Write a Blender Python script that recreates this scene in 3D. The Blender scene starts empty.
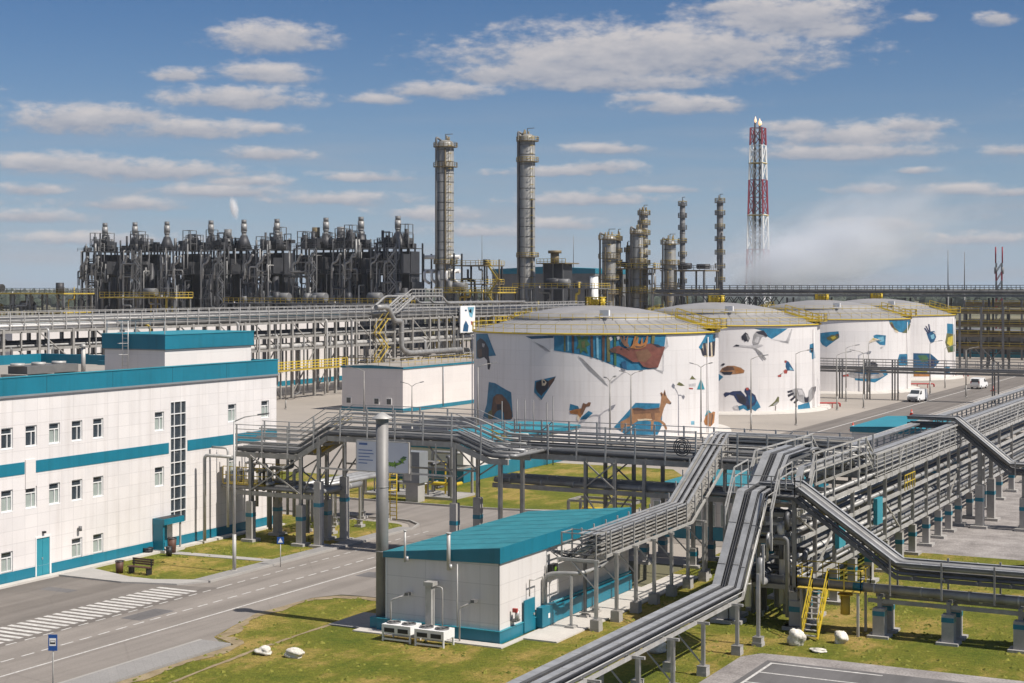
import bpy, bmesh, math, random
from mathutils import Vector, Matrix, Quaternion
from mathutils.geometry import delaunay_2d_cdt
R = math.radians
SC = bpy.context.scene
COL = SC.collection
random.seed(7)

# ------------------------------------------------------------------ camera
# World axes follow the plant grid: +Y runs along the streets, +X across them.
# The camera stands on a roof 18 m up at the origin and looks 27.5 degrees left of +Y.
FPX, CAM_H, HOR = 1583.0, 18.0, 287.0
CA, SA = math.cos(R(27.48)), math.sin(R(27.48))
cam_d = bpy.data.cameras.new('camera')
cam = bpy.data.objects.new('camera', cam_d); COL.objects.link(cam)
cam.location = (0, 0, CAM_H)
cam.rotation_euler = (R(90), 0, R(27.48))
cam_d.sensor_width = 36.0
cam_d.lens = FPX / 1024 * 36
cam_d.shift_y = (HOR - 341.5) / 1024
cam_d.clip_start, cam_d.clip_end = 0.5, 30000
SC.camera = cam

# ------------------------------------------------------------------ exposure, sun, sky
SC.view_settings.view_transform = 'Standard'
SC.view_settings.look = 'None'
SC.view_settings.exposure = 0.2
SC.view_settings.gamma = 1.0
SC.cycles.volume_bounces = 6
SC.cycles.max_bounces = 12
SC.render.resolution_x, SC.render.resolution_y = 1024, 683
SUN_EL = R(50)
SUN_DIR = Vector((0.997 * math.cos(SUN_EL), -0.02 * math.cos(SUN_EL), math.sin(SUN_EL)))
sd = bpy.data.lights.new('sun', 'SUN'); sd.energy = 4.9; sd.angle = R(0.53); sd.color = (1.0, 0.945, 0.87)
sun = bpy.data.objects.new('sun', sd); COL.objects.link(sun)
sun.rotation_euler = SUN_DIR.to_track_quat('Z', 'Y').to_euler()
sun.location = (30, 0, 80)


def build_world():
    w = bpy.data.worlds.new('World'); SC.world = w; w.use_nodes = True
    nt = w.node_tree; N, L = nt.nodes, nt.links
    N.clear()
    out = N.new('ShaderNodeOutputWorld'); bg = N.new('ShaderNodeBackground')
    sky = N.new('ShaderNodeTexSky'); sky.sky_type = 'NISHITA'; sky.sun_disc = False
    sky.sun_elevation = SUN_EL; sky.sun_rotation = math.atan2(SUN_DIR.x, SUN_DIR.y)
    sky.altitude = 0; sky.air_density = 1.0; sky.dust_density = 0.15; sky.ozone_density = 2.2
    tc = N.new('ShaderNodeTexCoord')

    def mth(op, a, b=None, c=None, clamp=False):
        n = N.new('ShaderNodeMath'); n.operation = op; n.use_clamp = clamp
        for i, v in enumerate((a, b, c)):
            if v is None: continue
            if isinstance(v, (int, float)): n.inputs[i].default_value = v
            else: L.new(v, n.inputs[i])
        return n.outputs[0]
    sep = N.new('ShaderNodeSeparateXYZ'); L.new(tc.outputs['Generated'], sep.inputs[0])
    az = mth('ARCTAN2', sep.outputs[0], sep.outputs[1])
    el = mth('ARCSINE', sep.outputs[2])
    # fluffy edges: noise over azimuth and elevation, stretched sideways
    cmb = N.new('ShaderNodeCombineXYZ')
    L.new(mth('MULTIPLY', az, 44.0), cmb.inputs[0]); L.new(mth('MULTIPLY', el, 105.0), cmb.inputs[1])
    nz = N.new('ShaderNodeTexNoise'); nz.inputs['Scale'].default_value = 1.0; nz.inputs['Detail'].default_value = 7.0
    nz.inputs['Roughness'].default_value = 0.62; L.new(cmb.outputs[0], nz.inputs['Vector'])
    cmb2 = N.new('ShaderNodeCombineXYZ')
    L.new(mth('MULTIPLY', az, 120.0), cmb2.inputs[0]); L.new(mth('MULTIPLY', el, 230.0), cmb2.inputs[1])
    nz2 = N.new('ShaderNodeTexNoise'); nz2.inputs['Scale'].default_value = 1.0; nz2.inputs['Detail'].default_value = 5.0
    L.new(cmb2.outputs[0], nz2.inputs['Vector'])
    nse = mth('ADD', mth('MULTIPLY', mth('SUBTRACT', nz.outputs[0], 0.5), 1.9),
              mth('MULTIPLY', mth('SUBTRACT', nz2.outputs[0], 0.5), 0.6))
    # cumulus banks: azimuth, elevation, half width, half height (degrees), strength
    banks = [(-22.8, 8.15, 6.6, 1.15, 1.1), (-25.4, 7.6, 3.4, 0.75, 1.05), (-17.6, 9.5, 3.2, .9, 1.0), (-22.86, 8.42, 5.43, 1.09, 1.00), (-25.56, 7.94, 2.90, 0.72, 0.95), (-19.99, 8.58, 3.26, 0.65, 0.90), (-17.52, 9.36, 2.72, 0.80, 0.90), (-19.28, 9.90, 2.17, 0.43, 0.60),
             (-15.95, 8.97, 1.63, 0.43, 0.70), (-21.06, 6.48, 2.46, 0.40, 0.85), (-22.50, 6.78, 1.45, 0.29, 0.50), (-23.58, 7.29, 4.34, 0.43, 0.75), (-35.99, 8.77, 2.39, 0.72, 0.85),
             (-36.35, 7.54, 1.88, 0.51, 0.85), (-39.32, 7.43, 1.16, 0.33, 0.60), (-37.23, 6.64, 2.75, 0.54, 0.95), (-42.91, 5.74, 2.61, 0.62, 0.90), (-41.39, 5.92, 2.17, 0.51, 0.80),
             (-38.98, 5.55, 2.90, 0.43, 0.75), (-36.17, 5.60, 1.45, 0.29, 0.40), (-36.35, 4.71, 1.81, 0.33, 0.70), (-43.42, 4.24, 3.44, 0.47, 0.85), (-40.36, 4.05, 3.98, 0.47, 0.80),
             (-37.05, 3.74, 1.81, 0.29, 0.60), (-32.79, 3.92, 2.24, 0.29, 0.35), (-30.08, 7.02, 2.24, 0.40, 0.80), (-28.28, 7.59, 1.45, 0.43, 0.85), (-44.41, 3.35, 1.45, 0.29, 0.50),
             (-44.41, 2.42, 1.99, 0.33, 0.70), (-41.05, 2.88, 2.53, 0.33, 0.50), (-37.76, 3.38, 2.53, 0.36, 0.65), (-33.68, 3.13, 3.26, 0.36, 0.40), (-42.41, 1.64, 3.98, 0.33, 0.45),
             (-30.45, 2.60, 2.53, 0.36, 0.40), (-28.64, 1.99, 2.17, 0.33, 0.40), (-32.25, 6.71, 1.81, 0.29, 0.30), (-24.05, 4.94, 1.59, 0.29, 0.70), (-24.19, 4.29, 1.45, 0.33, 0.75),
             (-25.74, 4.15, 2.90, 0.29, 0.35), (-24.66, 3.14, 3.26, 0.43, 0.40), (-25.74, 2.24, 2.17, 0.33, 0.40), (-22.14, 3.49, 2.17, 0.22, 0.30), (-15.43, 5.26, 3.19, 0.58, 0.90),
             (-15.60, 4.74, 3.55, 0.40, 0.85), (-13.37, 5.60, 1.52, 0.36, 0.80), (-17.17, 5.64, 1.45, 0.36, 0.60), (-10.41, 9.19, 0.72, 0.33, 0.70), (-13.03, 9.34, 0.65, 0.25, 0.30),
             (-11.68, 3.37, 1.81, 0.29, 0.55), (-13.20, 4.06, 1.01, 0.18, 0.50), (-10.02, 4.65, 1.23, 0.33, 0.30), (-9.85, 3.24, 1.09, 0.22, 0.50), (-14.74, 3.42, 1.81, 0.29, 0.30),
             (-11.01, 1.63, 2.90, 0.36, 0.35), (-14.39, 2.18, 2.17, 0.36, 0.30), (-50.17, 6.22, 4.34, 0.91, 0.90), (-54.64, 7.90, 5.79, 1.09, 0.90), (-4.60, 6.21, 4.34, 0.91, 0.90),
             (0.42, 7.85, 5.79, 1.27, 0.90), (-51.70, 2.87, 5.79, 0.43, 0.70), (-3.99, 2.55, 5.79, 0.43, 0.60)]
    best = None
    for a0, e0, ra, re, s in banks:
        x = mth('MULTIPLY_ADD', az, 1 / R(ra), -R(a0) / R(ra))
        y = mth('MULTIPLY_ADD', el, 1 / R(re), -R(e0) / R(re))
        yl = mth('MULTIPLY', mth('MINIMUM', y, 0.0), 1.5)              # flatter undersides
        yy = mth('ADD', mth('MAXIMUM', y, 0.0), yl)
        d2 = mth('ADD', mth('MULTIPLY', x, x), mth('MULTIPLY', yy, yy))
        v = mth('MULTIPLY', mth('SUBTRACT', 1.0, mth('SQRT', d2)), 1.0)
        v = mth('ADD', v, (s - 1.0) * 0.35)
        wq = mth('POWER', mth('MAXIMUM', mth('ADD', v, 0.45), 0.0), 3.0)
        if best is None:
            best, sw, sy = v, wq, mth('MULTIPLY', wq, y)
        else:
            sw = mth('ADD', sw, wq); sy = mth('MULTIPLY_ADD', wq, y, sy)
            best = mth('SMOOTH_MAX', best, v, 0.35)
    shade = mth('DIVIDE', sy, mth('MAXIMUM', sw, 1e-4))
    dens = mth('ADD', mth('ADD', mth('MAXIMUM', best, -1.2), 0.31), nse)
    mr = N.new('ShaderNodeMapRange'); mr.interpolation_type = 'SMOOTHSTEP'
    mr.inputs['From Min'].default_value = 0.0; mr.inputs['From Max'].default_value = 0.85
    mr.inputs['To Max'].default_value = 0.9
    L.new(dens, mr.inputs['Value'])
    # thin stratus veil towards the horizon, broken into streaks
    cmb3 = N.new('ShaderNodeCombineXYZ')
    L.new(mth('MULTIPLY', az, 9.0), cmb3.inputs[0]); L.new(mth('MULTIPLY', el, 75.0), cmb3.inputs[1])
    nz3 = N.new('ShaderNodeTexNoise'); nz3.inputs['Scale'].default_value = 1.0; nz3.inputs['Detail'].default_value = 6.0
    L.new(cmb3.outputs[0], nz3.inputs['Vector'])
    low = N.new('ShaderNodeMapRange'); low.inputs['From Min'].default_value = R(7.0); low.inputs['From Max'].default_value = R(0.2)
    L.new(el, low.inputs['Value'])
    veil = N.new('ShaderNodeMapRange'); veil.interpolation_type = 'SMOOTHSTEP'
    veil.inputs['From Min'].default_value = 0.34; veil.inputs['From Max'].default_value = 0.75; veil.inputs['To Max'].default_value = 0.85
    L.new(nz3.outputs[0], veil.inputs['Value'])
    veilf = mth('MULTIPLY', veil.outputs[0], low.outputs[0])
    # cloud tone: sunlit crowns, greyer undersides, uneven inside
    tone = N.new('ShaderNodeMapRange'); tone.inputs['From Min'].default_value = -0.7; tone.inputs['From Max'].default_value = 0.7
    L.new(mth('ADD', shade, mth('MULTIPLY', nse, 0.9)), tone.inputs['Value'])
    cr = N.new('ShaderNodeMixRGB'); cr.inputs[1].default_value = (4.0, 4.5, 5.7, 1); cr.inputs[2].default_value = (9.0, 8.5, 8.45, 1)
    L.new(tone.outputs[0], cr.inputs[0])
    tint = N.new('ShaderNodeMixRGB'); tint.blend_type = 'MULTIPLY'; tint.inputs[0].default_value = 1.0
    tint.inputs[2].default_value = (0.46, 0.68, 0.97, 1); L.new(sky.outputs[0], tint.inputs[1])
    air = N.new('ShaderNodeMapRange'); air.inputs['From Min'].default_value = R(11.0); air.inputs['From Max'].default_value = R(-0.5); air.inputs['To Max'].default_value = 0.9
    L.new(el, air.inputs['Value'])
    hzc = N.new('ShaderNodeMixRGB'); L.new(mth('POWER', air.outputs[0], 1.7), hzc.inputs[0]); L.new(tint.outputs[0], hzc.inputs[1]); hzc.inputs[2].default_value = (5.3, 6.8, 8.9, 1)
    m1 = N.new('ShaderNodeMixRGB'); L.new(veilf, m1.inputs[0]); L.new(hzc.outputs[0], m1.inputs[1]); m1.inputs[2].default_value = (5.2, 5.6, 6.5, 1)
    m2 = N.new('ShaderNodeMixRGB'); L.new(mr.outputs[0], m2.inputs[0]); L.new(m1.outputs[0], m2.inputs[1]); L.new(cr.outputs[0], m2.inputs[2])
    # scattered bright cloud added overhead, out of view, to fill the shadows
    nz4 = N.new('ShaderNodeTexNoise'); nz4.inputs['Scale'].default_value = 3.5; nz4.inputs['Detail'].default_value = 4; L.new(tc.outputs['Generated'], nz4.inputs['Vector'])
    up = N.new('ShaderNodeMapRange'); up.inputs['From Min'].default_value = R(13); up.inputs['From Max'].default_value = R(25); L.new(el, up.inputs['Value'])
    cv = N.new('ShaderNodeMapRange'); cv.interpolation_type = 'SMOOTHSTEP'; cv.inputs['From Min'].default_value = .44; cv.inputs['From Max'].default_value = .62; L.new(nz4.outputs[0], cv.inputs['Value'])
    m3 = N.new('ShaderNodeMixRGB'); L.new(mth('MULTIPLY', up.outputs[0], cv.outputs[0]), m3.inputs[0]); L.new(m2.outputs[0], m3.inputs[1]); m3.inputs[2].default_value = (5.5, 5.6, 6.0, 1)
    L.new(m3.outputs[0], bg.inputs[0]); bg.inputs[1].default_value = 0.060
    L.new(bg.outputs[0], out.inputs[0])
    w.cycles.sampling_method = 'MANUAL'; w.cycles.sample_map_resolution = 512


build_world()


# ------------------------------------------------------------------ helpers
def on_x(px, py, t):
    k = (px - 512) / FPX; d = t / (CA * k - SA)
    return d * (SA * k + CA), CAM_H - (py - HOR) * d / FPX


def on_y(px, py, s):
    k = (px - 512) / FPX; d = s / (SA * k + CA)
    return d * (CA * k - SA), CAM_H - (py - HOR) * d / FPX


def gr(px, py, z=0.0):
    d = (CAM_H - z) * FPX / (py - HOR); x = (px - 512) / FPX * d
    return CA * x - SA * d, SA * x + CA * d


def at(px, d):
    x = (px - 512) / FPX * d
    return CA * x - SA * d, SA * x + CA * d


def hz(py, d): return CAM_H - (py - HOR) * d / FPX


MATS = {}


def mat(key, rgb, rough=.6, metal=0.0, var=.14, scale=.6, bump=0.0, bscale=8.0, rgb2=None, panel=None, streak=0.0, spec=0.5, fine=0.0):
    m = bpy.data.materials.new(key); m.use_nodes = True
    nt = m.node_tree; N, L = nt.nodes, nt.links
    b = N['Principled BSDF']
    b.inputs['Roughness'].default_value = rough; b.inputs['Metallic'].default_value = metal
    b.inputs['Specular IOR Level'].default_value = spec
    geo = N.new('ShaderNodeNewGeometry')
    nz = N.new('ShaderNodeTexNoise'); nz.inputs['Scale'].default_value = scale; nz.inputs['Detail'].default_value = 6
    nz.inputs['Roughness'].default_value = .65
    L.new(geo.outputs['Position'], nz.inputs['Vector'])
    cr = N.new('ShaderNodeValToRGB')
    lo = rgb; hi = rgb2 or rgb
    f0, f1 = 1 - var, 1 + var
    cr.color_ramp.elements[0].position = .3; cr.color_ramp.elements[1].position = .7
    cr.color_ramp.elements[0].color = (lo[0] * f0, lo[1] * f0, lo[2] * f0, 1)
    cr.color_ramp.elements[1].color = (min(1, hi[0] * f1), min(1, hi[1] * f1), min(1, hi[2] * f1), 1)
    L.new(nz.outputs[0], cr.inputs[0])
    col = cr.outputs[0]

    def mult(colr, fac, amount, c):
        mx = N.new('ShaderNodeMixRGB'); mx.blend_type = 'MULTIPLY'
        mp = N.new('ShaderNodeMath'); mp.operation = 'MULTIPLY'; mp.inputs[1].default_value = amount; L.new(fac, mp.inputs[0])
        L.new(mp.outputs[0], mx.inputs[0]); L.new(colr, mx.inputs[1]); mx.inputs[2].default_value = c
        return mx.outputs[0]
    if streak:
        mp = N.new('ShaderNodeMapping'); mp.inputs['Scale'].default_value = (2.2, 2.2, .12)
        L.new(geo.outputs['Position'], mp.inputs['Vector'])
        n2 = N.new('ShaderNodeTexNoise'); n2.inputs['Scale'].default_value = 1.0; n2.inputs['Detail'].default_value = 5
        L.new(mp.outputs[0], n2.inputs['Vector'])
        r2 = N.new('ShaderNodeMapRange'); r2.inputs['From Min'].default_value = .5; r2.inputs['From Max'].default_value = .8
        L.new(n2.outputs[0], r2.inputs['Value'])
        col = mult(col, r2.outputs[0], streak, (.55, .5, .45, 1))
    if 'asphalt' in key:                    # wheel tracks and patches worn along the lanes
        mp = N.new('ShaderNodeMapping'); mp.inputs['Scale'].default_value = (.95, .035, 1); L.new(geo.outputs['Position'], mp.inputs['Vector'])
        n4 = N.new('ShaderNodeTexNoise'); n4.inputs['Scale'].default_value = 1.0; n4.inputs['Detail'].default_value = 4; L.new(mp.outputs[0], n4.inputs['Vector'])
        r4 = N.new('ShaderNodeMapRange'); r4.inputs['From Min'].default_value = .42; r4.inputs['From Max'].default_value = .66; L.new(n4.outputs[0], r4.inputs['Value'])
        col = mult(col, r4.outputs[0], .7, (.66, .65, .64, 1))
        vo = N.new('ShaderNodeTexVoronoi'); vo.feature = 'DISTANCE_TO_EDGE'; vo.inputs['Scale'].default_value = .22; vo.inputs['Randomness'].default_value = 1; L.new(geo.outputs['Position'], vo.inputs['Vector'])
        r5 = N.new('ShaderNodeMapRange'); r5.inputs['From Min'].default_value = .012; r5.inputs['From Max'].default_value = .002; L.new(vo.outputs['Distance'], r5.inputs['Value'])
        col = mult(col, r5.outputs[0], .16, (.4, .4, .4, 1))
    if fine:
        n3 = N.new('ShaderNodeTexNoise'); n3.inputs['Scale'].default_value = 9.0; n3.inputs['Detail'].default_value = 4
        L.new(geo.outputs['Position'], n3.inputs['Vector'])
        r3 = N.new('ShaderNodeMapRange'); r3.inputs['From Min'].default_value = .4; r3.inputs['From Max'].default_value = .7
        L.new(n3.outputs[0], r3.inputs['Value'])
        col = mult(col, r3.outputs[0], fine, (.45, .45, .45, 1))
    if panel:
        pw, ph, pd = panel
        sep = N.new('ShaderNodeSeparateXYZ'); L.new(geo.outputs['Position'], sep.inputs[0])
        ad = N.new('ShaderNodeMath'); ad.operation = 'ADD'; L.new(sep.outputs[0], ad.inputs[0]); L.new(sep.outputs[1], ad.inputs[1])
        cb = N.new('ShaderNodeCombineXYZ'); L.new(ad.outputs[0], cb.inputs[0]); L.new(sep.outputs[2], cb.inputs[1])
        br = N.new('ShaderNodeTexBrick'); br.offset = 0.0; br.inputs['Scale'].default_value = 1.0
        br.inputs['Brick Width'].default_value = pw; br.inputs['Row Height'].default_value = ph
        br.inputs['Mortar Size'].default_value = .022; br.inputs['Mortar Smooth'].default_value = .1
        br.inputs['Color1'].default_value = (1, 1, 1, 1); br.inputs['Color2'].default_value = (.94, .945, .95, 1)
        br.inputs['Mortar'].default_value = (pd, pd, pd, 1)
        L.new(cb.outputs[0], br.inputs['Vector'])
        mx = N.new('ShaderNodeMixRGB'); mx.blend_type = 'MULTIPLY'; mx.inputs[0].default_value = 1
        L.new(col, mx.inputs[1]); L.new(br.outputs[0], mx.inputs[2]); col = mx.outputs[0]
    L.new(col, b.inputs['Base Color'])
    if bump:
        nb = N.new('ShaderNodeTexNoise'); nb.inputs['Scale'].default_value = bscale; nb.inputs['Detail'].default_value = 5
        L.new(geo.outputs['Position'], nb.inputs['Vector'])
        bp = N.new('ShaderNodeBump'); bp.inputs['Strength'].default_value = bump; bp.inputs['Distance'].default_value = .05
        L.new(nb.outputs[0], bp.inputs['Height']); L.new(bp.outputs[0], b.inputs['Normal'])
    MATS[key] = m
    return m


mat('white_panel', (.735, .69, .665), .45, var=.06, scale=.25, panel=(1.05, .8, .84), streak=.3)
mat('white_sheet', (.73, .68, .645), .5, var=.03, scale=.2, panel=(6.0, 1.2, .9), streak=.12)
mat('gas_wall', (.70, .66, .635), .5, var=.03, scale=.3, panel=(3.2, .98, .82), streak=.3)
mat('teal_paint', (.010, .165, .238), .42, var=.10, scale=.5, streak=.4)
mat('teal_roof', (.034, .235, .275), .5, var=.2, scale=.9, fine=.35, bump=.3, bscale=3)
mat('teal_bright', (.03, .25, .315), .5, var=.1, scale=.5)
mat('grey_flash', (.22, .23, .24), .5, var=.08)
mat('gravel_roof', (.34, .31, .27), .95, var=.12, scale=.5, fine=.3)
mat('steel', (.31, .295, .27), .6, .15, var=.24, scale=1.2, streak=.45)
mat('galv', (.45, .435, .41), .55, .25, var=.2, scale=1.6, streak=.5)
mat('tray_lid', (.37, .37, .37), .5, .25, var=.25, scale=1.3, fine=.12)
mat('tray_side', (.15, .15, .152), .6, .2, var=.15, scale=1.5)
mat('pipe_silver', (.42, .415, .41), .45, .35, var=.2, scale=.9, streak=.5, bump=.25, bscale=2.5)
mat('pipe_grey', (.29, .285, .275), .5, .25, var=.25, scale=.9, streak=.5, bump=.25, bscale=2.5)
mat('pipe_dark', (.12, .12, .125), .5, .3, var=.25, scale=1.0)
mat('pipe_pale', (.70, .68, .65), .45, .1, var=.08, scale=.9)
mat('cable', (.045, .045, .05), .6, 0, var=.3, scale=3)
mat('dark_steel', (.05, .05, .054), .55, .3, var=.3, scale=.35)
mat('mid_steel', (.17, .168, .165), .6, .2, var=.3, scale=.3)
mat('rust_steel', (.20, .155, .085), .65, .2, var=.35, scale=.4)
mat('concrete', (.38, .36, .335), .85, var=.10, scale=.9, fine=.2, bump=.1)
mat('concrete_pale', (.56, .52, .47), .85, var=.08, scale=.6, fine=.2)
mat('yellow', (.60, .43, .03), .5, var=.14, scale=.8)
mat('yellow_dull', (.48, .345, .05), .6, var=.25, scale=.5)
mat('tank_white', (.72, .685, .665), .42, var=.04, scale=.12, panel=(7.5, 1.75, .86), streak=.32)
mat('tank_roof', (.30, .29, .285), .6, .1, var=.13, scale=.35, streak=.1, fine=.1)
mat('column_metal', (.33, .32, .295), .5, .3, var=.2, scale=.35, panel=(30, 2.2, .7))
mat('white_paint', (.78, .77, .75), .5, var=.05)
mat('red_paint', (.36, .03, .025), .5, var=.12)
mat('flare_red', (.26, .022, .04), .55, var=.1)
mat('asphalt', (.262, .232, .205), .92, var=.11, scale=.22, fine=.22, bump=.2, bscale=14)
mat('asphalt_dark', (.19, .168, .149), .92, var=.13, scale=.25, fine=.22, bump=.2, bscale=14)
mat('asphalt_lot', (.150, .142, .14), .92, var=.10, scale=.3, fine=.25)
mat('yard_concrete', (.35, .31, .268), .92, var=.12, scale=.06, fine=.2)
mat('paving', (.29, .275, .26), .9, var=.08, scale=.7, panel=(.6, 50, .9), fine=.25)
mat('kerb', (.34, .32, .295), .85, var=.1)
mat('road_paint', (.60, .575, .54), .7, var=.28, scale=2.5, fine=.55)
mat('dirt', (.25, .185, .10), .95, var=.25, scale=1.2, rgb2=(.30, .235, .14), fine=.3, bump=.3)
mat('gravel', (.28, .25, .235), .95, var=.26, scale=.5, rgb2=(.35, .32, .30), fine=.7, bump=1.0, bscale=5)
mat('far_plain', (.075, .085, .035), .95, var=.4, scale=.01, rgb2=(.17, .15, .09))
mat('forest', (.030, .042, .026), .9, var=.4, scale=.03)
mat('foliage', (.055, .075, .022), .8, var=.4, scale=1.5)
mat('wood_brown', (.10, .045, .03), .6, var=.2, scale=3)
mat('black', (.022, .022, .025), .5, var=.2)
mat('glass_dark', (.035, .045, .055), .12, 0, var=.3, scale=.9, spec=.9)
mat('glass_blind', (.33, .37, .34), .25, 0, var=.12, scale=1.2, spec=.7)
mat('pvc', (.74, .73, .71), .4, var=.03)
mat('sign_blue', (.012, .075, .28), .4, var=.06)
mat('boulder', (.56, .50, .40), .85, var=.34, scale=2.2, bump=.8, bscale=6, rgb2=(.70, .67, .60), fine=.2)
mat('vehicle_white', (.76, .76, .75), .25, var=.02)
mat('tyre', (.02, .02, .02), .8, var=.2)
mat('orange_cone', (.50, .045, .02), .5, var=.1)
mat('poster', (.56, .58, .63), .4, var=.05)
mat('leaf_green', (.16, .30, .03), .5, var=.2)
mat('text_blue', (.07, .14, .33), .5, var=.1)
mat('ladder_steel', (.55, .54, .52), .5, .4, var=.1)
for k, c in dict(m_blue=(.018, .155, .27), m_deep=(.012, .075, .16), m_brown=(.095, .05, .034), m_rust=(.18, .09, .05), m_tan=(.30, .155, .075), m_orange=(.34, .14, .04),
                 m_dark=(.022, .022, .034), m_navy=(.018, .03, .085), m_grey=(.30, .29, .29), m_lgrey=(.46, .44, .44), m_green=(.05, .12, .05), m_moose=(.17, .058, .042),
                 m_cream=(.60, .50, .36), m_red=(.34, .06, .045), m_yellow=(.50, .40, .05), m_olive=(.12, .12, .045), m_cyan=(.16, .36, .46), m_teal=(.03, .24, .30)).items():
    mat(k, c, .5, var=.34, scale=1.1, fine=.2)


def grass_mat():
    m = bpy.data.materials.new('grass'); m.use_nodes = True
    nt = m.node_tree; N, L = nt.nodes, nt.links; b = N['Principled BSDF']
    b.inputs['Roughness'].default_value = .95; b.inputs['Specular IOR Level'].default_value = .15
    geo = N.new('ShaderNodeNewGeometry')

    def noise(scale, det, mscale):
        mp = N.new('ShaderNodeMapping'); mp.inputs['Scale'].default_value = mscale; L.new(geo.outputs['Position'], mp.inputs[0])
        n = N.new('ShaderNodeTexNoise'); n.inputs['Scale'].default_value = scale; n.inputs['Detail'].default_value = det
        n.inputs['Roughness'].default_value = .68; L.new(mp.outputs[0], n.inputs['Vector']); return n.outputs[0]
    a = noise(.16, 7, (1, 1, 1)); st = noise(.55, 6, (1, .28, 1)); f = noise(3.2, 8, (1, 1, 1))
    ad = N.new('ShaderNodeMath'); ad.operation = 'MULTIPLY_ADD'; L.new(a, ad.inputs[0]); ad.inputs[1].default_value = .75
    s2 = N.new('ShaderNodeMath'); s2.operation = 'MULTIPLY'; L.new(st, s2.inputs[0]); s2.inputs[1].default_value = .45; L.new(s2.outputs[0], ad.inputs[2])
    cr = N.new('ShaderNodeValToRGB'); e = cr.color_ramp.elements
    e[0].position = .45; e[0].color = (.140, .182, .026, 1)
    e[1].position = .765; e[1].color = (.55, .38, .155, 1)
    x = e.new(.59); x.color = (.235, .240, .040, 1)
    x = e.new(.665); x.color = (.43, .33, .098, 1)
    L.new(ad.outputs[0], cr.inputs[0])
    mx = N.new('ShaderNodeMixRGB'); mx.blend_type = 'MULTIPLY'; mx.inputs[0].default_value = .7
    r3 = N.new('ShaderNodeValToRGB'); r3.color_ramp.elements[0].position = .32; r3.color_ramp.elements[1].position = .66
    r3.color_ramp.elements[0].color = (.45, .46, .42, 1); r3.color_ramp.elements[1].color = (1.15, 1.12, 1.05, 1)
    g2 = noise(11.0, 6, (1, 1, 1)); r6 = N.new('ShaderNodeValToRGB'); r6.color_ramp.elements[0].position = .36; r6.color_ramp.elements[1].position = .62
    r6.color_ramp.elements[0].color = (.52, .56, .50, 1); r6.color_ramp.elements[1].color = (1.18, 1.14, 1.05, 1); L.new(g2, r6.inputs[0])
    mx2 = N.new('ShaderNodeMixRGB'); mx2.blend_type = 'MULTIPLY'; mx2.inputs[0].default_value = .8; L.new(cr.outputs[0], mx2.inputs[1]); L.new(r6.outputs[0], mx2.inputs[2])
    L.new(f, r3.inputs[0]); L.new(mx2.outputs[0], mx.inputs[1]); L.new(r3.outputs[0], mx.inputs[2]); L.new(mx.outputs[0], b.inputs['Base Color'])
    bp = N.new('ShaderNodeBump'); bp.inputs['Strength'].default_value = 1.0; bp.inputs['Distance'].default_value = .16
    L.new(noise(9, 6, (1, 1, 1)), bp.inputs['Height']); L.new(bp.outputs[0], b.inputs['Normal'])
    MATS['grass'] = m


grass_mat()


def fillet(pts, r, n=3):
    pts = [Vector(p) for p in pts]; out = [pts[0]]
    for a, p, b in zip(pts, pts[1:], pts[2:]):
        d1, d2 = (a - p), (b - p)
        q = min(r, d1.length * .45, d2.length * .45)
        p1, p2 = p + d1.normalized() * q, p + d2.normalized() * q
        for i in range(n + 1):
            u = i / n; out.append(p1.lerp(p, u).lerp(p.lerp(p2, u), u))
    out.append(pts[-1]); return out


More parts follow.
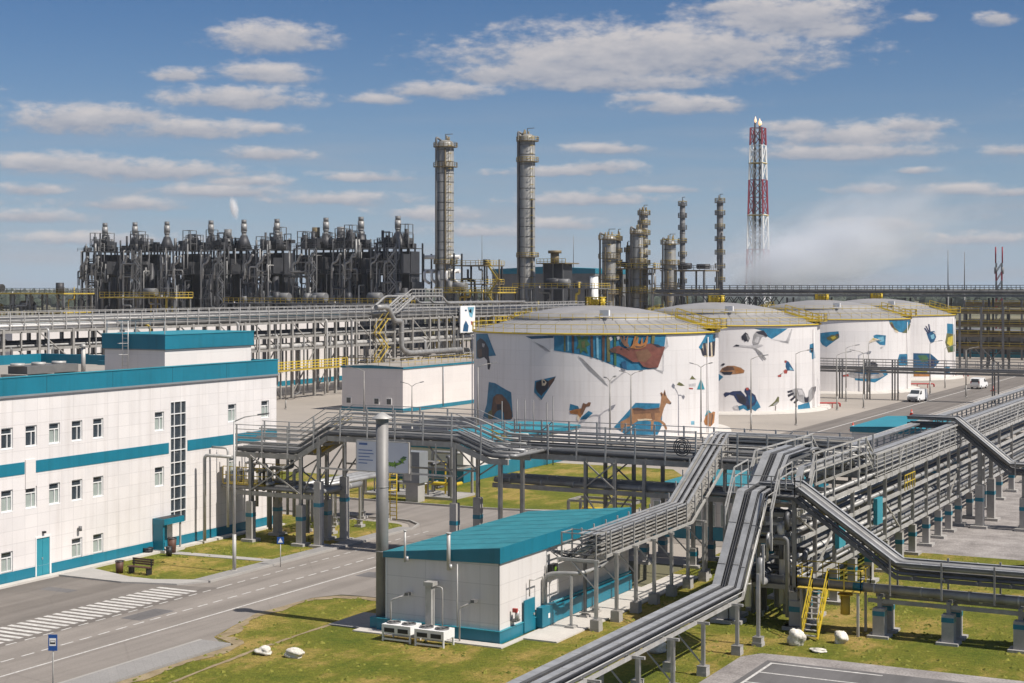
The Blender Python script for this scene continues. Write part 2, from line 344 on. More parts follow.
class MB:
    def __init__(s): s.v = []; s.f = []; s.m = []; s.keys = []; s.sm = []

    def k(s, key):
        if key not in s.keys: s.keys.append(key)
        return s.keys.index(key)

    def face(s, idx, key, smooth=False): s.f.append(idx); s.m.append(s.k(key)); s.sm.append(smooth)

    def poly(s, pts, key):
        o = len(s.v); s.v += [tuple(p) for p in pts]; s.face(list(range(o, o + len(pts))), key); return s

    def box(s, x0, y0, z0, x1, y1, z1, key):
        if x1 < x0: x0, x1 = x1, x0
        if y1 < y0: y0, y1 = y1, y0
        if z1 < z0: z0, z1 = z1, z0
        o = len(s.v)
        s.v += [(x0, y0, z0), (x1, y0, z0), (x1, y1, z0), (x0, y1, z0), (x0, y0, z1), (x1, y0, z1), (x1, y1, z1), (x0, y1, z1)]
        for q in ((3, 2, 1, 0), (4, 5, 6, 7), (0, 1, 5, 4), (1, 2, 6, 5), (2, 3, 7, 6), (3, 0, 4, 7)): s.face([o + i for i in q], key)
        return s

    def sweep(s, prof, pts, key, smooth=False, cap=True, side0=None):
        pts = [Vector(p) for p in pts]
        pts = [p for i, p in enumerate(pts) if i == 0 or (p - pts[i - 1]).length > 1e-5]
        n = len(pts)
        if n < 2: return s
        T = [(pts[i + 1] - pts[i]).normalized() for i in range(n - 1)]
        if side0 is not None: sd = Vector(side0)
        else:
            sd = T[0].cross(Vector((0, 0, 1)))
            if sd.length < 1e-3: sd = Vector((1, 0, 0))
        sd.normalize(); up = sd.cross(T[0]).normalized()
        rings = []
        for i in range(n):
            offs = [sd * a + up * b for a, b in prof]
            if i == 0 or i == n - 1: rings.append([pts[i] + o for o in offs])
            if i == n - 1: break
            if i > 0:
                nn = T[i - 1] + T[i]
                if nn.length < 1e-4: nn = T[i - 1].copy()
                den = T[i - 1].dot(nn)
                rings.append([pts[i] + o - T[i - 1] * (o.dot(nn) / den) for o in offs])
                q = T[i - 1].rotation_difference(T[i]); sd = (q @ sd).normalized(); up = (q @ up).normalized()
            if i + 1 == n - 1:
                pass
        o = len(s.v); k = len(prof)
        for r in rings: s.v += [tuple(p) for p in r]
        for i in range(len(rings) - 1):
            for j in range(k):
                j2 = (j + 1) % k
                s.face([o + i * k + j, o + (i + 1) * k + j, o + (i + 1) * k + j2, o + i * k + j2], key, smooth)
        if cap:
            s.face([o + j for j in range(k)], key); s.face([o + (len(rings) - 1) * k + j for j in reversed(range(k))], key)
        return s

    def tube(s, pts, r, key, n=8, cap=True):
        return s.sweep([(r * math.cos(2 * math.pi * i / n), r * math.sin(2 * math.pi * i / n)) for i in range(n)], pts, key, n > 5, cap)

    def bar(s, p0, p1, w, h, key, side0=None):
        return s.sweep([(-w / 2, -h / 2), (w / 2, -h / 2), (w / 2, h / 2), (-w / 2, h / 2)], [p0, p1], key, side0=side0)

    def lathe(s, cx, cy, prof, key, n=24, a0=0.0, a1=2 * math.pi, smooth=True):
        full = abs(a1 - a0 - 2 * math.pi) < 1e-6; m = n if full else n + 1; o = len(s.v)
        for r, z in prof:
            for i in range(m):
                a = a0 + (a1 - a0) * i / n; s.v.append((cx + r * math.cos(a), cy + r * math.sin(a), z))
        for i in range(len(prof) - 1):
            for j in range(n):
                j2 = (j + 1) % m
                s.face([o + i * m + j, o + i * m + j2, o + (i + 1) * m + j2, o + (i + 1) * m + j], key, smooth)
        return s

    def cyl(s, cx, cy, z0, z1, r, key, n=12, r1=None):
        r1 = r if r1 is None else r1; o = len(s.v); s.lathe(cx, cy, [(r, z0), (r1, z1)], key, n)
        s.face([o + n + i for i in range(n)], key); s.face([o + i for i in reversed(range(n))], key); return s

    def prism(s, pts, z0, z1, key):
        o = len(s.v); n = len(pts)
        s.v += [(p[0], p[1], z0) for p in pts] + [(p[0], p[1], z1) for p in pts]
        s.face([o + i for i in reversed(range(n))], key); s.face([o + n + i for i in range(n)], key)
        for i in range(n):
            j = (i + 1) % n; s.face([o + i, o + j, o + n + j, o + n + i], key)
        return s

    def blob(s, c, rx, ry, rz, key, seed=0, jit=.25, sub=2):
        bm = bmesh.new(); bmesh.ops.create_icosphere(bm, subdivisions=sub, radius=1); rnd = random.Random(seed)
        o = len(s.v)
        ph = [rnd.uniform(0, 6.28) for _ in range(6)]
        for v in bm.verts:
            x, y, z = v.co
            q = 1 + jit * (math.sin(3 * x + ph[0]) * math.sin(2.5 * y + ph[1]) + .6 * math.sin(5 * z + ph[2] + 2 * x)) + rnd.uniform(-jit, jit) * .35
            s.v.append((c[0] + x * rx * q, c[1] + y * ry * q, c[2] + z * rz * q))
        for f in bm.faces: s.face([o + v.index for v in f.verts], key, sub > 2)
        bm.free(); return s

    def build(s, name, parent=None, loc=None):
        me = bpy.data.meshes.new(name)
        off = Vector((0, 0, 0))
        p = parent
        while p is not None: off += p.location; p = p.parent
        if loc is not None: off = off + Vector(loc)
        ox, oy, oz = off
        me.from_pydata([(x - ox, y - oy, z - oz) for x, y, z in s.v], [], s.f)
        for k in s.keys: me.materials.append(MATS[k])
        me.polygons.foreach_set('material_index', s.m)
        me.polygons.foreach_set('use_smooth', s.sm)
        me.update()
        o = bpy.data.objects.new(name, me); COL.objects.link(o)
        if parent is not None: o.parent = parent
        if loc is not None: o.location = loc
        return o


def thing(name, label, cat, loc=(0, 0, 0), group=None):
    o = bpy.data.objects.new(name, None); COL.objects.link(o); o.location = loc; o.empty_display_size = .5
    o['label'] = label; o['category'] = cat
    if group: o['group'] = group
    return o


def tag(o, label, cat, group=None):
    o['label'] = label; o['category'] = cat
    if group: o['group'] = group
    return o


def struct(name, mb):
    o = mb.build(name); o['kind'] = 'structure'; return o


def children(o): return [c for c in bpy.data.objects if c.parent == o]


def copy_tree(o, loc, label=None, parent=None):
    c = o.copy(); COL.objects.link(c)
    if parent is None: c.location = loc
    else: c.parent = parent
    if label: c['label'] = label
    for ch in list(o.children): copy_tree(ch, None, None, c)
    return c


def seg(mb, a, b, w, key): return mb.bar(a, b, w, w, key)


def beam(parent, a, b, w, h, key='steel', name='beam'): return MB().bar(a, b, w, h, key).build(name, parent)


def pipe(parent, pts, r, key='pipe_grey', name='pipe', bend=None, n=8):
    if bend: pts = fillet(pts, bend)
    m = MB().tube(pts, r, key, n)
    if r >= .18 and key.startswith('pipe'):     # cladding joints
        for a, b in zip(pts, pts[1:]):
            a, b = Vector(a), Vector(b); L_ = (b - a).length
            for i in range(int(L_ / 2.4)):
                p = a.lerp(b, (i + .5) * 2.4 / L_); d = (b - a).normalized() * .05; m.tube([p - d, p + d], r * 1.05, 'galv' if key != 'pipe_dark' else 'pipe_dark', n)
    return m.build(name, parent)


def rail_mb(mb, pts, h=1.1, step=1.5, key='galv', rails=(1.0, .5), w=.045, pw=.05):
    pts = [Vector(p) for p in pts]
    for a, b in zip(pts, pts[1:]):
        n = max(1, round((b - a).length / step))
        for i in range(n + 1):
            p = a.lerp(b, i / n); mb.bar(p, p + Vector((0, 0, h)), pw, pw, key)
        for r in rails: mb.bar(a + Vector((0, 0, h * r)), b + Vector((0, 0, h * r)), w, w, key)
    return mb


def railing(parent, pts, **kw):
    nm = kw.pop('name', 'railing'); return rail_mb(MB(), pts, **kw).build(nm, parent)


def post(parent, x, y, z1, ped=0.0, w=.28, key='steel', pad=.55, band=True, pw=.55):
    z0 = ped if ped else .2
    mb = MB(); h = w / 2                                   # rolled H section
    mb.box(x - h, y - h, z0, x + h, y - h + .035, z1, key).box(x - h, y + h - .035, z0, x + h, y + h, z1, key).box(x - .02, y - h + .035, z0, x + .02, y + h - .035, z1, key)
    c = mb.build('column', parent)
    mb = MB()
    mb.box(x - pad, y - pad, -.1, x + pad, y + pad, .18, 'concrete')
    if ped:
        q = pw / 2
        mb.box(x - q, y - q, .18, x + q, y + q, ped, 'concrete')
        if band: mb.box(x - q - .012, y - q - .012, ped * .62, x + q + .012, y + q + .012, ped * .62 + .28, 'teal_paint')
        mb.box(x - .24, y - .24, ped, x + .24, y + .24, ped + .04, 'steel')
    mb.build('pedestal', c)
    return c


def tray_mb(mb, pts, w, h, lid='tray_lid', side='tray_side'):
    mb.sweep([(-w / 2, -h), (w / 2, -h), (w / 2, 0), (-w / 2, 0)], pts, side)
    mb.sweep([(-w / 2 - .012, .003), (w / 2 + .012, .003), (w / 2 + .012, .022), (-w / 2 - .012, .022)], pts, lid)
    if lid == 'tray_lid' and w < .75:       # joint straps over the lid sheets
        for a, b in zip(pts, pts[1:]):
            a, b = Vector(a), Vector(b); L_ = (b - a).length; n = int(L_ / 2.5)
            for i in range(n):
                d = (b - a).normalized(); p = a + d * (2.5 * (i + .5)); sd = d.cross(Vector((0, 0, 1)))
                if sd.length < .1: continue
                sd.normalize(); up = sd.cross(d); c = p + up * .028; mb.bar(c - sd * (w / 2 + .02), c + sd * (w / 2 + .02), .06, .012, 'galv')
    return mb


def tray(parent, pts, w, h, **kw): return tray_mb(MB(), pts, w, h, **kw).build('cable_tray', parent)


def offset_path(pts, dx, dz):
    """shift a path sideways (horizontal, right of travel) and up"""
    pts = [Vector(p) for p in pts]; out = []
    for i, p in enumerate(pts):
        ds = []
        if i > 0: ds.append(pts[i] - pts[i - 1])
        if i < len(pts) - 1: ds.append(pts[i + 1] - pts[i])
        hs = [Vector((d.y, -d.x, 0)).normalized() for d in ds if Vector((d.x, d.y)).length > 1e-4]
        if len(hs) == 2:
            m = (hs[0] + hs[1]); m = m / max(.3, m.dot(hs[0]))
        elif hs: m = hs[0]
        else: m = Vector((1, 0, 0))
        out.append(p + m * dx + Vector((0, 0, dz)))
    return out

# ------------------------------------------------------------------ ground and roads
mb = MB(); mb.poly([(-9000, -2000, -.03), (9000, -2000, -.03), (9000, 16000, -.03), (-9000, 16000, -.03)], 'far_plain'); struct('ground', mb)


def sheet(name, polys, z, key):
    mb = MB()
    for p in polys: mb.poly([(x, y, z) for x, y in p], key)
    return struct(name, mb)


def arc(cx, cy, r, a0, a1, n=10): return [(cx + r * math.cos(R(a0 + (a1 - a0) * i / n)), cy + r * math.sin(R(a0 + (a1 - a0) * i / n))) for i in range(n + 1)]


sheet('yard', [[(-260, 96), (60, 96), (60, 460), (-420, 460)]], -.022, 'yard_concrete')
sheet('gravel', [[(-26.5, 105.5), (20, 105.5), (40, 190), (-26.5, 190)]], -.014, 'gravel')
LAWNS = [
    [(-70.7, 77.3), (-66.2, 75.9), (-64.3, 75.9), (-62.1, 76.8), (-62.1, 100.5)] + arc(-64.1, 101.0, 2.0, 0, 90, 6) + [(-90, 103.0), (-90, 99), (-70.7, 99)],
    [(-49.2, 40), (-49.2, 64.2), (-51.2, 65.2), (-52.9, 70.8), (-52.6, 75.9), (-51.8, 77.2), (-50, 77.6), (-37, 77.6), (-37, 103), (-26.5, 108), (25, 108), (25, 74.6), (-25.2, 74.6), (-25.4, 66), (-22, 40)],
    [(-92, 113.4), (-62, 113.4), (-52, 116.5), (-48, 121), (-47, 128), (-58, 146), (-71, 146), (-71, 127), (-92, 127)],
    [(-47, 118), (-44, 118), (-44, 135), (-50, 160), (-55, 160)],
    [(-19.8, 105), (-17.6, 106.5), (-15.6, 111), (-12, 116), (12, 125), (12, 104), (-19, 104)],
    [(-95, 30), (-95, 30.1), (-94, 30)],
]
sheet('lawn', LAWNS, -.008, 'grass')
# streets
sheet('road', [[(-59.2, 20), (-51.0, 20), (-51.0, 64), (-52.6, 70.5), (-52.6, 76), (-51.6, 77.6), (-50, 77.8), (-37.5, 77.8), (-45, 96), (-45, 104)] + [(-46, 104), (-30, 104), (-30, 112.5), (-48, 115.5)] +
               [(-56, 113), (-62, 112.6), (-110, 112.6), (-110, 104.2), (-64.5, 104.2)] + [(-62.6, 103.2), (-61.0, 101), (-60.9, 77.0), (-59.2, 76.0)]], 0.0, 'asphalt')
sheet('road_base', [[(-66, 20), (-50, 20), (-50, 64.2), (-51.2, 65.2), (-52.8, 70.8), (-52.6, 77), (-60.9, 77), (-62, 75.5), (-66, 74.4)]], -.004, 'asphalt')
sheet('parking_lane', [[(-71.0, 20), (-59.2, 20), (-59.2, 76.0), (-62.0, 75.4), (-65.5, 74.4), (-71.0, 74.4)]], .002, 'asphalt_dark')
sheet('road_patch', [[(-58.6, 66.5), (-57.2, 66.5), (-57.2, 69.4), (-58.6, 69.4)], [(-54.2, 83.0), (-52.3, 83.0), (-52.3, 84.6), (-54.2, 84.6)], [(-68.5, 70.6), (-66.2, 70.6), (-66.2, 71.5), (-68.5, 71.5)], [(-56.4, 91.0), (-54.9, 91.0), (-54.9, 95.5), (-56.4, 95.5)], [(-20.2, 64.0), (-17.4, 64.0), (-17.4, 66.2), (-20.2, 66.2)]], .0045, 'asphalt_lot')
sheet('far_road', [[(-60.5, 150), (-50.5, 150), (-50.5, 430), (-60.5, 430)]], -.012, 'asphalt_dark')
sheet('car_park', [[(-24.3, 30), (12, 30), (12, 73.4), (-24.3, 73.4)]], .004, 'asphalt_lot')
sheet('gravel_verge', [[(-25.6, 30), (-24.3, 30), (-24.3, 73.4), (14, 73.4), (14, 74.9), (-22, 74.9), (-25.0, 74.7), (-25.7, 73.6)]], 0.0, 'gravel')
# pavements with kerbs
mb = MB()
mb.prism([(-51.0, 30), (-49.2, 30), (-49.2, 64.0), (-51.0, 64.0)], -.05, .12, 'paving'); struct('bus_platform', mb)
mb = MB()
mb.prism([(-62.0, 77.0), (-60.9, 77.0), (-60.9, 101), (-62.0, 101)], -.05, .11, 'paving')
mb.prism([(-70.7, 74.4), (-65.5, 74.4), (-62.0, 75.4), (-60.9, 77.0), (-62.0, 77.0), (-64.3, 75.95), (-66.2, 75.95), (-70.7, 77.3)], -.05, .10, 'concrete')
mb.prism([(-71.1, 20), (-70.5, 20), (-70.5, 98.3), (-71.1, 98.3)], -.05, .13, 'concrete_pale')
mb.prism([(-70.3, 84.0), (-62.0, 84.6), (-62.0, 85.4), (-70.3, 84.9)], -.05, .035, 'concrete')
struct('pavement', mb)
mb = MB()


def kerb(pts, w=.16, z=.13):
    for a, b in zip(pts, pts[1:]): mb.bar((a[0], a[1], z - .1), (b[0], b[1], z - .1), w, .2, 'kerb')


kerb([(-60.82, 77.0), (-60.82, 101), (-61.5, 102.9), (-62.9, 104.1), (-64.6, 104.4), (-105, 104.4)])
rv = random.Random(9)
def ragged(pts, w, step=.45):                # strip of bare earth with an uneven lawn edge
    L_, R_ = [], []
    for a, b in zip(pts, pts[1:]):
        a, b = Vector((a[0], a[1], 0)), Vector((b[0], b[1], 0)); n = max(1, int((b - a).length / step)); d = (b - a).normalized(); q = Vector((-d.y, d.x, 0))
        for i in range(n):
            p = a.lerp(b, i / n); L_.append(p + q * rv.uniform(-.02, .05)); R_.append(p - q * w * (.75 + .25 * math.sin(i * .55) + rv.uniform(-.12, .12)))
    m = MB(); o = len(m.v); k = len(L_); m.v += [(p.x, p.y, .012) for p in L_] + [(p.x, p.y, .012) for p in R_]
    for i in range(k - 1): m.face([o + i, o + k + i, o + k + i + 1, o + i + 1], 'dirt')
    return m


struct('verge', ragged([(-49.15, 40), (-49.15, 64.2), (-51.1, 65.3), (-52.75, 70.8), (-52.5, 75.9), (-51.7, 77.1), (-50, 77.6), (-45.5, 77.6)], .75))
struct('verge', ragged([gr(150, 690), gr(255, 649), gr(345, 619)], .28))
struct('verge', ragged([(-70.6, 77.2), (-66.2, 76.1), (-64.3, 76.1), (-62.2, 77.0), (-62.2, 101)], .5))
kerb([(-110, 112.8), (-62, 112.8), (-55, 113.6), (-48, 116)])
kerb([(-51.08, 30), (-51.08, 64)])
struct('kerbs', mb)
mb = MB()


def dash(x, y0, y1, on, off, w, z=.008):
    y = y0
    while y < y1: mb.box(x - w / 2, y, z - .002, x + w / 2, y + on, z, 'road_paint'); y += on + off


dash(-56.8, 25, 102, .85, .5, .12); dash(-59.25, 25, 76.5, .75, .55, .11, .010); dash(-59.3, 76.5, 100, .75, .55, .10)
mb.box(-54.75, 20, .004, -54.62, 103, .006, 'road_paint')
for i in range(70):
    y = 74.35 - .665 * i
    mb.box(-62.6, y - .17, .006, -59.75, y + .17, .010, 'road_paint')
mb.box(-57.2, 150, -.008, -57.0, 430, -.006, 'road_paint'); mb.box(-50.9, 150, -.008, -50.75, 430, -.006, 'road_paint')
mb.box(-24.0, 72.85, .006, -18.6, 73.0, .009, 'road_paint')
mb.box(-24.0, 40, .006, -23.86, 72.85, .009, 'road_paint')
for i in range(9): mb.box(-23.86, 70.9 - 2.05 * i, .006, -18.6, 71.04 - 2.05 * i, .009, 'road_paint')
struct('road_markings', mb)
# blind-area slabs of the near service building and its footpath
mb = MB()
mb.prism([(-45.6, 69.6), (-36.8, 69.6), (-36.8, 87.6), (-37.1, 87.6), (-37.1, 70.3), (-45.6, 70.3)], -.05, .06, 'concrete_pale')
mb.prism([(-47.6, 70.3), (-44.2, 70.3), (-44.2, 73.8), (-47.6, 73.8)], -.05, .05, 'paving')
mb.prism([(-36.8, 72.0), (-34.9, 72.0), (-34.9, 92.5), (-36.8, 92.5)], -.05, .07, 'concrete_pale')
struct('footpath', mb)

# ------------------------------------------------------------------ buildings


def window_plane_x(parent, x, y0, y1, z0, z1, blind, seed, split=.32):
    """a framed window in a wall facing +X: reveal, frame with top light, side casement, sill"""
    rnd = random.Random(seed)
    f = MB(); t = .07
    f.box(x - .10, y0, z0, x + .015, y0 + t, z1, 'pvc').box(x - .10, y1 - t, z0, x + .015, y1, z1, 'pvc')
    f.box(x - .10, y0 + t, z0, x + .015, y1 - t, z0 + t, 'pvc').box(x - .10, y0 + t, z1 - t, x + .015, y1 - t, z1, 'pvc')
    zt = z1 - (z1 - z0) * split
    f.box(x - .08, y0 + t, zt, x + .01, y1 - t, zt + .06, 'pvc')
    ym = y0 + (y1 - y0) * .56; f.box(x - .08, ym, z0 + t, x + .01, ym + .06, zt, 'pvc')
    w = f.build('window', parent)
    g = MB(); g.box(x - .09, y0 + t, zt + .06, x - .06, y1 - t, z1 - t, 'glass_dark')
    k = 'glass_blind' if blind > .3 else 'glass_dark'
    g.box(x - .09, y0 + t, z0 + t, x - .06, ym, zt, k); g.box(x - .09, ym + .06, z0 + t, x - .06, y1 - t, zt, 'glass_blind' if blind > .6 else k)
    g.build('pane', w)
    MB().box(x + .015, y0 - .05, z0 - .05, x + .11, y1 + .05, z0 - .005, 'pvc').build('sill', w)
    return w


def wall_x(mb, x, y0, y1, z0, z1, openings, key, depth=.22, reveal='pvc'):
    """wall face at constant x with rectangular holes and reveals (the wall looks towards +X)"""
    ys = sorted({y0, y1, *[o[0] for o in openings], *[o[1] for o in openings]})
    for a, b in zip(ys, ys[1:]):
        c = (a + b) / 2; hs = sorted([(o[2], o[3]) for o in openings if o[0] < c < o[1]]); z = z0
        for h0, h1 in hs + [(z1, z1)]:
            if h0 > z: mb.poly([(x, a, z), (x, b, z), (x, b, h0), (x, a, h0)], key)
            z = h1
    for a, b, c, d in openings:
        q = x - depth
        mb.poly([(x, a, c), (q, a, c), (q, a, d), (x, a, d)], reveal); mb.poly([(x, b, c), (x, b, d), (q, b, d), (q, b, c)], reveal)
        mb.poly([(x, a, d), (q, a, d), (q, b, d), (x, b, d)], reveal); mb.poly([(x, a, c), (x, b, c), (q, b, c), (q, a, c)], reveal)
        mb.poly([(q, a, c), (q, b, c), (q, b, d), (q, a, d)], 'black')
    return mb


def office():
    X = -71.2
    b = thing('office_building', 'long white panelled building with teal bands and teal parapet by the parking lane', 'building', (X, 60, 0))
    ops = []
    rows = [(8.2, 9.48), (4.4, 5.72), (.63, 1.99)]
    ys_up = [60.3, 62.3, 64.3, 66.3, 68.3, 70.3, 72.3, 74.3, 76.3, 78.25, 84.27, 92.3, 96.3]
    ys_mid = [60.3, 62.3, 64.3, 66.3, 68.3, 70.3, 72.3, 74.3, 76.3, 78.25, 84.27, 92.3]
    ys_low = [60.3, 64.3, 68.3, 70.3, 76.3, 78.25]
    for (z0, z1), ys in zip(rows, (ys_up, ys_mid, ys_low)):
        for y in ys: ops.append((y, y + .95, z0, z1))
    strip = (85.85, 87.57, 1.62, 10.1); door = (73.15, 74.43, .05, 2.5); edoor = (84.55, 85.55, .06, 2.0)
    w = wall_x(MB(), X, 40, 98.2, .74, 11.4, [o for o in ops if o[2] > .74] + [strip] + [(73.15, 74.43, .74, 2.5)] + [(a, c, .74, d) for a, c, z, d in ops if z < .74] + [(84.55, 85.55, .74, 2.0)], 'white_panel')
    w.poly([(X, 98.2, .74), (-95, 98.2, .74), (-95, 98.2, 11.4), (X, 98.2, 11.4)], 'white_panel')
    w.poly([(X, 40, .74), (X, 40, 11.4), (-95, 40, 11.4), (-95, 40, .74)], 'white_panel')
    w.poly([(-95, 40, 0), (-95, 40, 11.4), (-95, 98.2, 11.4), (-95, 98.2, 0)], 'white_panel')
    w.build('wall', b)
    MB().poly([(X - .3, 40.3, 11.75), (X - .3, 97.9, 11.75), (-94.7, 97.9, 11.75), (-94.7, 40.3, 11.75)], 'gravel_roof').build('roof', b)
    p = MB()
    p.box(X - .3, 39.95, 11.4, X + .08, 98.28, 12.5, 'teal_paint').box(-95, 97.9, 11.4, X - .3, 98.28, 12.5, 'teal_paint')
    p.box(-95.1, 39.95, 11.4, -94.7, 97.9, 12.5, 'teal_paint').box(-94.7, 39.95, 11.4, X - .3, 40.3, 12.5, 'teal_paint')
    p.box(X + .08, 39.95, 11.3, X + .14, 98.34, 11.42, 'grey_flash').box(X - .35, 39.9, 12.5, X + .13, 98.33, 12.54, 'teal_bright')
    for y in range(44, 98, 6): p.box(X + .08, y, 11.42, X + .085, y + .02, 12.5, 'black')
    p.build('parapet', b)
    bd = MB()
    for y0, y1 in ((40, 72.2), (73.15, 85.7), (87.7, 98.23)): bd.box(X + .002, y0, 6.55, X + .03, y1, 7.29, 'teal_paint')
    bd.build('facade_band', b)
    pl = MB()
    for y0, y1 in ((40, 73.15), (74.43, 84.55), (85.55, 98.24)): pl.box(X - .05, y0, 0, X + .03, y1, .735, 'teal_paint')
    pl.box(-95, 98.2, 0, X - .05, 98.24, .735, 'teal_paint'); pl.build('plinth', b)
    i = 0
    rnd = random.Random(3)
    for z0, z1 in rows:
        for a, c, zz, d in [o for o in ops if o[2] == z0]:
            window_plane_x(b, X - .1, a, c, max(zz, .745), d, rnd.random(), i); i += 1
    # tall stair window of dark glass with a white grid
    f = MB(); y0, y1, z0, z1 = strip
    for y, tt in ((y0, .07), (y0 + .42, .06), (y0 + 1.12, .06), (y1 - .07, .07)): f.box(X - .07, y, z0, X + .02, y + tt, z1, 'pvc')
    n = 10
    for k in range(n + 1):
        z = z0 + (z1 - z0 - .06) * k / n; f.box(X - .065, y0, z, X + .015, y1, z + .06, 'pvc')
    sw = f.build('stair_window', b); MB().box(X - .1, y0, z0, X - .08, y1, z1, 'glass_dark').build('pane', sw)
    # service door with its white surround
    d = MB(); d.box(X - .06, 73.2, .06, X - .02, 74.32, 2.44, 'teal_bright').box(X - .02, 73.75, .06, X - .012, 73.77, 2.44, 'teal_paint'); dd = d.build('door', b)
    MB().box(X - .02, 73.68, 1.1, X + .05, 73.72, 1.22, 'galv').build('handle', dd)
    f = MB(); f.box(X - .1, 73.1, .05, X + .04, 73.2, 2.55, 'pvc').box(X - .1, 74.32, .05, X + .04, 74.46, 2.55, 'pvc').box(X - .1, 73.2, 2.44, X + .04, 74.32, 2.55, 'pvc').build('door_frame', dd)
    # entrance: door under a teal canopy with side cheek
    d = MB(); d.box(X - .06, 84.55, .06, X - .02, 85.55, 2.0, 'teal_paint').build('door', b)
    c = MB(); c.box(X + .03, 84.0, 1.9, X + 1.05, 86.1, 2.3, 'teal_paint').box(X + .03, 84.05, .17, X + .9, 84.2, 1.9, 'teal_paint').box(X + .15, 84.15, 2.3, X + .95, 85.95, 2.32, 'black')
    c.box(X + .8, 85.85, .17, X + .9, 85.95, 1.9, 'galv').build('canopy', b)
    MB().box(X, 84.0, -.02, X + 1.1, 86.1, .17, 'concrete_pale').build('doorstep', b)
    # small wall fittings
    l = MB(); l.box(X, 73.68, 2.72, X + .18, 73.88, 2.84, 'black'); l.build('wall_lamp', b)
    l = MB(); l.cyl(X + .2, 76.85, 2.45, 2.75, .11, 'mid_steel').box(X, 76.83, 2.6, X + .2, 76.88, 2.66, 'galv'); l.build('wall_lamp', b)
    MB().box(X + .002, 72.25, 5.62, X + .06, 73.1, 7.4, 'white_sheet').build('wall_panel', b)
    # rooftop stair house
    s = MB(); s.box(-78.7, 87.7, 11.76, -73.2, 97.7, 13.6, 'white_sheet')
    rh = s.build('rooftop_block', b)
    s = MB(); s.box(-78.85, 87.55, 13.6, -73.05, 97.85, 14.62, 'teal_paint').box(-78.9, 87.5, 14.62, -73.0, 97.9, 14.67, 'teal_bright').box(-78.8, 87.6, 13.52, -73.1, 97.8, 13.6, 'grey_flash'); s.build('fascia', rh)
    l = MB()
    for dx in (-.25, .25): l.tube([(-76.4 + dx, 87.25, 12.2), (-76.4 + dx, 87.25, 15.6)], .035, 'ladder_steel', 6)
    for k in range(13): l.tube([(-76.65, 87.25, 12.4 + .28 * k), (-76.15, 87.25, 12.4 + .28 * k)], .022, 'ladder_steel', 5)
    for z in (13.2, 14.0, 14.8, 15.5): l.tube([(-76.65, 87.25, z), (-76.75, 86.85, z), (-76.4, 86.6, z), (-76.05, 86.85, z), (-76.15, 87.25, z)], .022, 'ladder_steel', 5)
    l.build('ladder', rh)
    rail = railing(rh, [(-78.6, 87.8, 14.67), (-73.3, 87.8, 14.67)], key='ladder_steel', h=.9)
    # lower teal parapet step in the roof
    MB().box(-88, 97.2, 11.76, -79.2, 97.6, 12.1, 'teal_paint').build('roof_upstand', b)
    return b


office()


def roof_kit():
    """plant on the office roof, each unit its own thing"""
    t = thing('ventilation_unit', 'dark boxed ventilation unit on the office roof with two grey ducts', 'ventilation unit', (-83.5, 76.5, 11.76))
    MB().box(-84.6, 75.4, 11.9, -82.4, 77.6, 13.3, 'mid_steel').build('housing', t)
    m = MB()
    for x in (-84.4, -82.6):
        for y in (75.6, 77.4): m.box(x - .06, y - .06, 11.76, x + .06, y + .06, 11.9, 'steel')
    m.build('foot', t)
    pipe(t, [(-83.9, 77.6, 12.6), (-83.9, 79.0, 12.6), (-83.9, 79.0, 14.6)], .28, 'pipe_silver', 'duct', .3, 12)
    pipe(t, [(-82.9, 77.6, 12.5), (-82.9, 80.2, 12.5), (-82.9, 80.2, 11.8)], .3, 'pipe_silver', 'duct', .3, 12)
    t = thing('air_handler', 'long low silver air handler lying on the office roof', 'air handler', (-80.5, 82.5, 11.76))
    MB().box(-82.0, 81.6, 11.95, -80.2, 86.6, 12.5, 'mid_steel').build('housing', t)
    m = MB()
    for y in (81, 83.5, 86.2): m.box(-82.1, y, 11.76, -79.7, y + .15, 11.95, 'steel')
    m.build('skid', t)
    m = MB()
    for y in (81.6, 83.6, 85.6): m.cyl(-81.1, y, 12.5, 12.7, .5, 'galv', 16)
    m.build('fan', t)
    first = None
    for i, (x, y, h, lab) in enumerate(((-80.0, 86.9, 1.9, 'thin roof vent pipe with a hood by the rooftop block'), (-85.8, 79.4, 2.2, 'roof vent pipe left of the silver duct riser'),
                                        (-86.8, 81.6, 2.7, 'taller roof vent pipe behind the ventilation unit'), (-84.8, 83.2, 2.3, 'roof vent pipe behind the long air handler'))):
        t = thing('roof_vent', lab, 'vent', (x, y, 11.76), 'vent pipes on the office roof')
        MB().cyl(x, y, 11.76, 11.76 + h, .16, 'galv').build('pipe', t)
        MB().cyl(x, y, 11.8 + h, 12.0 + h, .3, 'galv', 12, .08).build('hood', t)


roof_kit()


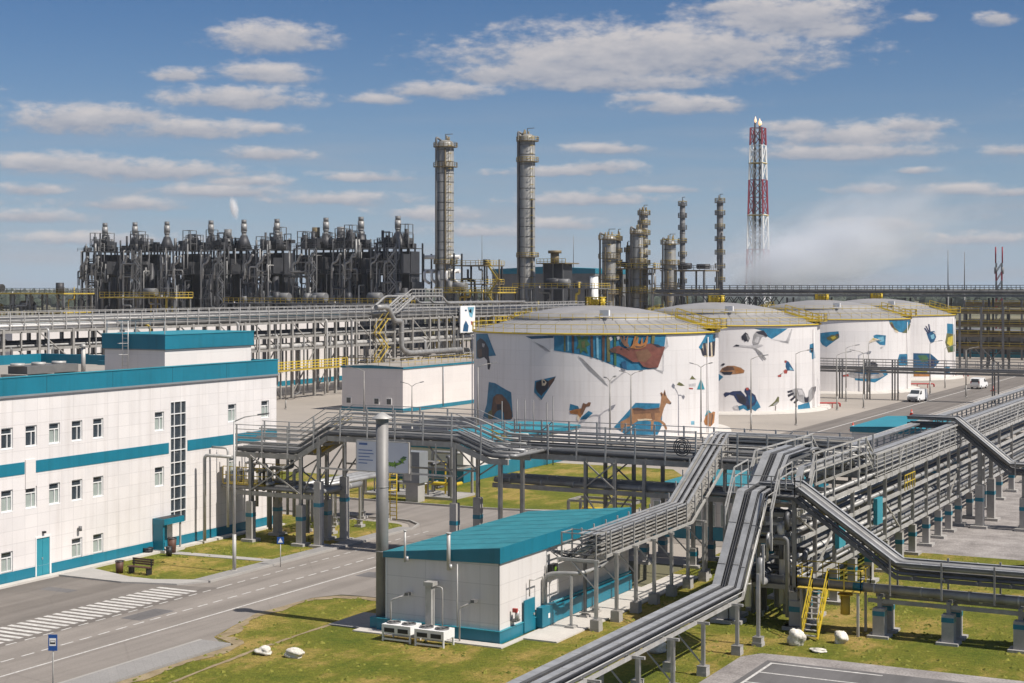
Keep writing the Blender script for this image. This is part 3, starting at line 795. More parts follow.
def gas_house():
    x0, x1, y0, y1 = -44.1, -37.4, 70.5, 87.0
    zl, zr = 4.16, 4.86
    b = thing('service_building', 'small grey and white building with a teal pitched roof beside the chimney', 'building', (-40.7, 78, 0))
    def zt(x): return zl + (zr - zl) * (x - x0) / (x1 - x0)
    w = MB()
    ze = .62
    w.poly([(x0, y0, ze), (x1, y0, ze), (x1, y0, zr - .6), (x0, y0, zl - .3)], 'gas_wall')
    w.poly([(x1, y0, ze), (x1, y1, ze), (x1, y1, zr - .6), (x1, y0, zr - .6)], 'gas_wall')
    w.poly([(x1, y1, ze), (x0, y1, ze), (x0, y1, zl - .3), (x1, y1, zr - .6)], 'gas_wall')
    w.poly([(x0, y1, ze), (x0, y0, ze), (x0, y0, zl - .3), (x0, y1, zl - .3)], 'gas_wall')
    w.box(x1 - .02, y0 - .03, ze, x1 + .03, y0 + .02, zr - .6, 'grey_flash'); w.box(x0 - .02, y0 - .03, ze, x0 + .05, y0 + .02, zl - .3, 'pvc')
    w.build('wall', b)
    r = MB(); e = .12
    r.sweep([(0, 0), (0, .001)], [(0, 0, 0), (0, 0, .001)], 'teal_roof') if False else None
    o = len(r.v)
    r.v += [(x0 - e, y0 - e, zl), (x1 + e, y0 - e, zr), (x1 + e, y1 + e, zr), (x0 - e, y1 + e, zl),
            (x0 - e, y0 - e, zl - .30), (x1 + e, y0 - e, zr - .80), (x1 + e, y1 + e, zr - .80), (x0 - e, y1 + e, zl - .30)]
    r.face([o, o + 1, o + 2, o + 3], 'teal_roof')
    for q in ((4, 5, 1, 0), (5, 6, 2, 1), (6, 7, 3, 2), (7, 4, 0, 3)): r.face([o + i for i in q], 'teal_paint')
    r.face([o + 7, o + 6, o + 5, o + 4], 'teal_paint')
    for k in range(1, 9):                    # lapped seams of the roofing felt
        yk = y0 + 1.9 * k; r.bar((x0 - e, yk, zl + .006), (x1 + e, yk, zr + .006), .07, .012, 'teal_roof')
    r.build('roof', b)
    p = MB(); p.box(x0 - .5, y0 - .12, 0, x1 + .1, y0, .62, 'teal_paint').box(x1, y0, 0, x1 + .1, y1, .62, 'teal_paint').box(x0 - .5, y0, 0, x0, y1, .62, 'teal_paint').box(x0, y1, 0, x1 + .1, y1 + .1, .62, 'teal_paint')
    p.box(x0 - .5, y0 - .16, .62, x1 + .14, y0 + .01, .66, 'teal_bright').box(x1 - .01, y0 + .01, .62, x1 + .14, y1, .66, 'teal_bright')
    p.build('plinth', b)
    d = MB(); d.box(x1 + .1, y0 + 2.5, 0.06, x1 + .16, y0 + 3.7, 1.75, 'teal_paint'); dd = d.build('door', b)
    MB().box(x1 + .16, y0 + 3.5, .85, x1 + .22, y0 + 3.6, .95, 'galv').build('handle', dd)
    MB().box(x1 + .14, y0 + 3.9, .12, x1 + .5, y0 + 5.6, 1.15, 'teal_paint').box(x1 + .5, y0 + 4.6, .5, x1 + .51, y0 + 4.8, .75, 'white_paint').build('meter_cabinet', b)
    MB().box(x1 + .14, y0 + 5.8, .1, x1 + .38, y1 - .4, .95, 'teal_paint').build('wall_skirt', b)
    for zz in (.82, 1.12):
        pipe(b, [(x1 + .25, y0 + 5.7, zz), (x1 + .25, y1 - .4, zz)], .07, 'teal_bright')
    m = MB(); m.cyl(x1 + .3, y0 + 1.4, 1.0, 1.45, .12, 'pipe_silver').box(x1 + .03, y0 + 1.2, .9, x1 + .35, y0 + 1.65, 1.0, 'mid_steel').box(x1 + .15, y0 + 1.15, 1.4, x1 + .4, y0 + 1.3, 1.6, 'red_paint'); m.build('regulator', b)
    # wall pipes and vents standing on brackets before the gable
    for x, za, zb, r_ in ((-42.75, 3.75, 5.35, .055), (-40.15, 3.55, 5.42, .10)):
        v = MB(); v.cyl(x, y0 - .32, za, zb, r_, 'galv', 10).cyl(x, y0 - .32, zb, zb + .05, r_ * 1.5, 'galv', 10); q = v.build('vent_pipe', b)
        MB().box(x - .05, y0 - .32, za + .12, x + .05, y0, za + .22, 'galv').cyl(x + .1, y0 - .3, za + .05, za + .3, .09, 'pipe_silver').build('bracket', q)
    pipe(b, [(-39.65, y0 - .3, .7), (-39.65, y0 - .3, 3.9)], .035, 'galv', 'riser')
    pipe(b, [(-37.2, y0 + 3.0, 1.9), (-37.2, y0 + 3.0, 2.75), (-36.95, y0 + 3.0, 2.78), (-36.95, y0 + 4.0, 2.78), (-36.95, y0 + 4.0, 1.4)], .035, 'galv', 'riser')
    pipe(b, [(x1 + .1, y0 + 5.2, 2.0), (x1 + .1, y0 + 5.2, 3.0), (x1 + .1, y0 + 5.2, 3.2)], .05, 'pipe_grey', 'riser')
    MB().box(x1 + .02, y0 + 5.5, 2.55, x1 + .3, y0 + 6.2, 3.15, 'black').box(x1 + .3, y0 + 5.7, 2.7, x1 + .31, y0 + 6.0, 3.0, 'leaf_green').build('wall_cabinet', b)
    return b


gas_house()


mat('flue_steel', (.24, .23, .22), .55, .15, var=.15, scale=.8, streak=.4)


def chimney():
    x, y = -44.75, 71.15
    t = thing('chimney', 'tall slim grey metal chimney with a conical cap beside the small teal building', 'chimney', (x, y, 0))
    m = MB(); m.cyl(x, y, .6, 10.9, .33, 'flue_steel', 24)
    for z in (4.0, 7.4): m.cyl(x, y, z, z + .06, .345, 'pipe_grey', 24)
    m.build('flue', t)
    m = MB(); m.lathe(x, y, [(.34, 10.75), (.34, 11.02)], 'mid_steel', 24).lathe(x, y, [(.54, 11.06), (.52, 11.1), (.05, 11.38), (0, 11.38)], 'galv', 24).lathe(x, y, [(.53, 11.05), (0, 11.2)], 'galv', 24)
    for a in range(4): m.box(x + .3 * math.cos(a * 1.57) - .02, y + .3 * math.sin(a * 1.57) - .02, 10.9, x + .3 * math.cos(a * 1.57) + .02, y + .3 * math.sin(a * 1.57) + .02, 11.15, 'galv')
    m.build('cap', t)
    MB().box(x - .45, y - .5, 0, x + .14, y + .5, .6, 'teal_paint').build('footing', t)


chimney()


def condensers():
    src = None
    for i, (x, y, lab) in enumerate(((-42.2, 68.95, 'white twin fan condenser left of the other, before the grey gable'), (-40.15, 68.75, 'white twin fan condenser right of the other, beside the tall vent duct'))):
        if src is None:
            t = thing('condenser_unit', lab, 'condenser', (x, y, 0), 'condensers before the grey gable')
            m = MB(); m.box(x - .85, y - .55, .42, x + .85, y + .55, .86, 'white_paint'); m.build('housing', t)
            for fx in (-.45, .45):
                m = MB(); m.lathe(x + fx, y, [(.36, .86), (.36, .93), (.30, .93), (.30, .87)], 'mid_steel', 20).cyl(x + fx, y, .865, .875, .3, 'black', 20)
                for a in range(4): m.bar((x + fx, y, .91), (x + fx + .3 * math.cos(a * 1.57), y + .3 * math.sin(a * 1.57), .91), .08, .015, 'mid_steel')
                m.build('fan', t)
            for sx in (-1, 1):
                for sy in (-1, 1): MB().box(x + sx * .8 - .04, y + sy * .5 - .04, 0, x + sx * .8 + .04, y + sy * .5 + .04, .42, 'white_paint').build('leg', t)
            for sy in (-1, 1): MB().box(x - .76, y + sy * .5 - .03, .08, x + .76, y + sy * .5 + .03, .16, 'white_paint').build('rail', t)
            m = MB(); m.box(x - .7, y - .562, .48, x - .1, y - .55, .7, 'black').box(x + .1, y - .562, .48, x + .7, y - .55, .7, 'black'); m.build('grille', t)
            src = t
        else: copy_tree(src, (x, y, 0), lab)
    for x, y, ln, lab in ((-43.5, 70.0, .9, 'bent thin steel pipe lamp bracket left of the twin fan condensers'), (-39.35, 69.9, .7, 'bent thin steel pipe lamp bracket right of the tall vent duct')):
        t = thing('pipe_bracket', lab, 'pipe', (x, y, 0))
        pipe(t, [(x, y, .05), (x, y, 1.75), (x + ln, y + .15, 2.1)], .045, 'galv', 'upright', .12)
        MB().box(x + ln - .1, y + .05, 2.05, x + ln + .12, y + .4, 2.2, 'mid_steel').build('clamp', t)
    t = thing('vent_duct', 'short square galvanised vent duct standing between the condensers', 'duct', (-41.05, 69.9, 0))
    MB().box(-41.25, 69.7, 0, -40.9, 70.05, 2.75, 'galv').build('duct', t); MB().box(-41.3, 69.6, 2.75, -40.75, 70.2, 2.95, 'galv').build('hood', t)
    pipe(t, [(-40.75, 69.9, 2.7), (-40.35, 69.9, 2.7), (-40.35, 69.9, .1)], .035, 'galv', 'pipe', .15)


condensers()


def hall(name, label, x0, x1, y0, y1, z, wall='white_sheet', roof='gravel_roof', edge='teal_paint', plinth=.9, eh=.45, extra=None):
    b = thing(name, label, 'building', ((x0 + x1) / 2, (y0 + y1) / 2, 0))
    m = MB()
    for q in ([(x0, y0), (x1, y0)], [(x1, y0), (x1, y1)], [(x1, y1), (x0, y1)], [(x0, y1), (x0, y0)]):
        (a, c), (d, e) = q; m.poly([(a, c, plinth), (d, e, plinth), (d, e, z - eh), (a, c, z - eh)], wall)
    m.build('wall', b)
    m = MB(); m.box(x0 - .15, y0 - .15, z - eh, x1 + .15, y1 + .15, z - .02, edge); m.build('fascia', b)
    m = MB(); zr = z + (x1 - x0) * .02; xm = (x0 + x1) / 2
    m.poly([(x0 - .15, y0 - .15, z), (xm, y0 - .15, zr), (xm, y1 + .15, zr), (x0 - .15, y1 + .15, z)], roof)
    m.poly([(xm, y0 - .15, zr), (x1 + .15, y0 - .15, z), (x1 + .15, y1 + .15, z), (xm, y1 + .15, zr)], roof)
    m.poly([(x0 - .15, y0 - .15, z), (x1 + .15, y0 - .15, z), (xm, y0 - .15, zr)], edge); m.poly([(x1 + .15, y1 + .15, z), (x0 - .15, y1 + .15, z), (xm, y1 + .15, zr)], edge)
    m.build('roof', b)
    MB().box(x0 - .06, y0 - .06, 0, x1 + .06, y1 + .06, plinth, 'teal_paint').build('plinth', b)
    if extra: extra(b)
    return b


def white_hall_extra(b):
    # small windows low on the shaded gable, downpipes
    for i, x in enumerate((-127.8, -123.0, -120.9)):
        m = MB(); m.box(x - .45, 194.1 - .09, 1.02, x + .45, 194.1, 1.95, 'pvc'); w = m.build('window', b)
        MB().box(x - .36, 194.1 - .1, 1.1, x + .36, 194.1 - .089, 1.87, 'glass_dark').build('pane', w)
    m = MB(); m.cyl(-118.5, 205.5, .2, 6.1, .09, 'grey_flash'); m.build('downpipe', b)
    railing(b, [(-128.6, 194.3, 6.6), (-119.0, 194.3, 6.6), (-119.0, 219.5, 6.6)], key='yellow_dull', h=1.0, step=2.0)


hall('white_hall', 'low white windowless hall with grey shaded gable behind the road trestle', -129.0, -118.6, 194.1, 220, 6.5, plinth=.55, eh=.28, extra=white_hall_extra)


def hall_h(b):
    for x in range(9):
        xx = -43.4 + x * 1.02
        m = MB(); m.box(xx - .34, 106.2, 1.0, xx + .34, 106.3, 2.6, 'pvc'); w = m.build('window', b); MB().box(xx - .28, 106.19, 1.05, xx + .28, 106.199, 2.55, 'glass_blind').build('pane', w)


hall('pump_house', 'teal roofed low building behind the cable trestle with a row of pale windows', -44, -34.4, 106.3, 118, 3.6, wall='gas_wall', roof='teal_roof', eh=.7, plinth=.95, extra=hall_h)
hall('long_shed', 'low white shed with teal plinth and roof in front of the moose tank', -80, -71.1, 127, 152, 3.4, wall='white_sheet', roof='teal_bright', eh=.35, plinth=1.25)
hall('teal_shed', 'teal roofed shed beyond the gravel beside the right pipe rack', -41.5, -33, 151, 165, 4.5, wall='gas_wall', roof='teal_bright', eh=.5)


def annex(b):
    for i in range(7): railing(b, [(-108 + i, 170, 3.2), (-108 + i, 171, 3.2)], h=.8) if False else None




def west_hall(b):
    for k in range(16):
        y = 178 + k * 5.2
        m = MB(); m.box(-169.95, y, 2.5, -169.9, y + 1.4, 9.6, 'pvc'); w = m.build('window', b)
        MB().box(-169.9, y + .1, 2.6, -169.88, y + 1.3, 9.5, 'black').build('pane', w)


hall('west_hall', 'long white hall with tall dark slot windows behind the left pipe rack', -190, -170, 170, 262, 13.0, roof='teal_roof', eh=1.2, extra=west_hall)
hall('far_hall', 'far grey shed with a teal roof edge between the two slim towers', -252, -214, 470, 500, 24.0, wall='mid_steel', roof='teal_bright', eh=1.6)
def glazing(b):
    for k in range(14):
        x = -146 + 9 * k; m = MB(); m.box(x, 414.8, 1.2, x + 6.5, 414.95, 3.6, 'teal_paint'); w = m.build('window', b)
        MB().box(x + .3, 414.75, 1.4, x + 6.2, 414.79, 3.4, 'glass_dark').build('pane', w)


hall('compressor_hall', 'dark low building with teal glazing under the far right racks', -150, -20, 415, 430, 4.6, wall='dark_steel', roof='mid_steel', edge='mid_steel', eh=.4, extra=glazing)

# ------------------------------------------------------------------ storage tanks
TR, TZ = 15.4, 12.45
TANKS = [(-82.9, 182.3), (-83.0, 226.5), (-81.2, 275.8), (-82.3, 318.0)]


def tank(i, label):
    cx, cy = TANKS[i]
    t = thing('storage_tank', label, 'tank', (cx, cy, 0), 'white storage tanks with painted animals')
    m = MB(); m.lathe(cx, cy, [(TR, .35), (TR, TZ)], 'tank_white', 160)
    m.build('shell', t)
    m = MB(); m.lathe(cx, cy, [(TR + 1.6, 0), (TR + 1.5, .28), (TR + .1, .4), (TR, .4)], 'concrete_pale', 96); m.build('foundation', t)
    m = MB()
    prof = [(TR + .12, TZ - .08), (TR + .12, TZ + .05), (10.3, TZ + 1.5)]
    m.lathe(cx, cy, prof, 'tank_roof', 96, smooth=False)
    m.lathe(cx, cy, [(10.3, TZ + 1.5), (10.25, TZ + 1.78), (8.2, TZ + 2.35), (5.4, TZ + 2.85), (2.6, TZ + 3.15), (.8, TZ + 3.25), (0, TZ + 3.25)], 'tank_roof', 96)
    for a in range(48):
        q = 2 * math.pi * a / 48; c, s = math.cos(q), math.sin(q)
        m.bar((cx + (TR - .1) * c, cy + (TR - .1) * s, TZ + .1), (cx + 10.4 * c, cy + 10.4 * s, TZ + 1.55), .05, .02, 'tank_roof')
    m.build('roof', t)
    m = MB(); m.lathe(cx, cy, [(TR + .13, TZ - .02), (TR + .22, TZ - .02), (TR + .22, TZ + .16), (TR + .13, TZ + .16)], 'yellow', 120)
    n = 52
    def ring(r, z, w): 
        m.lathe(cx, cy, [(r - w, z), (r + w, z), (r + w, z + 2 * w), (r - w, z + 2 * w), (r - w, z)], 'yellow', 96)
    r = TR + .17
    ring(r, TZ + .62, .02); ring(r, TZ + 1.12, .03)
    for a in range(n):
        q = 2 * math.pi * a / n; x, y = cx + r * math.cos(q), cy + r * math.sin(q)
        m.box(x - .022, y - .022, TZ + .16, x + .022, y + .022, TZ + 1.14, 'yellow')
    m.build('rim_railing', t)
    m = MB(); r = 10.3
    ring(r, TZ + 1.86, .03); ring(r, TZ + 2.3, .015)
    for a in range(40):
        q = 2 * math.pi * a / 40; x, y = cx + r * math.cos(q), cy + r * math.sin(q)
        m.box(x - .022, y - .022, TZ + 1.6, x + .022, y + .022, TZ + 2.32, 'yellow')
    m.build('inner_railing', t)
    # vent platform on the crown
    m = MB(); m.box(cx - 1.0, cy - .9, TZ + 3.1, cx + 1.0, cy + .9, TZ + 3.25, 'yellow_dull')
    rail_mb(m, [(cx - 1.0, cy - .9, TZ + 3.25), (cx + 1.0, cy - .9, TZ + 3.25), (cx + 1.0, cy + .9, TZ + 3.25), (cx - 1.0, cy + .9, TZ + 3.25), (cx - 1.0, cy - .9, TZ + 3.25)], 1.0, .5, 'yellow', w=.1, pw=.1, rails=(1.0, .66, .33))
    m.box(cx - .5, cy - .5, TZ + 3.25, cx + .5, cy + .5, TZ + 4.0, 'yellow_dull').cyl(cx + 1.0, cy, TZ + 3.25, TZ + 4.1, .22, 'yellow'); m.build('vent_platform', t)
    # roof access: platform at the rim and a flight of steps up to the inner ring
    for q, nm in ((R(10), 'roof_stair'), (R(165), 'roof_stair')):
        c, s = math.cos(q), math.sin(q); tx, ty = -s, c
        m = MB()
        def P(rr, w, z): return (cx + rr * c + w * tx, cy + rr * s + w * ty, z)
        for w in (-.5, .5):
            m.bar(P(TR, w, TZ + .35), P(10.4, w, TZ + 1.85), .08, .25, 'yellow')
            for h in (.55, 1.05): m.bar(P(TR, w, TZ + .35 + h), P(10.4, w, TZ + 1.85 + h), .06, .06, 'yellow')
            for k in range(6):
                rr = TR - (TR - 10.4) * k / 5; z = TZ + .35 + 1.5 * k / 5; m.bar(P(rr, w, z), P(rr, w, z + 1.05), .06, .06, 'yellow')
        for k in range(14):
            rr = TR - (TR - 10.4) * k / 14; z = TZ + .4 + 1.5 * k / 14; m.bar(P(rr, -.5, z), P(rr, .5, z), .2, .03, 'yellow_dull')
        a = TR - 1.6; b = TR + .9
        m.sweep([(-.05, -.05), (.05, -.05), (.05, .05), (-.05, .05)], [P(a, -2, TZ + .5), P(b, -2, TZ + .5), P(b, 2, TZ + .5), P(a, 2, TZ + .5)], 'yellow')
        pts = [P(a, -2, TZ + .55), P(b, -2, TZ + .55), P(b, 2, TZ + .55), P(a, 2, TZ + .55)]
        m.poly(pts, 'yellow_dull'); rail_mb(m, pts, 1.1, 1.0, 'yellow', w=.06, pw=.06)
        m.build(nm, t)
    # foam line risers and a roof cabinet
    m = MB(); m.box(cx + 4.6, cy - 9.0, TZ + 2.1, cx + 5.8, cy - 8.6, TZ + 2.8, 'white_paint'); m.build('roof_cabinet', t)
    for q in (R(-150), R(-5)):
        x, y = cx + (TR + .2) * math.cos(q), cy + (TR + .2) * math.sin(q)
        pipe(t, [(x, y, .3), (x, y, TZ - .5)], .07, 'tank_white', 'riser')
    return t


T1 = tank(0, 'nearest white storage tank painted with a moose in a wood and a roe deer')
T2 = tank(1, 'white storage tank painted with a flying crane and a black grouse')
T3 = tank(2, 'white storage tank painted with a big grey pike behind the grey walkway')
T4 = tank(3, 'farthest right white storage tank with a blue hand shaped plant painted high on it')


def mural(parent, i, layers):
    """flat painted polygons laid on the tank shell (u along the wall, z up)"""
    cx, cy = TANKS[i]; th0 = math.atan2(-cy, -cx); mb = MB()
    for li, (key, pts) in enumerate(layers):
        uv = []
        for px, py in pts:
            k = (px - 512) / FPX; dx, dy, dz = k * CA - SA, k * SA + CA, -(py - HOR) / FPX
            A = dx * dx + dy * dy; B = -(dx * cx + dy * cy); C = cx * cx + cy * cy - TR * TR; D = B * B - A * C
            d = (-B - math.sqrt(max(D, 0))) / A
            x, y, z = dx * d - cx, dy * d - cy, CAM_H + dz * d
            a = math.atan2(y, x) - th0; a = (a + math.pi) % (2 * math.pi) - math.pi
            uv.append((a * TR, min(z, TZ - .12)))
        ring = []
        for (a, b), (c, d) in zip(uv, uv[1:] + uv[:1]):
            n = max(1, int(math.hypot(c - a, d - b) / .5))
            ring += [Vector((a + (c - a) * q / n, b + (d - b) * q / n)) for q in range(n)]
        u0, u1 = min(p.x for p in ring), max(p.x for p in ring); z0, z1 = min(p.y for p in ring), max(p.y for p in ring)
        extra = []
        u = u0 + .37
        while u < u1:
            z = z0 + .31
            while z < z1: extra.append(Vector((u, z))); z += .83
            u += .71
        vs, es, fs, *_ = delaunay_2d_cdt(ring + extra, [], [list(range(len(ring)))], 1, 1e-4)
        r = TR + .014 + .007 * li; o = len(mb.v)
        for v in vs:
            a = v.x / TR + th0; mb.v.append((cx + r * math.cos(a), cy + r * math.sin(a), v.y))
        for f in fs: mb.face([o + q for q in f], key, False)
    return mb.build('mural', parent)


def C(ox, oy, sc): return lambda *a: [(ox + a[i] / sc, oy + a[i + 1] / sc) for i in range(0, len(a), 2)]


c1, c2, c3, c4 = C(470, 325, 5.938), C(595, 325, 5.938), C(715, 310, 6.209), C(815, 300, 6.209)
c5 = C(460, 280, 3.657)
# tank 1 -------------------------------------------------------------
mural(T1, 0, [('m_blue', c1(36, 52, 105, 52, 155, 182, 95, 188, 60, 200, 38, 200)),
              ('m_dark', c1(40, 100, 62, 78, 75, 84, 92, 100, 112, 140, 112, 186, 122, 240, 116, 266, 106, 262, 102, 210, 84, 190, 60, 200, 42, 190)),
              ('m_grey', c1(72, 108, 90, 112, 84, 134, 74, 128)), ('m_brown', c1(50, 150, 70, 140, 72, 186, 56, 192))])
mural(T1, 0, [('m_blue', c1(112, 338, 150, 345, 245, 400, 255, 545, 240, 565, 75, 555, 100, 470)),
              ('m_brown', c1(130, 490, 138, 430, 160, 410, 190, 412, 216, 440, 236, 470, 250, 520, 250, 558, 205, 562, 200, 520, 182, 502, 160, 512, 146, 530, 140, 552, 128, 560, 122, 520)),
              ('m_rust', c1(150, 420, 180, 416, 198, 440, 190, 470, 160, 478, 148, 450)), ('m_olive', c1(108, 520, 132, 500, 134, 558, 110, 558)),
              ('m_dark', c1(160, 470, 186, 470, 182, 500, 164, 506))])
mural(T1, 0, [('m_blue', c1(385, 332, 510, 305, 500, 330, 425, 445, 380, 400)), ('m_dark', c1(392, 340, 440, 322, 470, 335, 462, 380, 436, 404, 425, 422, 402, 400, 390, 375)),
              ('m_brown', c1(468, 330, 508, 306, 498, 332, 466, 378)), ('m_cream', c1(426, 322, 440, 322, 456, 342, 446, 360, 428, 360)), ('m_dark', c1(432, 328, 446, 332, 446, 346, 434, 344)),
              ('m_lgrey', c1(385, 402, 425, 446, 416, 448, 380, 408))])
mural(T1, 0, [('m_blue', c1(595, 468, 642, 482, 652, 505, 590, 506)), ('m_blue', c1(655, 562, 660, 548, 704, 510, 730, 522, 690, 560)),
              ('m_orange', c1(590, 512, 622, 500, 660, 495, 672, 522, 655, 552, 640, 532, 596, 526)), ('m_rust', c1(672, 462, 690, 470, 704, 458, 718, 460, 712, 482, 690, 486, 668, 535, 654, 520)),
              ('m_cream', c1(640, 532, 652, 548, 646, 572, 634, 556))])
mural(T1, 0, [('m_blue', c5(344, 202, 420, 204, 500, 204, 600, 203, 700, 201, 753, 199, 748, 240, 718, 322, 660, 330, 612, 330, 560, 312, 500, 288, 440, 272, 344, 258)),
              ('m_deep', c5(240, 206, 344, 202, 342, 212, 262, 216)),
              ('m_olive', c5(380, 203, 386, 203, 387, 262, 380, 260)), ('m_brown', c5(408, 203, 418, 204, 417, 268, 411, 266)), ('m_cyan', c5(392, 204, 399, 204, 399, 256, 394, 262)),
              ('m_green', c5(426, 204, 440, 204, 446, 216, 454, 206, 470, 204, 466, 222, 476, 236, 462, 244, 468, 270, 452, 258, 440, 270, 438, 250, 426, 252, 434, 232)), ('m_olive', c5(444, 226, 458, 222, 456, 250, 446, 246)), ('m_brown', c5(477, 204, 486, 204, 488, 284, 479, 280)), ('m_cyan', c5(498, 205, 506, 205, 508, 288, 500, 284)), ('m_brown', c5(520, 204, 530, 204, 528, 296, 520, 293)),
              ('m_olive', c5(536, 204, 548, 204, 549, 300, 538, 298)), ('m_green', c5(562, 204, 570, 204, 572, 314, 563, 310)), ('m_lgrey', c5(544, 212, 552, 206, 558, 216, 550, 224)), ('m_lgrey', c5(572, 208, 582, 204, 584, 214, 576, 220)), ('m_olive', c5(636, 202, 650, 202, 646, 238, 636, 240)), ('m_olive', c5(700, 201, 712, 201, 708, 234, 698, 232)),
              ('m_deep', c5(588, 300, 606, 296, 610, 328, 594, 324)),
              ('m_moose', c5(546, 254, 560, 246, 580, 240, 602, 250, 622, 252, 650, 240, 692, 232, 722, 240, 748, 244, 722, 320, 690, 322, 668, 316, 655, 300, 632, 300, 604, 282, 582, 270, 552, 264)),
              ('m_brown', c5(546, 254, 560, 248, 572, 252, 568, 266, 552, 264)), ('m_rust', c5(640, 262, 684, 252, 700, 276, 676, 300, 650, 296)),
              ('m_dark', c5(698, 232, 722, 236, 738, 246, 720, 246)),
              ('m_rust', c5(612, 246, 600, 240, 590, 226, 584, 208, 589, 207, 595, 222, 596, 205, 601, 205, 603, 226, 610, 206, 614, 206, 612, 230, 618, 242)), ('m_dark', c5(586, 250, 592, 248, 592, 253, 587, 254)), ('m_brown', c5(606, 250, 622, 242, 632, 246, 618, 256)),
              ('m_orange', c5(622, 248, 630, 234, 634, 214, 639, 205, 642, 206, 641, 222, 648, 210, 652, 210, 648, 230, 658, 236, 662, 212, 666, 212, 667, 233, 674, 226, 681, 204, 686, 205, 684, 228, 676, 243, 662, 250, 640, 252)), ('m_brown', c5(636, 240, 660, 243, 676, 236, 664, 247, 644, 248))])
mural(T1, 0, [('m_lgrey', c1(335, 70, 345, 80, 455, 150, 480, 160, 455, 160, 400, 120)), ('m_grey', c1(380, 98, 440, 128, 478, 158, 448, 152)),
              ('m_grey', c1(640, 182, 668, 200, 790, 322, 822, 366, 800, 350, 700, 260)), ('m_lgrey', c2(90, 340, 176, 272, 184, 274, 100, 345))])
mural(T1, 0, [('m_lgrey', c2(425, 60, 436, 128, 410, 152, 418, 120)), ('m_grey', c2(345, 260, 402, 272, 402, 290)), ('m_lgrey', c2(402, 150, 408, 150, 408, 274, 402, 274))])
mural(T1, 0, [('m_blue', c2(240, 462, 385, 465, 382, 488, 400, 502, 396, 600, 372, 652, 182, 650, 112, 606)),
              ('m_tan', c2(215, 497, 250, 490, 300, 500, 345, 496, 383, 490, 390, 460, 394, 420, 386, 405, 395, 398, 404, 410, 414, 382, 420, 410, 428, 430, 450, 458, 444, 470, 424, 464, 410, 492, 396, 540, 390, 562, 416, 584, 428, 612, 424, 626, 416, 616, 404, 592, 380, 574, 350, 572, 345, 600, 340, 632, 330, 632, 332, 572, 300, 566, 250, 572, 205, 602, 170, 606, 166, 632, 154, 634, 150, 575, 180, 560, 205, 545)),
              ('m_rust', c2(225, 510, 300, 506, 380, 500, 384, 520, 300, 524, 232, 530)), ('m_brown', c2(222, 496, 250, 491, 300, 501, 380, 492, 380, 500, 300, 508, 228, 508)), ('m_cream', c2(250, 560, 300, 556, 350, 562, 300, 566, 256, 570)),
              ('m_rust', c2(330, 520, 352, 516, 356, 560, 340, 566)), ('m_dark', c2(444, 460, 452, 460, 450, 468, 444, 470)), ('m_brown', c2(392, 404, 398, 408, 398, 420, 392, 420)), ('m_brown', c2(412, 392, 418, 404, 418, 420, 410, 414))])
mural(T1, 0, [('m_blue', c2(715, 52, 660, 52, 615, 132, 642, 166, 712, 152)), ('m_cream', c2(640, 112, 714, 98, 710, 180, 700, 190, 650, 188, 632, 160)),
              ('m_dark', c2(640, 108, 656, 106, 664, 182, 646, 180)), ('m_dark', c2(668, 104, 684, 102, 688, 186, 672, 184)), ('m_dark', c2(694, 98, 712, 96, 708, 180, 698, 186)), ('m_dark', c2(626, 140, 638, 136, 648, 184, 638, 180))])
mural(T1, 0, [('m_olive', c2(484, 356, 498, 338, 514, 346, 532, 360, 510, 362)), ('m_lgrey', c2(556, 350, 600, 346, 596, 364, 560, 364)), ('m_red', c2(556, 372, 582, 374, 580, 382, 560, 380)), ('m_olive', c2(562, 322, 576, 300, 592, 318, 602, 322)),
              ('m_teal', c2(604, 382, 628, 318, 650, 382))])
mural(T1, 0, [('m_teal', c2(670, 500, 690, 520, 660, 556, 652, 540)), ('m_orange', c2(646, 572, 656, 540, 676, 520, 690, 524, 700, 514, 712, 516, 706, 580, 684, 604, 652, 592)), ('m_tan', c2(676, 530, 694, 526, 690, 590, 672, 580)), ('m_brown', c2(694, 530, 700, 530, 692, 596, 686, 594))])
mural(T1, 0, [('m_cyan', c2(570, 570, 590, 570, 590, 592, 570, 592))])
# tank 2 -------------------------------------------------------------
mural(T2, 1, [('m_blue', c3(240, 114, 452, 114, 352, 180, 318, 160, 298, 130)), ('m_lgrey', c3(474, 116, 480, 120, 456, 208, 350, 182, 440, 192)), ('m_grey', c3(448, 190, 456, 208, 400, 196)),
              ('m_lgrey', c3(112, 228, 132, 216, 152, 216, 200, 222, 232, 218, 290, 214, 302, 222, 252, 240, 222, 236, 150, 228)),
              ('m_dark', c3(112, 226, 132, 214, 150, 218, 148, 226)), ('m_dark', c3(164, 162, 188, 138, 202, 148, 216, 176, 206, 198, 196, 190, 186, 198, 178, 186, 168, 184)), ('m_grey', c3(190, 150, 206, 156, 214, 178, 204, 192)),
              ('m_grey', c3(234, 196, 242, 150, 256, 132, 300, 128, 322, 150, 290, 168, 270, 212, 240, 218)), ('m_dark', c3(252, 136, 300, 126, 326, 160, 318, 168, 300, 156, 270, 150)), ('m_lgrey', c3(242, 196, 256, 168, 276, 168, 262, 206)),
              ('m_grey', c3(238, 236, 252, 236, 290, 264, 318, 306, 312, 308, 284, 270)), ('m_grey', c3(250, 240, 262, 246, 284, 280, 304, 308, 298, 310, 276, 284))])
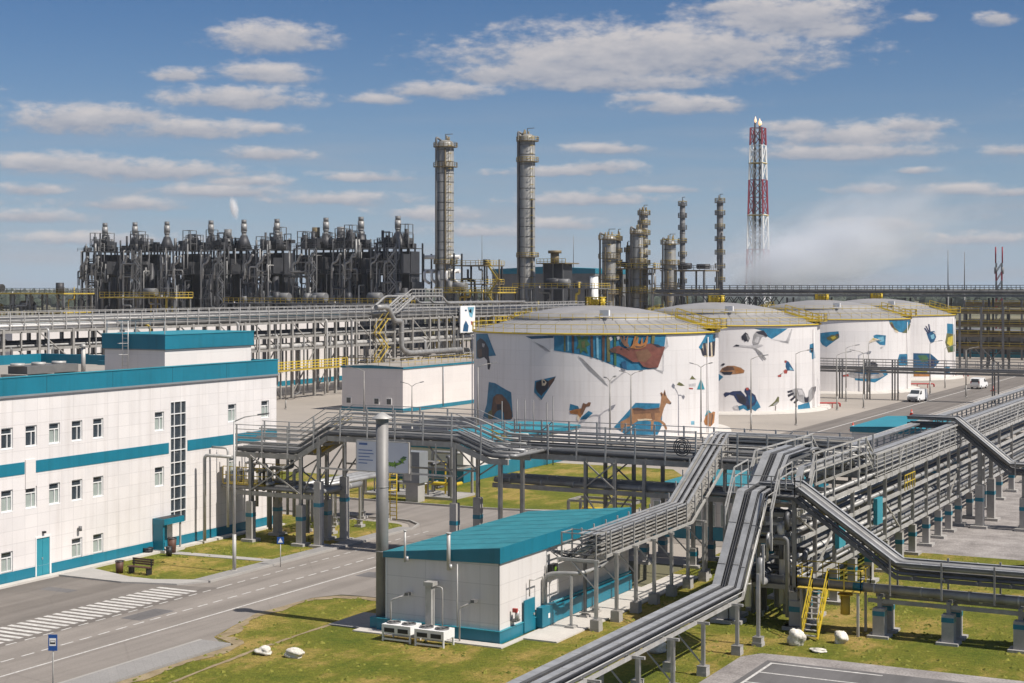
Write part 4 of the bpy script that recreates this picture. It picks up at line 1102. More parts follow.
mural(T2, 1, [('m_blue', c3(20, 394, 52, 415, 24, 442)), ('m_tan', c3(30, 382, 44, 360, 78, 346, 120, 346, 160, 358, 184, 376, 178, 392, 130, 398, 60, 402)), ('m_brown', c3(40, 366, 78, 350, 112, 352, 120, 372, 60, 378)), ('m_dark', c3(34, 384, 110, 384, 100, 402, 56, 402)),
              ('m_orange', c3(120, 360, 150, 360, 176, 376, 170, 390, 130, 392)), ('m_dark', c3(34, 344, 50, 330, 64, 334, 52, 346))])
mural(T2, 1, [('m_blue', c3(140, 598, 170, 590, 255, 548, 284, 604, 268, 612, 250, 628, 230, 616, 200, 626, 176, 612, 150, 624)),
              ('m_navy', c3(52, 522, 66, 510, 92, 512, 110, 504, 160, 502, 180, 524, 192, 540, 196, 530, 182, 506, 186, 488, 204, 480, 220, 498, 226, 512, 250, 530, 260, 560, 246, 590, 216, 610, 180, 592, 140, 572, 116, 532, 90, 526, 62, 542)),
              ('m_dark', c3(130, 520, 170, 530, 196, 556, 190, 590, 150, 572)), ('m_deep', c3(204, 530, 240, 536, 250, 566, 214, 590)), ('m_red', c3(190, 482, 208, 482, 208, 498, 194, 498)), ('m_dark', c3(196, 590, 212, 590, 214, 616, 200, 616)), ('m_lgrey', c3(110, 598, 140, 590, 150, 620, 120, 618))])
mural(T2, 1, [('m_olive', c3(330, 602, 352, 584, 372, 566, 390, 536, 398, 542, 396, 572, 376, 592, 352, 596)), ('m_grey', c3(358, 588, 388, 566, 390, 576, 370, 594)), ('m_brown', c3(374, 594, 378, 594, 376, 624, 372, 624))])
mural(T2, 1, [('m_deep', c3(440, 312, 458, 322, 492, 378, 470, 376, 446, 376, 438, 350)), ('m_cyan', c3(462, 352, 486, 372, 464, 372)), ('m_red', c3(430, 314, 442, 312, 444, 326, 432, 328)), ('m_red', c3(424, 378, 436, 368, 450, 376, 446, 394, 430, 394)), ('m_red', c3(388, 406, 410, 400, 410, 414, 392, 416)),
              ('m_brown', c3(416, 392, 424, 388, 404, 404, 398, 402))])
mural(T2, 1, [('m_blue', c3(588, 214, 612, 205, 622, 298, 602, 306, 600, 268, 586, 262)), ('m_dark', c3(590, 234, 610, 236, 606, 264, 596, 262))])
mural(T2, 1, [('m_blue', c3(514, 592, 584, 570, 592, 610, 516, 622)),
              ('m_grey', c3(456, 502, 500, 486, 540, 488, 556, 520, 562, 540, 576, 540, 582, 500, 598, 480, 622, 474, 620, 520, 606, 552, 590, 570, 560, 580, 536, 572, 512, 560, 490, 540)),
              ('m_dark', c3(448, 504, 478, 496, 482, 506, 452, 516)), ('m_dark', c3(450, 526, 486, 510, 490, 522, 456, 540)), ('m_dark', c3(464, 556, 496, 530, 502, 540, 474, 566)), ('m_dark', c3(486, 574, 506, 550, 516, 562, 496, 580)),
              ('m_dark', c3(552, 536, 566, 548, 580, 536, 578, 572, 556, 572)), ('m_lgrey', c3(510, 494, 538, 494, 550, 530, 520, 530)), ('m_dark', c3(608, 478, 624, 474, 622, 500, 614, 520, 610, 500))])
# tank 3 -------------------------------------------------------------
mural(T3, 2, [('m_blue', c4(28, 206, 70, 200, 146, 194, 152, 232, 70, 292, 46, 278, 30, 252)), ('m_olive', c4(70, 236, 104, 216, 146, 222, 146, 238, 112, 256, 80, 248)), ('m_yellow', c4(96, 232, 124, 222, 132, 236, 110, 246)), ('m_brown', c4(124, 214, 148, 210, 146, 226))])
mural(T3, 2, [('m_blue', c4(362, 222, 380, 214, 440, 220, 436, 282, 402, 278, 372, 252)), ('m_cyan', c4(388, 234, 426, 226, 428, 256, 404, 262)), ('m_cream', c4(334, 262, 348, 244, 372, 236, 402, 246, 376, 252, 350, 266)), ('m_yellow', c4(350, 242, 366, 236, 370, 248)), ('m_lgrey', c4(402, 296, 410, 304, 436, 284, 434, 278))])
mural(T3, 2, [('m_blue', c4(456, 126, 592, 126, 586, 170, 566, 190, 540, 202, 510, 196, 486, 176)), ('m_olive', c4(460, 140, 478, 136, 492, 168, 522, 196, 490, 184)), ('m_brown', c4(466, 150, 480, 148, 490, 170, 478, 172)), ('m_olive', c4(586, 146, 592, 150, 570, 204, 540, 204)), ('m_cream', c4(492, 184, 518, 196, 510, 206, 494, 196))])
mural(T3, 2, [('m_blue', c4(236, 452, 310, 398, 380, 410, 440, 428, 452, 462, 372, 512, 250, 498)), ('m_grey', c4(162, 470, 200, 458, 240, 438, 300, 420, 360, 424, 410, 440, 430, 470, 396, 486, 340, 490, 250, 486, 200, 474)), ('m_deep', c4(240, 450, 300, 430, 380, 440, 400, 460, 320, 462)), ('m_red', c4(162, 468, 206, 460, 210, 474, 180, 476)), ('m_dark', c4(300, 392, 360, 380, 390, 400, 384, 420, 310, 420)), ('m_lgrey', c4(260, 474, 380, 472, 340, 486))])
mural(T3, 2, [('m_blue', c4(524, 336, 574, 334, 578, 402, 520, 410, 510, 380)), ('m_deep', c4(530, 352, 566, 350, 562, 392, 532, 392))])
# tank 4 -------------------------------------------------------------
mural(T4, 3, [('m_deep', c4(692, 206, 710, 196, 742, 192, 752, 230, 738, 262, 716, 266, 704, 240)), ('m_navy', c4(676, 176, 684, 172, 708, 208, 700, 212)), ('m_navy', c4(702, 150, 710, 150, 718, 200, 710, 204)), ('m_navy', c4(684, 160, 692, 162, 712, 200, 706, 204)), ('m_cyan', c4(716, 220, 738, 210, 742, 236, 724, 244)), ('m_lgrey', c4(730, 200, 746, 198, 746, 214))])
mural(T4, 3, [('m_blue', c4(820, 146, 862, 150, 864, 212, 820, 206)), ('m_olive', c4(818, 206, 866, 214, 866, 320, 826, 326, 808, 262)), ('m_yellow', c4(826, 232, 856, 220, 862, 268, 840, 290, 820, 270)), ('m_green', c4(838, 286, 862, 272, 860, 318, 840, 318))])
mural(T4, 3, [('m_deep', c4(610, 330, 716, 332, 772, 382, 742, 418, 700, 430, 610, 430)), ('m_green', c4(636, 344, 690, 342, 716, 380, 660, 384)), ('m_green', c4(612, 430, 700, 430, 690, 452, 612, 456)), ('m_yellow', c4(612, 446, 650, 436, 700, 440, 690, 456, 612, 460)), ('m_orange', c4(612, 460, 720, 454, 712, 474, 612, 474)), ('m_navy', c4(700, 366, 740, 366, 742, 410, 706, 420))])
mural(T4, 3, [('m_blue', c4(800, 414, 836, 410, 838, 458, 806, 462)), ('m_deep', c4(808, 424, 828, 424, 828, 450, 812, 450))])

# ------------------------------------------------------------------ cable and pipe trestles


def trestle_a():
    """long trestle that crosses the street on tall legs, raised in the middle"""
    t = thing('pipe_trestle', 'long grey pipe and cable trestle crossing the street above the road bend', 'pipe rack', (-48, 92.5, 0))
    path = [(-69.6, 6.3), (-64.2, 6.3), (-61.7, 7.75), (-51.6, 7.75), (-49.0, 6.8), (-47.6, 6.8)]
    ya, yb = 91.0, 94.2
    rnd = random.Random(11)
    for x, ped, z1 in ((-68.2, 2.8, 6.2), (-63.9, 2.8, 6.3), (-62.4, 4.5, 7.6), (-51.6, 3.7, 7.6), (-48.2, 1.2, 6.6)):
        for y in (ya, yb): post(t, x, y, z1, ped, .22, 'steel', pad=.5, pw=.5)
    for y in (ya, yb):
        for a, b in zip(path, path[1:]): beam(t, (a[0], y, a[1] - .18), (b[0], y, b[1] - .18), .18, .36)
        beam(t, (-69.6, y, 3.4), (-62.4, y, 3.4), .16, .3)
        for a, b in (((-68.2, 6.1), (-63.9, 3.6)), ((-68.2, 3.6), (-63.9, 6.1))):
            beam(t, (a[0], y - .12, a[1]), (b[0], y - .12, b[1]), .09, .09, 'steel', 'brace')
    def zat(x):
        for a, b in zip(path, path[1:]):
            if a[0] <= x <= b[0]: return a[1] + (b[1] - a[1]) * (x - a[0]) / (b[0] - a[0])
        return path[-1][1]
    x = -69.4
    while x < -47.6:
        beam(t, (x, ya + .09, zat(x) - .14), (x, yb - .09, zat(x) - .14), .14, .2, 'steel', 'crossbeam'); x += 2.2
    # stacked trays and pipes on the deck
    P = lambda y, dz: [(a, y, b + dz) for a, b in path]
    for y, dz, w in ((91.45, .3, .5), (91.45, .66, .4), (92.2, .3, .5), (93.0, .4, .5)):
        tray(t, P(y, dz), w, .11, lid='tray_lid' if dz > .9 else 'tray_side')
    for y, dz, r, k in ((91.12, .17, .14, 'pipe_dark'), (92.6, .2, .16, 'pipe_grey'), (93.4, .28, .22, 'pipe_silver'), (93.85, .2, .16, 'pipe_grey'), (93.6, .8, .08, 'pipe_grey'), (91.3, 1.0, .05, 'pipe_grey'), (92.4, 1.25, .05, 'galv'), (93.9, 1.4, .06, 'galv')):
        pipe(t, P(y, dz), r, k, bend=.4)
    for y, r in ((91.4, .16), (92.0, .2), (92.8, .16), (93.5, .22)):
        pipe(t, [(-71.0, y, 3.75), (-62.6, y, 3.75), (-62.6, y + 3.0, 3.75)], r, 'pipe_grey', bend=.4)
    # cage posts and handrails both sides
    for y in (ya - .05, yb + .05):
        m = MB(); n = 21
        x = -69.4
        while x < -47.5:
            z = zat(x); m.box(x - .045, y - .045, z - .3, x + .045, y + .045, z + 1.95, 'galv'); x += 2.2
        for h in (.35, .65, .95, 1.25, 1.6, 1.92):
            for a, b in zip(path, path[1:]): m.bar((a[0], y, a[1] + h), (b[0], y, b[1] + h), .04, .05, 'galv')
        m.build('railing', t)
    # yellow stringers of the steps over the raised part
    for (x0, z0), (x1, z1) in ((path[1], path[2]), (path[3], path[4])):
        m = MB()
        for y in (93.0, 94.0): m.bar((x0, y, z0), (x1, y, z1), .06, .25, 'yellow_dull'); m.bar((x0, y, z0 + 1), (x1, y, z1 + 1), .05, .05, 'yellow')
        for k in range(7):
            f = k / 6; m.box(x0 + (x1 - x0) * f - .14, 93.0, z0 + (z1 - z0) * f + .02, x0 + (x1 - x0) * f + .14, 94.0, z0 + (z1 - z0) * f + .05, 'yellow_dull')
        m.build('steps', t)
    # crowded piping between the two decks at the office end, loops and drops
    for k in range(16):
        x = rnd.uniform(-69, -63); y = rnd.uniform(ya + .2, yb - .2); z = rnd.uniform(3.9, 6.0); x2 = x + rnd.uniform(-2.5, 2.5); x2 = min(max(x2, -69.3), -62.8)
        pipe(t, [(x, y, rnd.uniform(.3, 3.2)), (x, y, z), (x2, y, z), (x2, rnd.uniform(ya, yb), z), (x2, rnd.uniform(ya, yb), 6.2)][:rnd.choice([3, 4, 5])], rnd.uniform(.06, .15), rnd.choice(['pipe_grey', 'pipe_silver', 'galv', 'mid_steel']), bend=.25, n=7)
    for y in (ya, yb):
        for a, b in (((-63.9, 3.5), (-62.4, 6.2)), ((-62.4, 4.7), (-60.2, 7.5)), ((-51.6, 5.4), (-53.8, 7.5)), ((-51.6, 5.2), (-49.2, 6.7))): beam(t, (a[0], y + .12, a[1]), (b[0], y + .12, b[1]), .09, .09, 'steel', 'brace')
    for x in (-60.2, -57.6, -55.0, -53.0): beam(t, (x, ya - .06, 7.6), (x, ya - .06, 5.6), .07, .07, 'galv', 'hanger')
    beam(t, (-62.3, ya - .06, 5.5), (-51.7, ya - .06, 5.5), .1, .12, 'galv'); beam(t, (-62.3, yb, 5.5), (-51.7, yb, 5.5), .1, .12, 'steel')
    # links to the office wall, valve deck in yellow
    pipe(t, [(-71.0, 90.2, 6.6), (-69.6, 90.2, 6.6), (-69.6, 90.2, 1.0)], .09, 'galv', bend=.3)
    pipe(t, [(-70.4, 88.6, .2), (-70.4, 88.6, 6.2), (-68.0, 88.6, 6.2)], .12, 'galv', bend=.3)
    m = MB(); m.box(-70.8, 91.2, 3.9, -67.2, 93.9, 3.96, 'yellow_dull'); rail_mb(m, [(-70.8, 91.2, 3.96), (-67.2, 91.2, 3.96), (-67.2, 93.9, 3.96), (-70.8, 93.9, 3.96)], 1.2, .6, 'yellow', w=.05); m.build('valve_platform', t)
    for x in (-70.0, -69.2, -68.3):
        m = MB(); m.cyl(x, 92.2, 3.96, 4.7, .12, 'pipe_silver').cyl(x, 92.2, 4.7, 4.78, .3, 'mid_steel'); m.build('valve', t)
    return t


trestle_a()


def trestle_right():
    t = thing('pipe_trestle', 'two level pipe trestle behind the small teal building with a dark cable coil', 'pipe rack', (-39, 97, 0))
    ya, yb, xa, xb, zd = 95.6, 98.8, -51.2, -25.8, 6.75
    for x in (-50.6, -44.2, -42.1, -40.0, -36.6, -32.4, -30.0):
        for y in (ya, yb): post(t, x, y, zd - .1, 1.2, .22, 'steel', pad=.5, pw=.5)
    for y in (ya, yb):
        beam(t, (xa, y, zd - .18), (xb, y, zd - .18), .18, .36); beam(t, (xa, y, 4.45), (xb, y, 4.45), .16, .3)
        for a, b in (((-44.2, 6.4), (-42.1, 4.7)), ((-44.2, 4.7), (-42.1, 6.4)), ((-44.2, 4.2), (-42.1, 1.4)), ((-44.2, 1.4), (-42.1, 4.2)), ((-32.4, 6.4), (-30, 4.7))):
            beam(t, (a[0], y - .12, a[1]), (b[0], y - .12, b[1]), .09, .09, 'steel', 'brace')
    x = xa + .2
    while x < xb:
        beam(t, (x, ya + .09, zd - .14), (x, yb - .09, zd - .14), .14, .2, 'steel', 'crossbeam'); beam(t, (x, ya + .08, 4.43), (x, yb - .08, 4.43), .14, .2, 'steel', 'crossbeam'); x += 2.7
    for y, dz, w in ((96.0, .3, .45), (96.6, .3, .45), (97.3, .45, .45)): tray(t, [(xa, y, zd + dz), (xb, y, zd + dz)], w, .1, lid='tray_side')
    for y, dz, r, k in ((95.75, .17, .14, 'pipe_dark'), (97.0, .2, .16, 'pipe_grey'), (97.8, .28, .2, 'pipe_silver'), (98.3, .2, .16, 'pipe_grey'), (98.6, .62, .09, 'pipe_grey'), (95.9, .72, .06, 'pipe_dark'), (96.8, .95, .05, 'galv'), (98.2, 1.2, .06, 'galv'), (96.1, 1.15, .04, 'galv')):
        pipe(t, [(xa, y, zd + dz), (xb, y, zd + dz)], r, k)
    for y, z, r, k in ((95.9, 4.8, .2, 'pipe_grey'), (96.4, 4.76, .16, 'pipe_dark'), (97.0, 4.85, .25, 'pipe_grey'), (97.6, 4.8, .18, 'pipe_silver'), (98.3, 4.8, .2, 'pipe_grey')):
        pipe(t, [(xa, y, z), (xb, y, z)], r, k)
    for y, spans in ((ya - .05, ((xa, -36.4), (-33.6, xb))), (yb + .05, ((xa, xb),))):
        for a, b in spans:
            m = MB(); n = round((b - a) / 2.2)
            for i in range(n + 1):
                x = a + (b - a) * i / n; m.box(x - .05, y - .05, zd - .3, x + .05, y + .05, zd + 2.0, 'galv')
            for h in (.35, .65, .95, 1.25, 1.55, 1.95): m.bar((a, y, zd + h), (b, y, zd + h), .04, .05, 'galv')
            m.build('railing', t)
    for a, b in ((-50.3, -48.2), (-44, -42), (-33, -31)): MB().bar((a, yb, zd + .3), (b, yb, zd + 1.9), .07, .07, 'galv').build('brace', t)
    for y in (91.4, 92.3, 93.2): pipe(t, [(-49.2, y, zd + .25), (-48.4, y, zd + .25), (-48.4 + (93.2 - y) * .6, y, zd + .25), (-48.4 + (93.2 - y) * .6, 96.0 + (93 - y) * .5, zd + .25)], .12, 'pipe_grey', bend=.3)
    t2 = thing('cable_coil', 'dark coil of cable hung on the front rail of the trestle', 'cable', (-37.3, ya - .15, zd + 1))
    m = MB()
    for k in range(4):
        rr = .58 - .13 * k
        m.tube([(-37.3 + rr * math.cos(q / 20 * 6.283), ya - .16 - .03 * (k % 2), zd + .95 + rr * math.sin(q / 20 * 6.283)) for q in range(21)], .035, 'cable', 6)
    m.build('loop', t2)


trestle_right()


def branch_rack():
    t = thing('branch_pipe_rack', 'low pipe rack running back from the street trestle above the grass island', 'pipe rack', (-66, 100, 0))
    for y in (96.5, 100.2, 104.0):
        for x in (-67.2, -65.0): post(t, x, y, 3.3, .5, .14, 'galv', pad=.3, band=False, pw=.3)
        beam(t, (-67.4, y, 3.35), (-64.8, y, 3.35), .14, .18, 'steel', 'crossbeam')
    for i in range(6): pipe(t, [(-67.1 + .42 * i, 94, 3.6), (-67.1 + .42 * i, 106.5, 3.6)], .11 + .05 * (i % 2), ('pipe_grey', 'pipe_silver')[i % 2])
    m = MB(); m.box(-67.6, 104.2, 3.5, -64.6, 106.4, 3.55, 'yellow_dull'); rail_mb(m, [(-67.6, 104.2, 3.55), (-64.6, 104.2, 3.55), (-64.6, 106.4, 3.55), (-67.6, 106.4, 3.55)], 1.1, .8, 'yellow'); m.build('platform', t)
    m = MB()
    for dx in (-.3, .3): m.tube([(-64.4 + dx, 104.0, .1), (-64.4 + dx, 104.0, 4.6)], .05, 'yellow', 6)
    for k in range(14): m.tube([(-64.7, 104.0, .4 + .3 * k), (-64.1, 104.0, .4 + .3 * k)], .03, 'yellow', 5)
    for z in (2.4, 3.2, 4.0): m.tube([(-64.7, 104.0, z), (-64.8, 103.5, z), (-64.4, 103.2, z), (-64.0, 103.5, z), (-64.1, 104.0, z)], .04, 'yellow', 5)
    m.build('ladder', t)


branch_rack()


def skid(name, label, x0, x1, y0, y1, h, seed, key='mid_steel', group=None, yel=.15):
    """pipework skid: frame, vessels, pipes, valves"""
    rnd = random.Random(seed); t = thing(name, label, 'pipework', ((x0 + x1) / 2, (y0 + y1) / 2, 0), group)
    m = MB(); m.box(x0, y0, 0, x1, y1, .2, 'concrete'); m.build('base_slab', t)
    for x in (x0 + .2, x1 - .2):
        for y in (y0 + .2, y1 - .2): MB().box(x - .09, y - .09, .2, x + .09, y + .09, h, 'steel').build('column', t)
    for z in (h * .5, h):
        for y in (y0 + .2, y1 - .2): beam(t, (x0 + .2, y, z), (x1 - .2, y, z), .12, .16)
        for x in (x0 + .2, x1 - .2): beam(t, (x, y0 + .29, z), (x, y1 - .29, z), .12, .16)
    for k in range(int(6 + (x1 - x0) * 1.2)):
        x = rnd.uniform(x0 + .5, x1 - .5); y = rnd.uniform(y0 + .3, y1 - .4); z = rnd.uniform(.6, h * .9); x2 = rnd.uniform(x0 + .5, x1 - .5)
        kk = 'yellow' if rnd.random() < yel else rnd.choice(['pipe_grey', 'pipe_silver', 'pipe_dark', key])
        pipe(t, [(x, y, .2), (x, y, z), (x2, y, z), (x2, rnd.uniform(y0 + .3, y1 - .4), z)], rnd.uniform(.06, .16), kk, bend=.25, n=6)
    return t


skid('valve_skid', 'grey pipework skid behind the billboard at the road bend', -75, -66, 116, 120, 5.0, 5)
skid('meter_skid', 'small pipework skid with yellow lines on the lawn behind the trestle', -50, -44.6, 104.5, 107, 2.4, 9, yel=.6)


def cable_bridge_c():
    """tiers of cable trays along the near building that climb onto the trestle"""
    t = thing('cable_bridge', 'stacked cable tray bridge climbing past the small teal building to the trestle', 'cable bridge', (-35, 86, 0))
    base = [(-35.5, 77.3, 3.75), (-35.5, 90.2, 3.9), (-35.5, 97.3, 7.45), (-35.5, 98.0, 7.5), (-27.0, 98.0, 7.5)]
    for tier, dz in enumerate((0, .2, .4, .6, .8, 1.0)):
        for dx in ((-.6, -.2, .2, .6) if tier == 5 else (-.42, .5)):
            w = .17 if tier == 5 else .34
            MB().sweep([(-w / 2, -.05), (w / 2, -.05), (w / 2, 0), (-w / 2, 0)], offset_path(base, dx, dz), 'tray_lid' if tier == 5 else ('galv' if tier % 2 else 'steel')).build('cable_tray', t)
        pipe(t, offset_path(base, .05, dz - .02), .05, 'cable', 'cable', n=5)
    for dx in (-.9, .9): MB().sweep([(-.05, -.14), (.06, -.14), (.06, 0), (-.06, 0)], offset_path(base, dx, -.1), 'galv').build('side_beam', t)
    # support frames of the tiers
    for a, b, n in ((base[0], base[1], 8), (base[1], base[2], 6)):
        for k in range(n):
            f = (k + .5) / n; p = Vector(a).lerp(Vector(b), f); m = MB()
            for dx in (-.86, .86): m.box(p.x + dx - .035, p.y - .035, p.z - .2, p.x + dx + .035, p.y + .035, p.z + 1.15, 'galv')
            for dz in (-.12, .3, .72): m.box(p.x - .86, p.y - .03, p.z + dz - .03, p.x + .86, p.y + .03, p.z + dz + .03, 'galv')
            m.build('tray_frame', t)
    # legs along the footpath with raked struts
    for k in range(7):
        y = 75.6 + 2.65 * k
        post(t, -34.35, y, 3.65, 0.55, .17, 'galv', pad=.26, band=False, pw=.5)
        beam(t, (-36.6, y, 3.62), (-34.2, y, 3.62), .12, .14, 'galv', 'crossbeam'); beam(t, (-35.8, y, 3.55), (-34.42, y + .02, 2.2), .07, .07, 'galv', 'brace')
    for y in (78.2, 79.6): post(t, -36.2, y, 3.6, 0.3, .15, 'mid_steel', pad=.25, band=False, pw=.3)
    for y in (92.5, 96.0): post(t, -34.6, y, 5.0 + (y - 92.5) * .42, .5, .2, 'galv', pad=.3, band=False, pw=.5)
    # open cage at the near end where the cables drop to the building
    m = MB()
    for x in (-36.5, -34.5):
        for y in (75.9, 77.2): m.box(x - .035, y - .035, 3.4, x + .035, y + .035, 5.0, 'steel')
    for z in (3.45, 3.9, 4.4, 4.95):
        m.bar((-36.5, 75.9, z), (-34.5, 75.9, z), .05, .05, 'steel').bar((-36.5, 77.2, z), (-34.5, 77.2, z), .05, .05, 'steel').bar((-36.5, 75.9, z), (-36.5, 77.2, z), .05, .05, 'steel').bar((-34.5, 75.9, z), (-34.5, 77.2, z), .05, .05, 'steel')
    m.build('end_cage', t)
    rnd = random.Random(4)
    for k in range(7):
        x = -36.3 + .25 * k; z = 3.85 + .2 * (k % 4)
        pipe(t, [(x, 77.4, z), (x, 76.6 - .05 * k, z), (x - .2, 76.2, z - .5), (-37.2, 76.0 + .05 * k, 3.9)], .035, 'cable', 'cable', .2, 5)
    return t


cable_bridge_c()
t = thing('wall_pipe', 'single grey pipe bending out of the small teal building on one thin stand', 'pipe', (-36, 74.5, 0))
pipe(t, [(-37.2, 75.3, 1.2), (-37.2, 75.3, 2.75), (-36.3, 75.3, 2.9), (-35.3, 75.6, 2.9), (-34.9, 77.2, 3.0), (-34.9, 79.5, 3.5)], .12, 'pipe_grey', 'pipe', .45, 10)
post(t, -35.7, 75.4, 2.78, .06, .12, 'galv', .25, False, .2)


def tray_bridge_d():
    """foreground bridge of lidded trays that climbs in two ramps onto the main rack"""
    t = thing('tray_bridge', 'foreground bridge of pale lidded cable trays climbing steeply to the big rack', 'cable bridge', (-26.7, 66, 0))
    base = [(-27.15, 40.0, 2.95), (-27.15, 75.6, 2.98), (-27.15, 79.3, 7.3), (-27.15, 81.6, 7.5), (-27.15, 83.6, 8.9), (-27.15, 87.6, 8.95)]
    for dx, w, dz, k in ((-.55, .4, 0, 'tray_lid'), (-.2, .14, -.2, 'tray_side'), (.22, .3, 0, 'tray_lid'), (.6, .18, -.1, 'tray_lid'), (-.45, .5, -.42, 'tray_side'), (.35, .5, -.42, 'tray_side')):
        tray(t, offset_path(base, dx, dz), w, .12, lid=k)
    for dx in (-.26, -.13, -.02, .42, .78): pipe(t, offset_path(base, dx, -.07), .032, 'cable', 'cable', n=5)
    for dx in (-.78, .82):
        MB().sweep([(-.05, -.16), (.05, -.16), (.05, 0), (-.05, 0)], offset_path(base[:4], dx, -.48), 'galv').build('side_beam', t)
    m = MB(); pth = offset_path(base[:4], .9, .1)
    m.sweep([(.03 * math.cos(a), .03 * math.sin(a)) for a in (0, 1.57, 3.14, 4.7)], [p + Vector((0, 0, -.3)) for p in pth], 'galv')
    m.build('handrail', t)
    for y in (52.0, 57.0, 61.5, 65.4, 69.2, 73.9):
        post(t, -26.0, y, 2.4, .42, .16, 'galv', pad=.24, band=False, pw=.46)
        if y < 72: post(t, -27.7, y, 2.4, .42, .16, 'galv', pad=.24, band=False, pw=.46); beam(t, (-27.7, y + .02, 2.2), (-26.05, y + .02, .5), .06, .06, 'galv', 'brace')
        beam(t, (-28.0, y, 2.42), (-25.7, y, 2.42), .12, .12, 'galv', 'crossbeam')
    post(t, -25.7, 76.2, 3.6, .42, .16, 'galv', pad=.26, band=False, pw=.46)
    for y, z in ((77.3, 4.4), (78.6, 5.9)):
        for x in (-27.9, -25.8): MB().box(x - .05, y - .05, z - 1.5, x + .05, y + .05, z + .5, 'galv').build('ramp_post', t)
    # tall tray cage beside the ramp
    m = MB()
    for x in (-28.1, -25.65):
        for a, b in (((78.0, 5.6), (79.4, 7.5)), ((79.4, 7.5), (81.6, 7.7))):
            for h in (.5, 1.0): m.bar((x, a[0], a[1] + h), (x, b[0], b[1] + h), .06, .06, 'galv')
        for y, z in ((78.0, 5.6), (79.4, 7.4), (80.5, 7.5), (81.6, 7.6)): m.box(x - .035, y - .035, z - .2, x + .035, y + .035, z + 1.05, 'galv')
    m.build('railing', t)
    return t


tray_bridge_d()


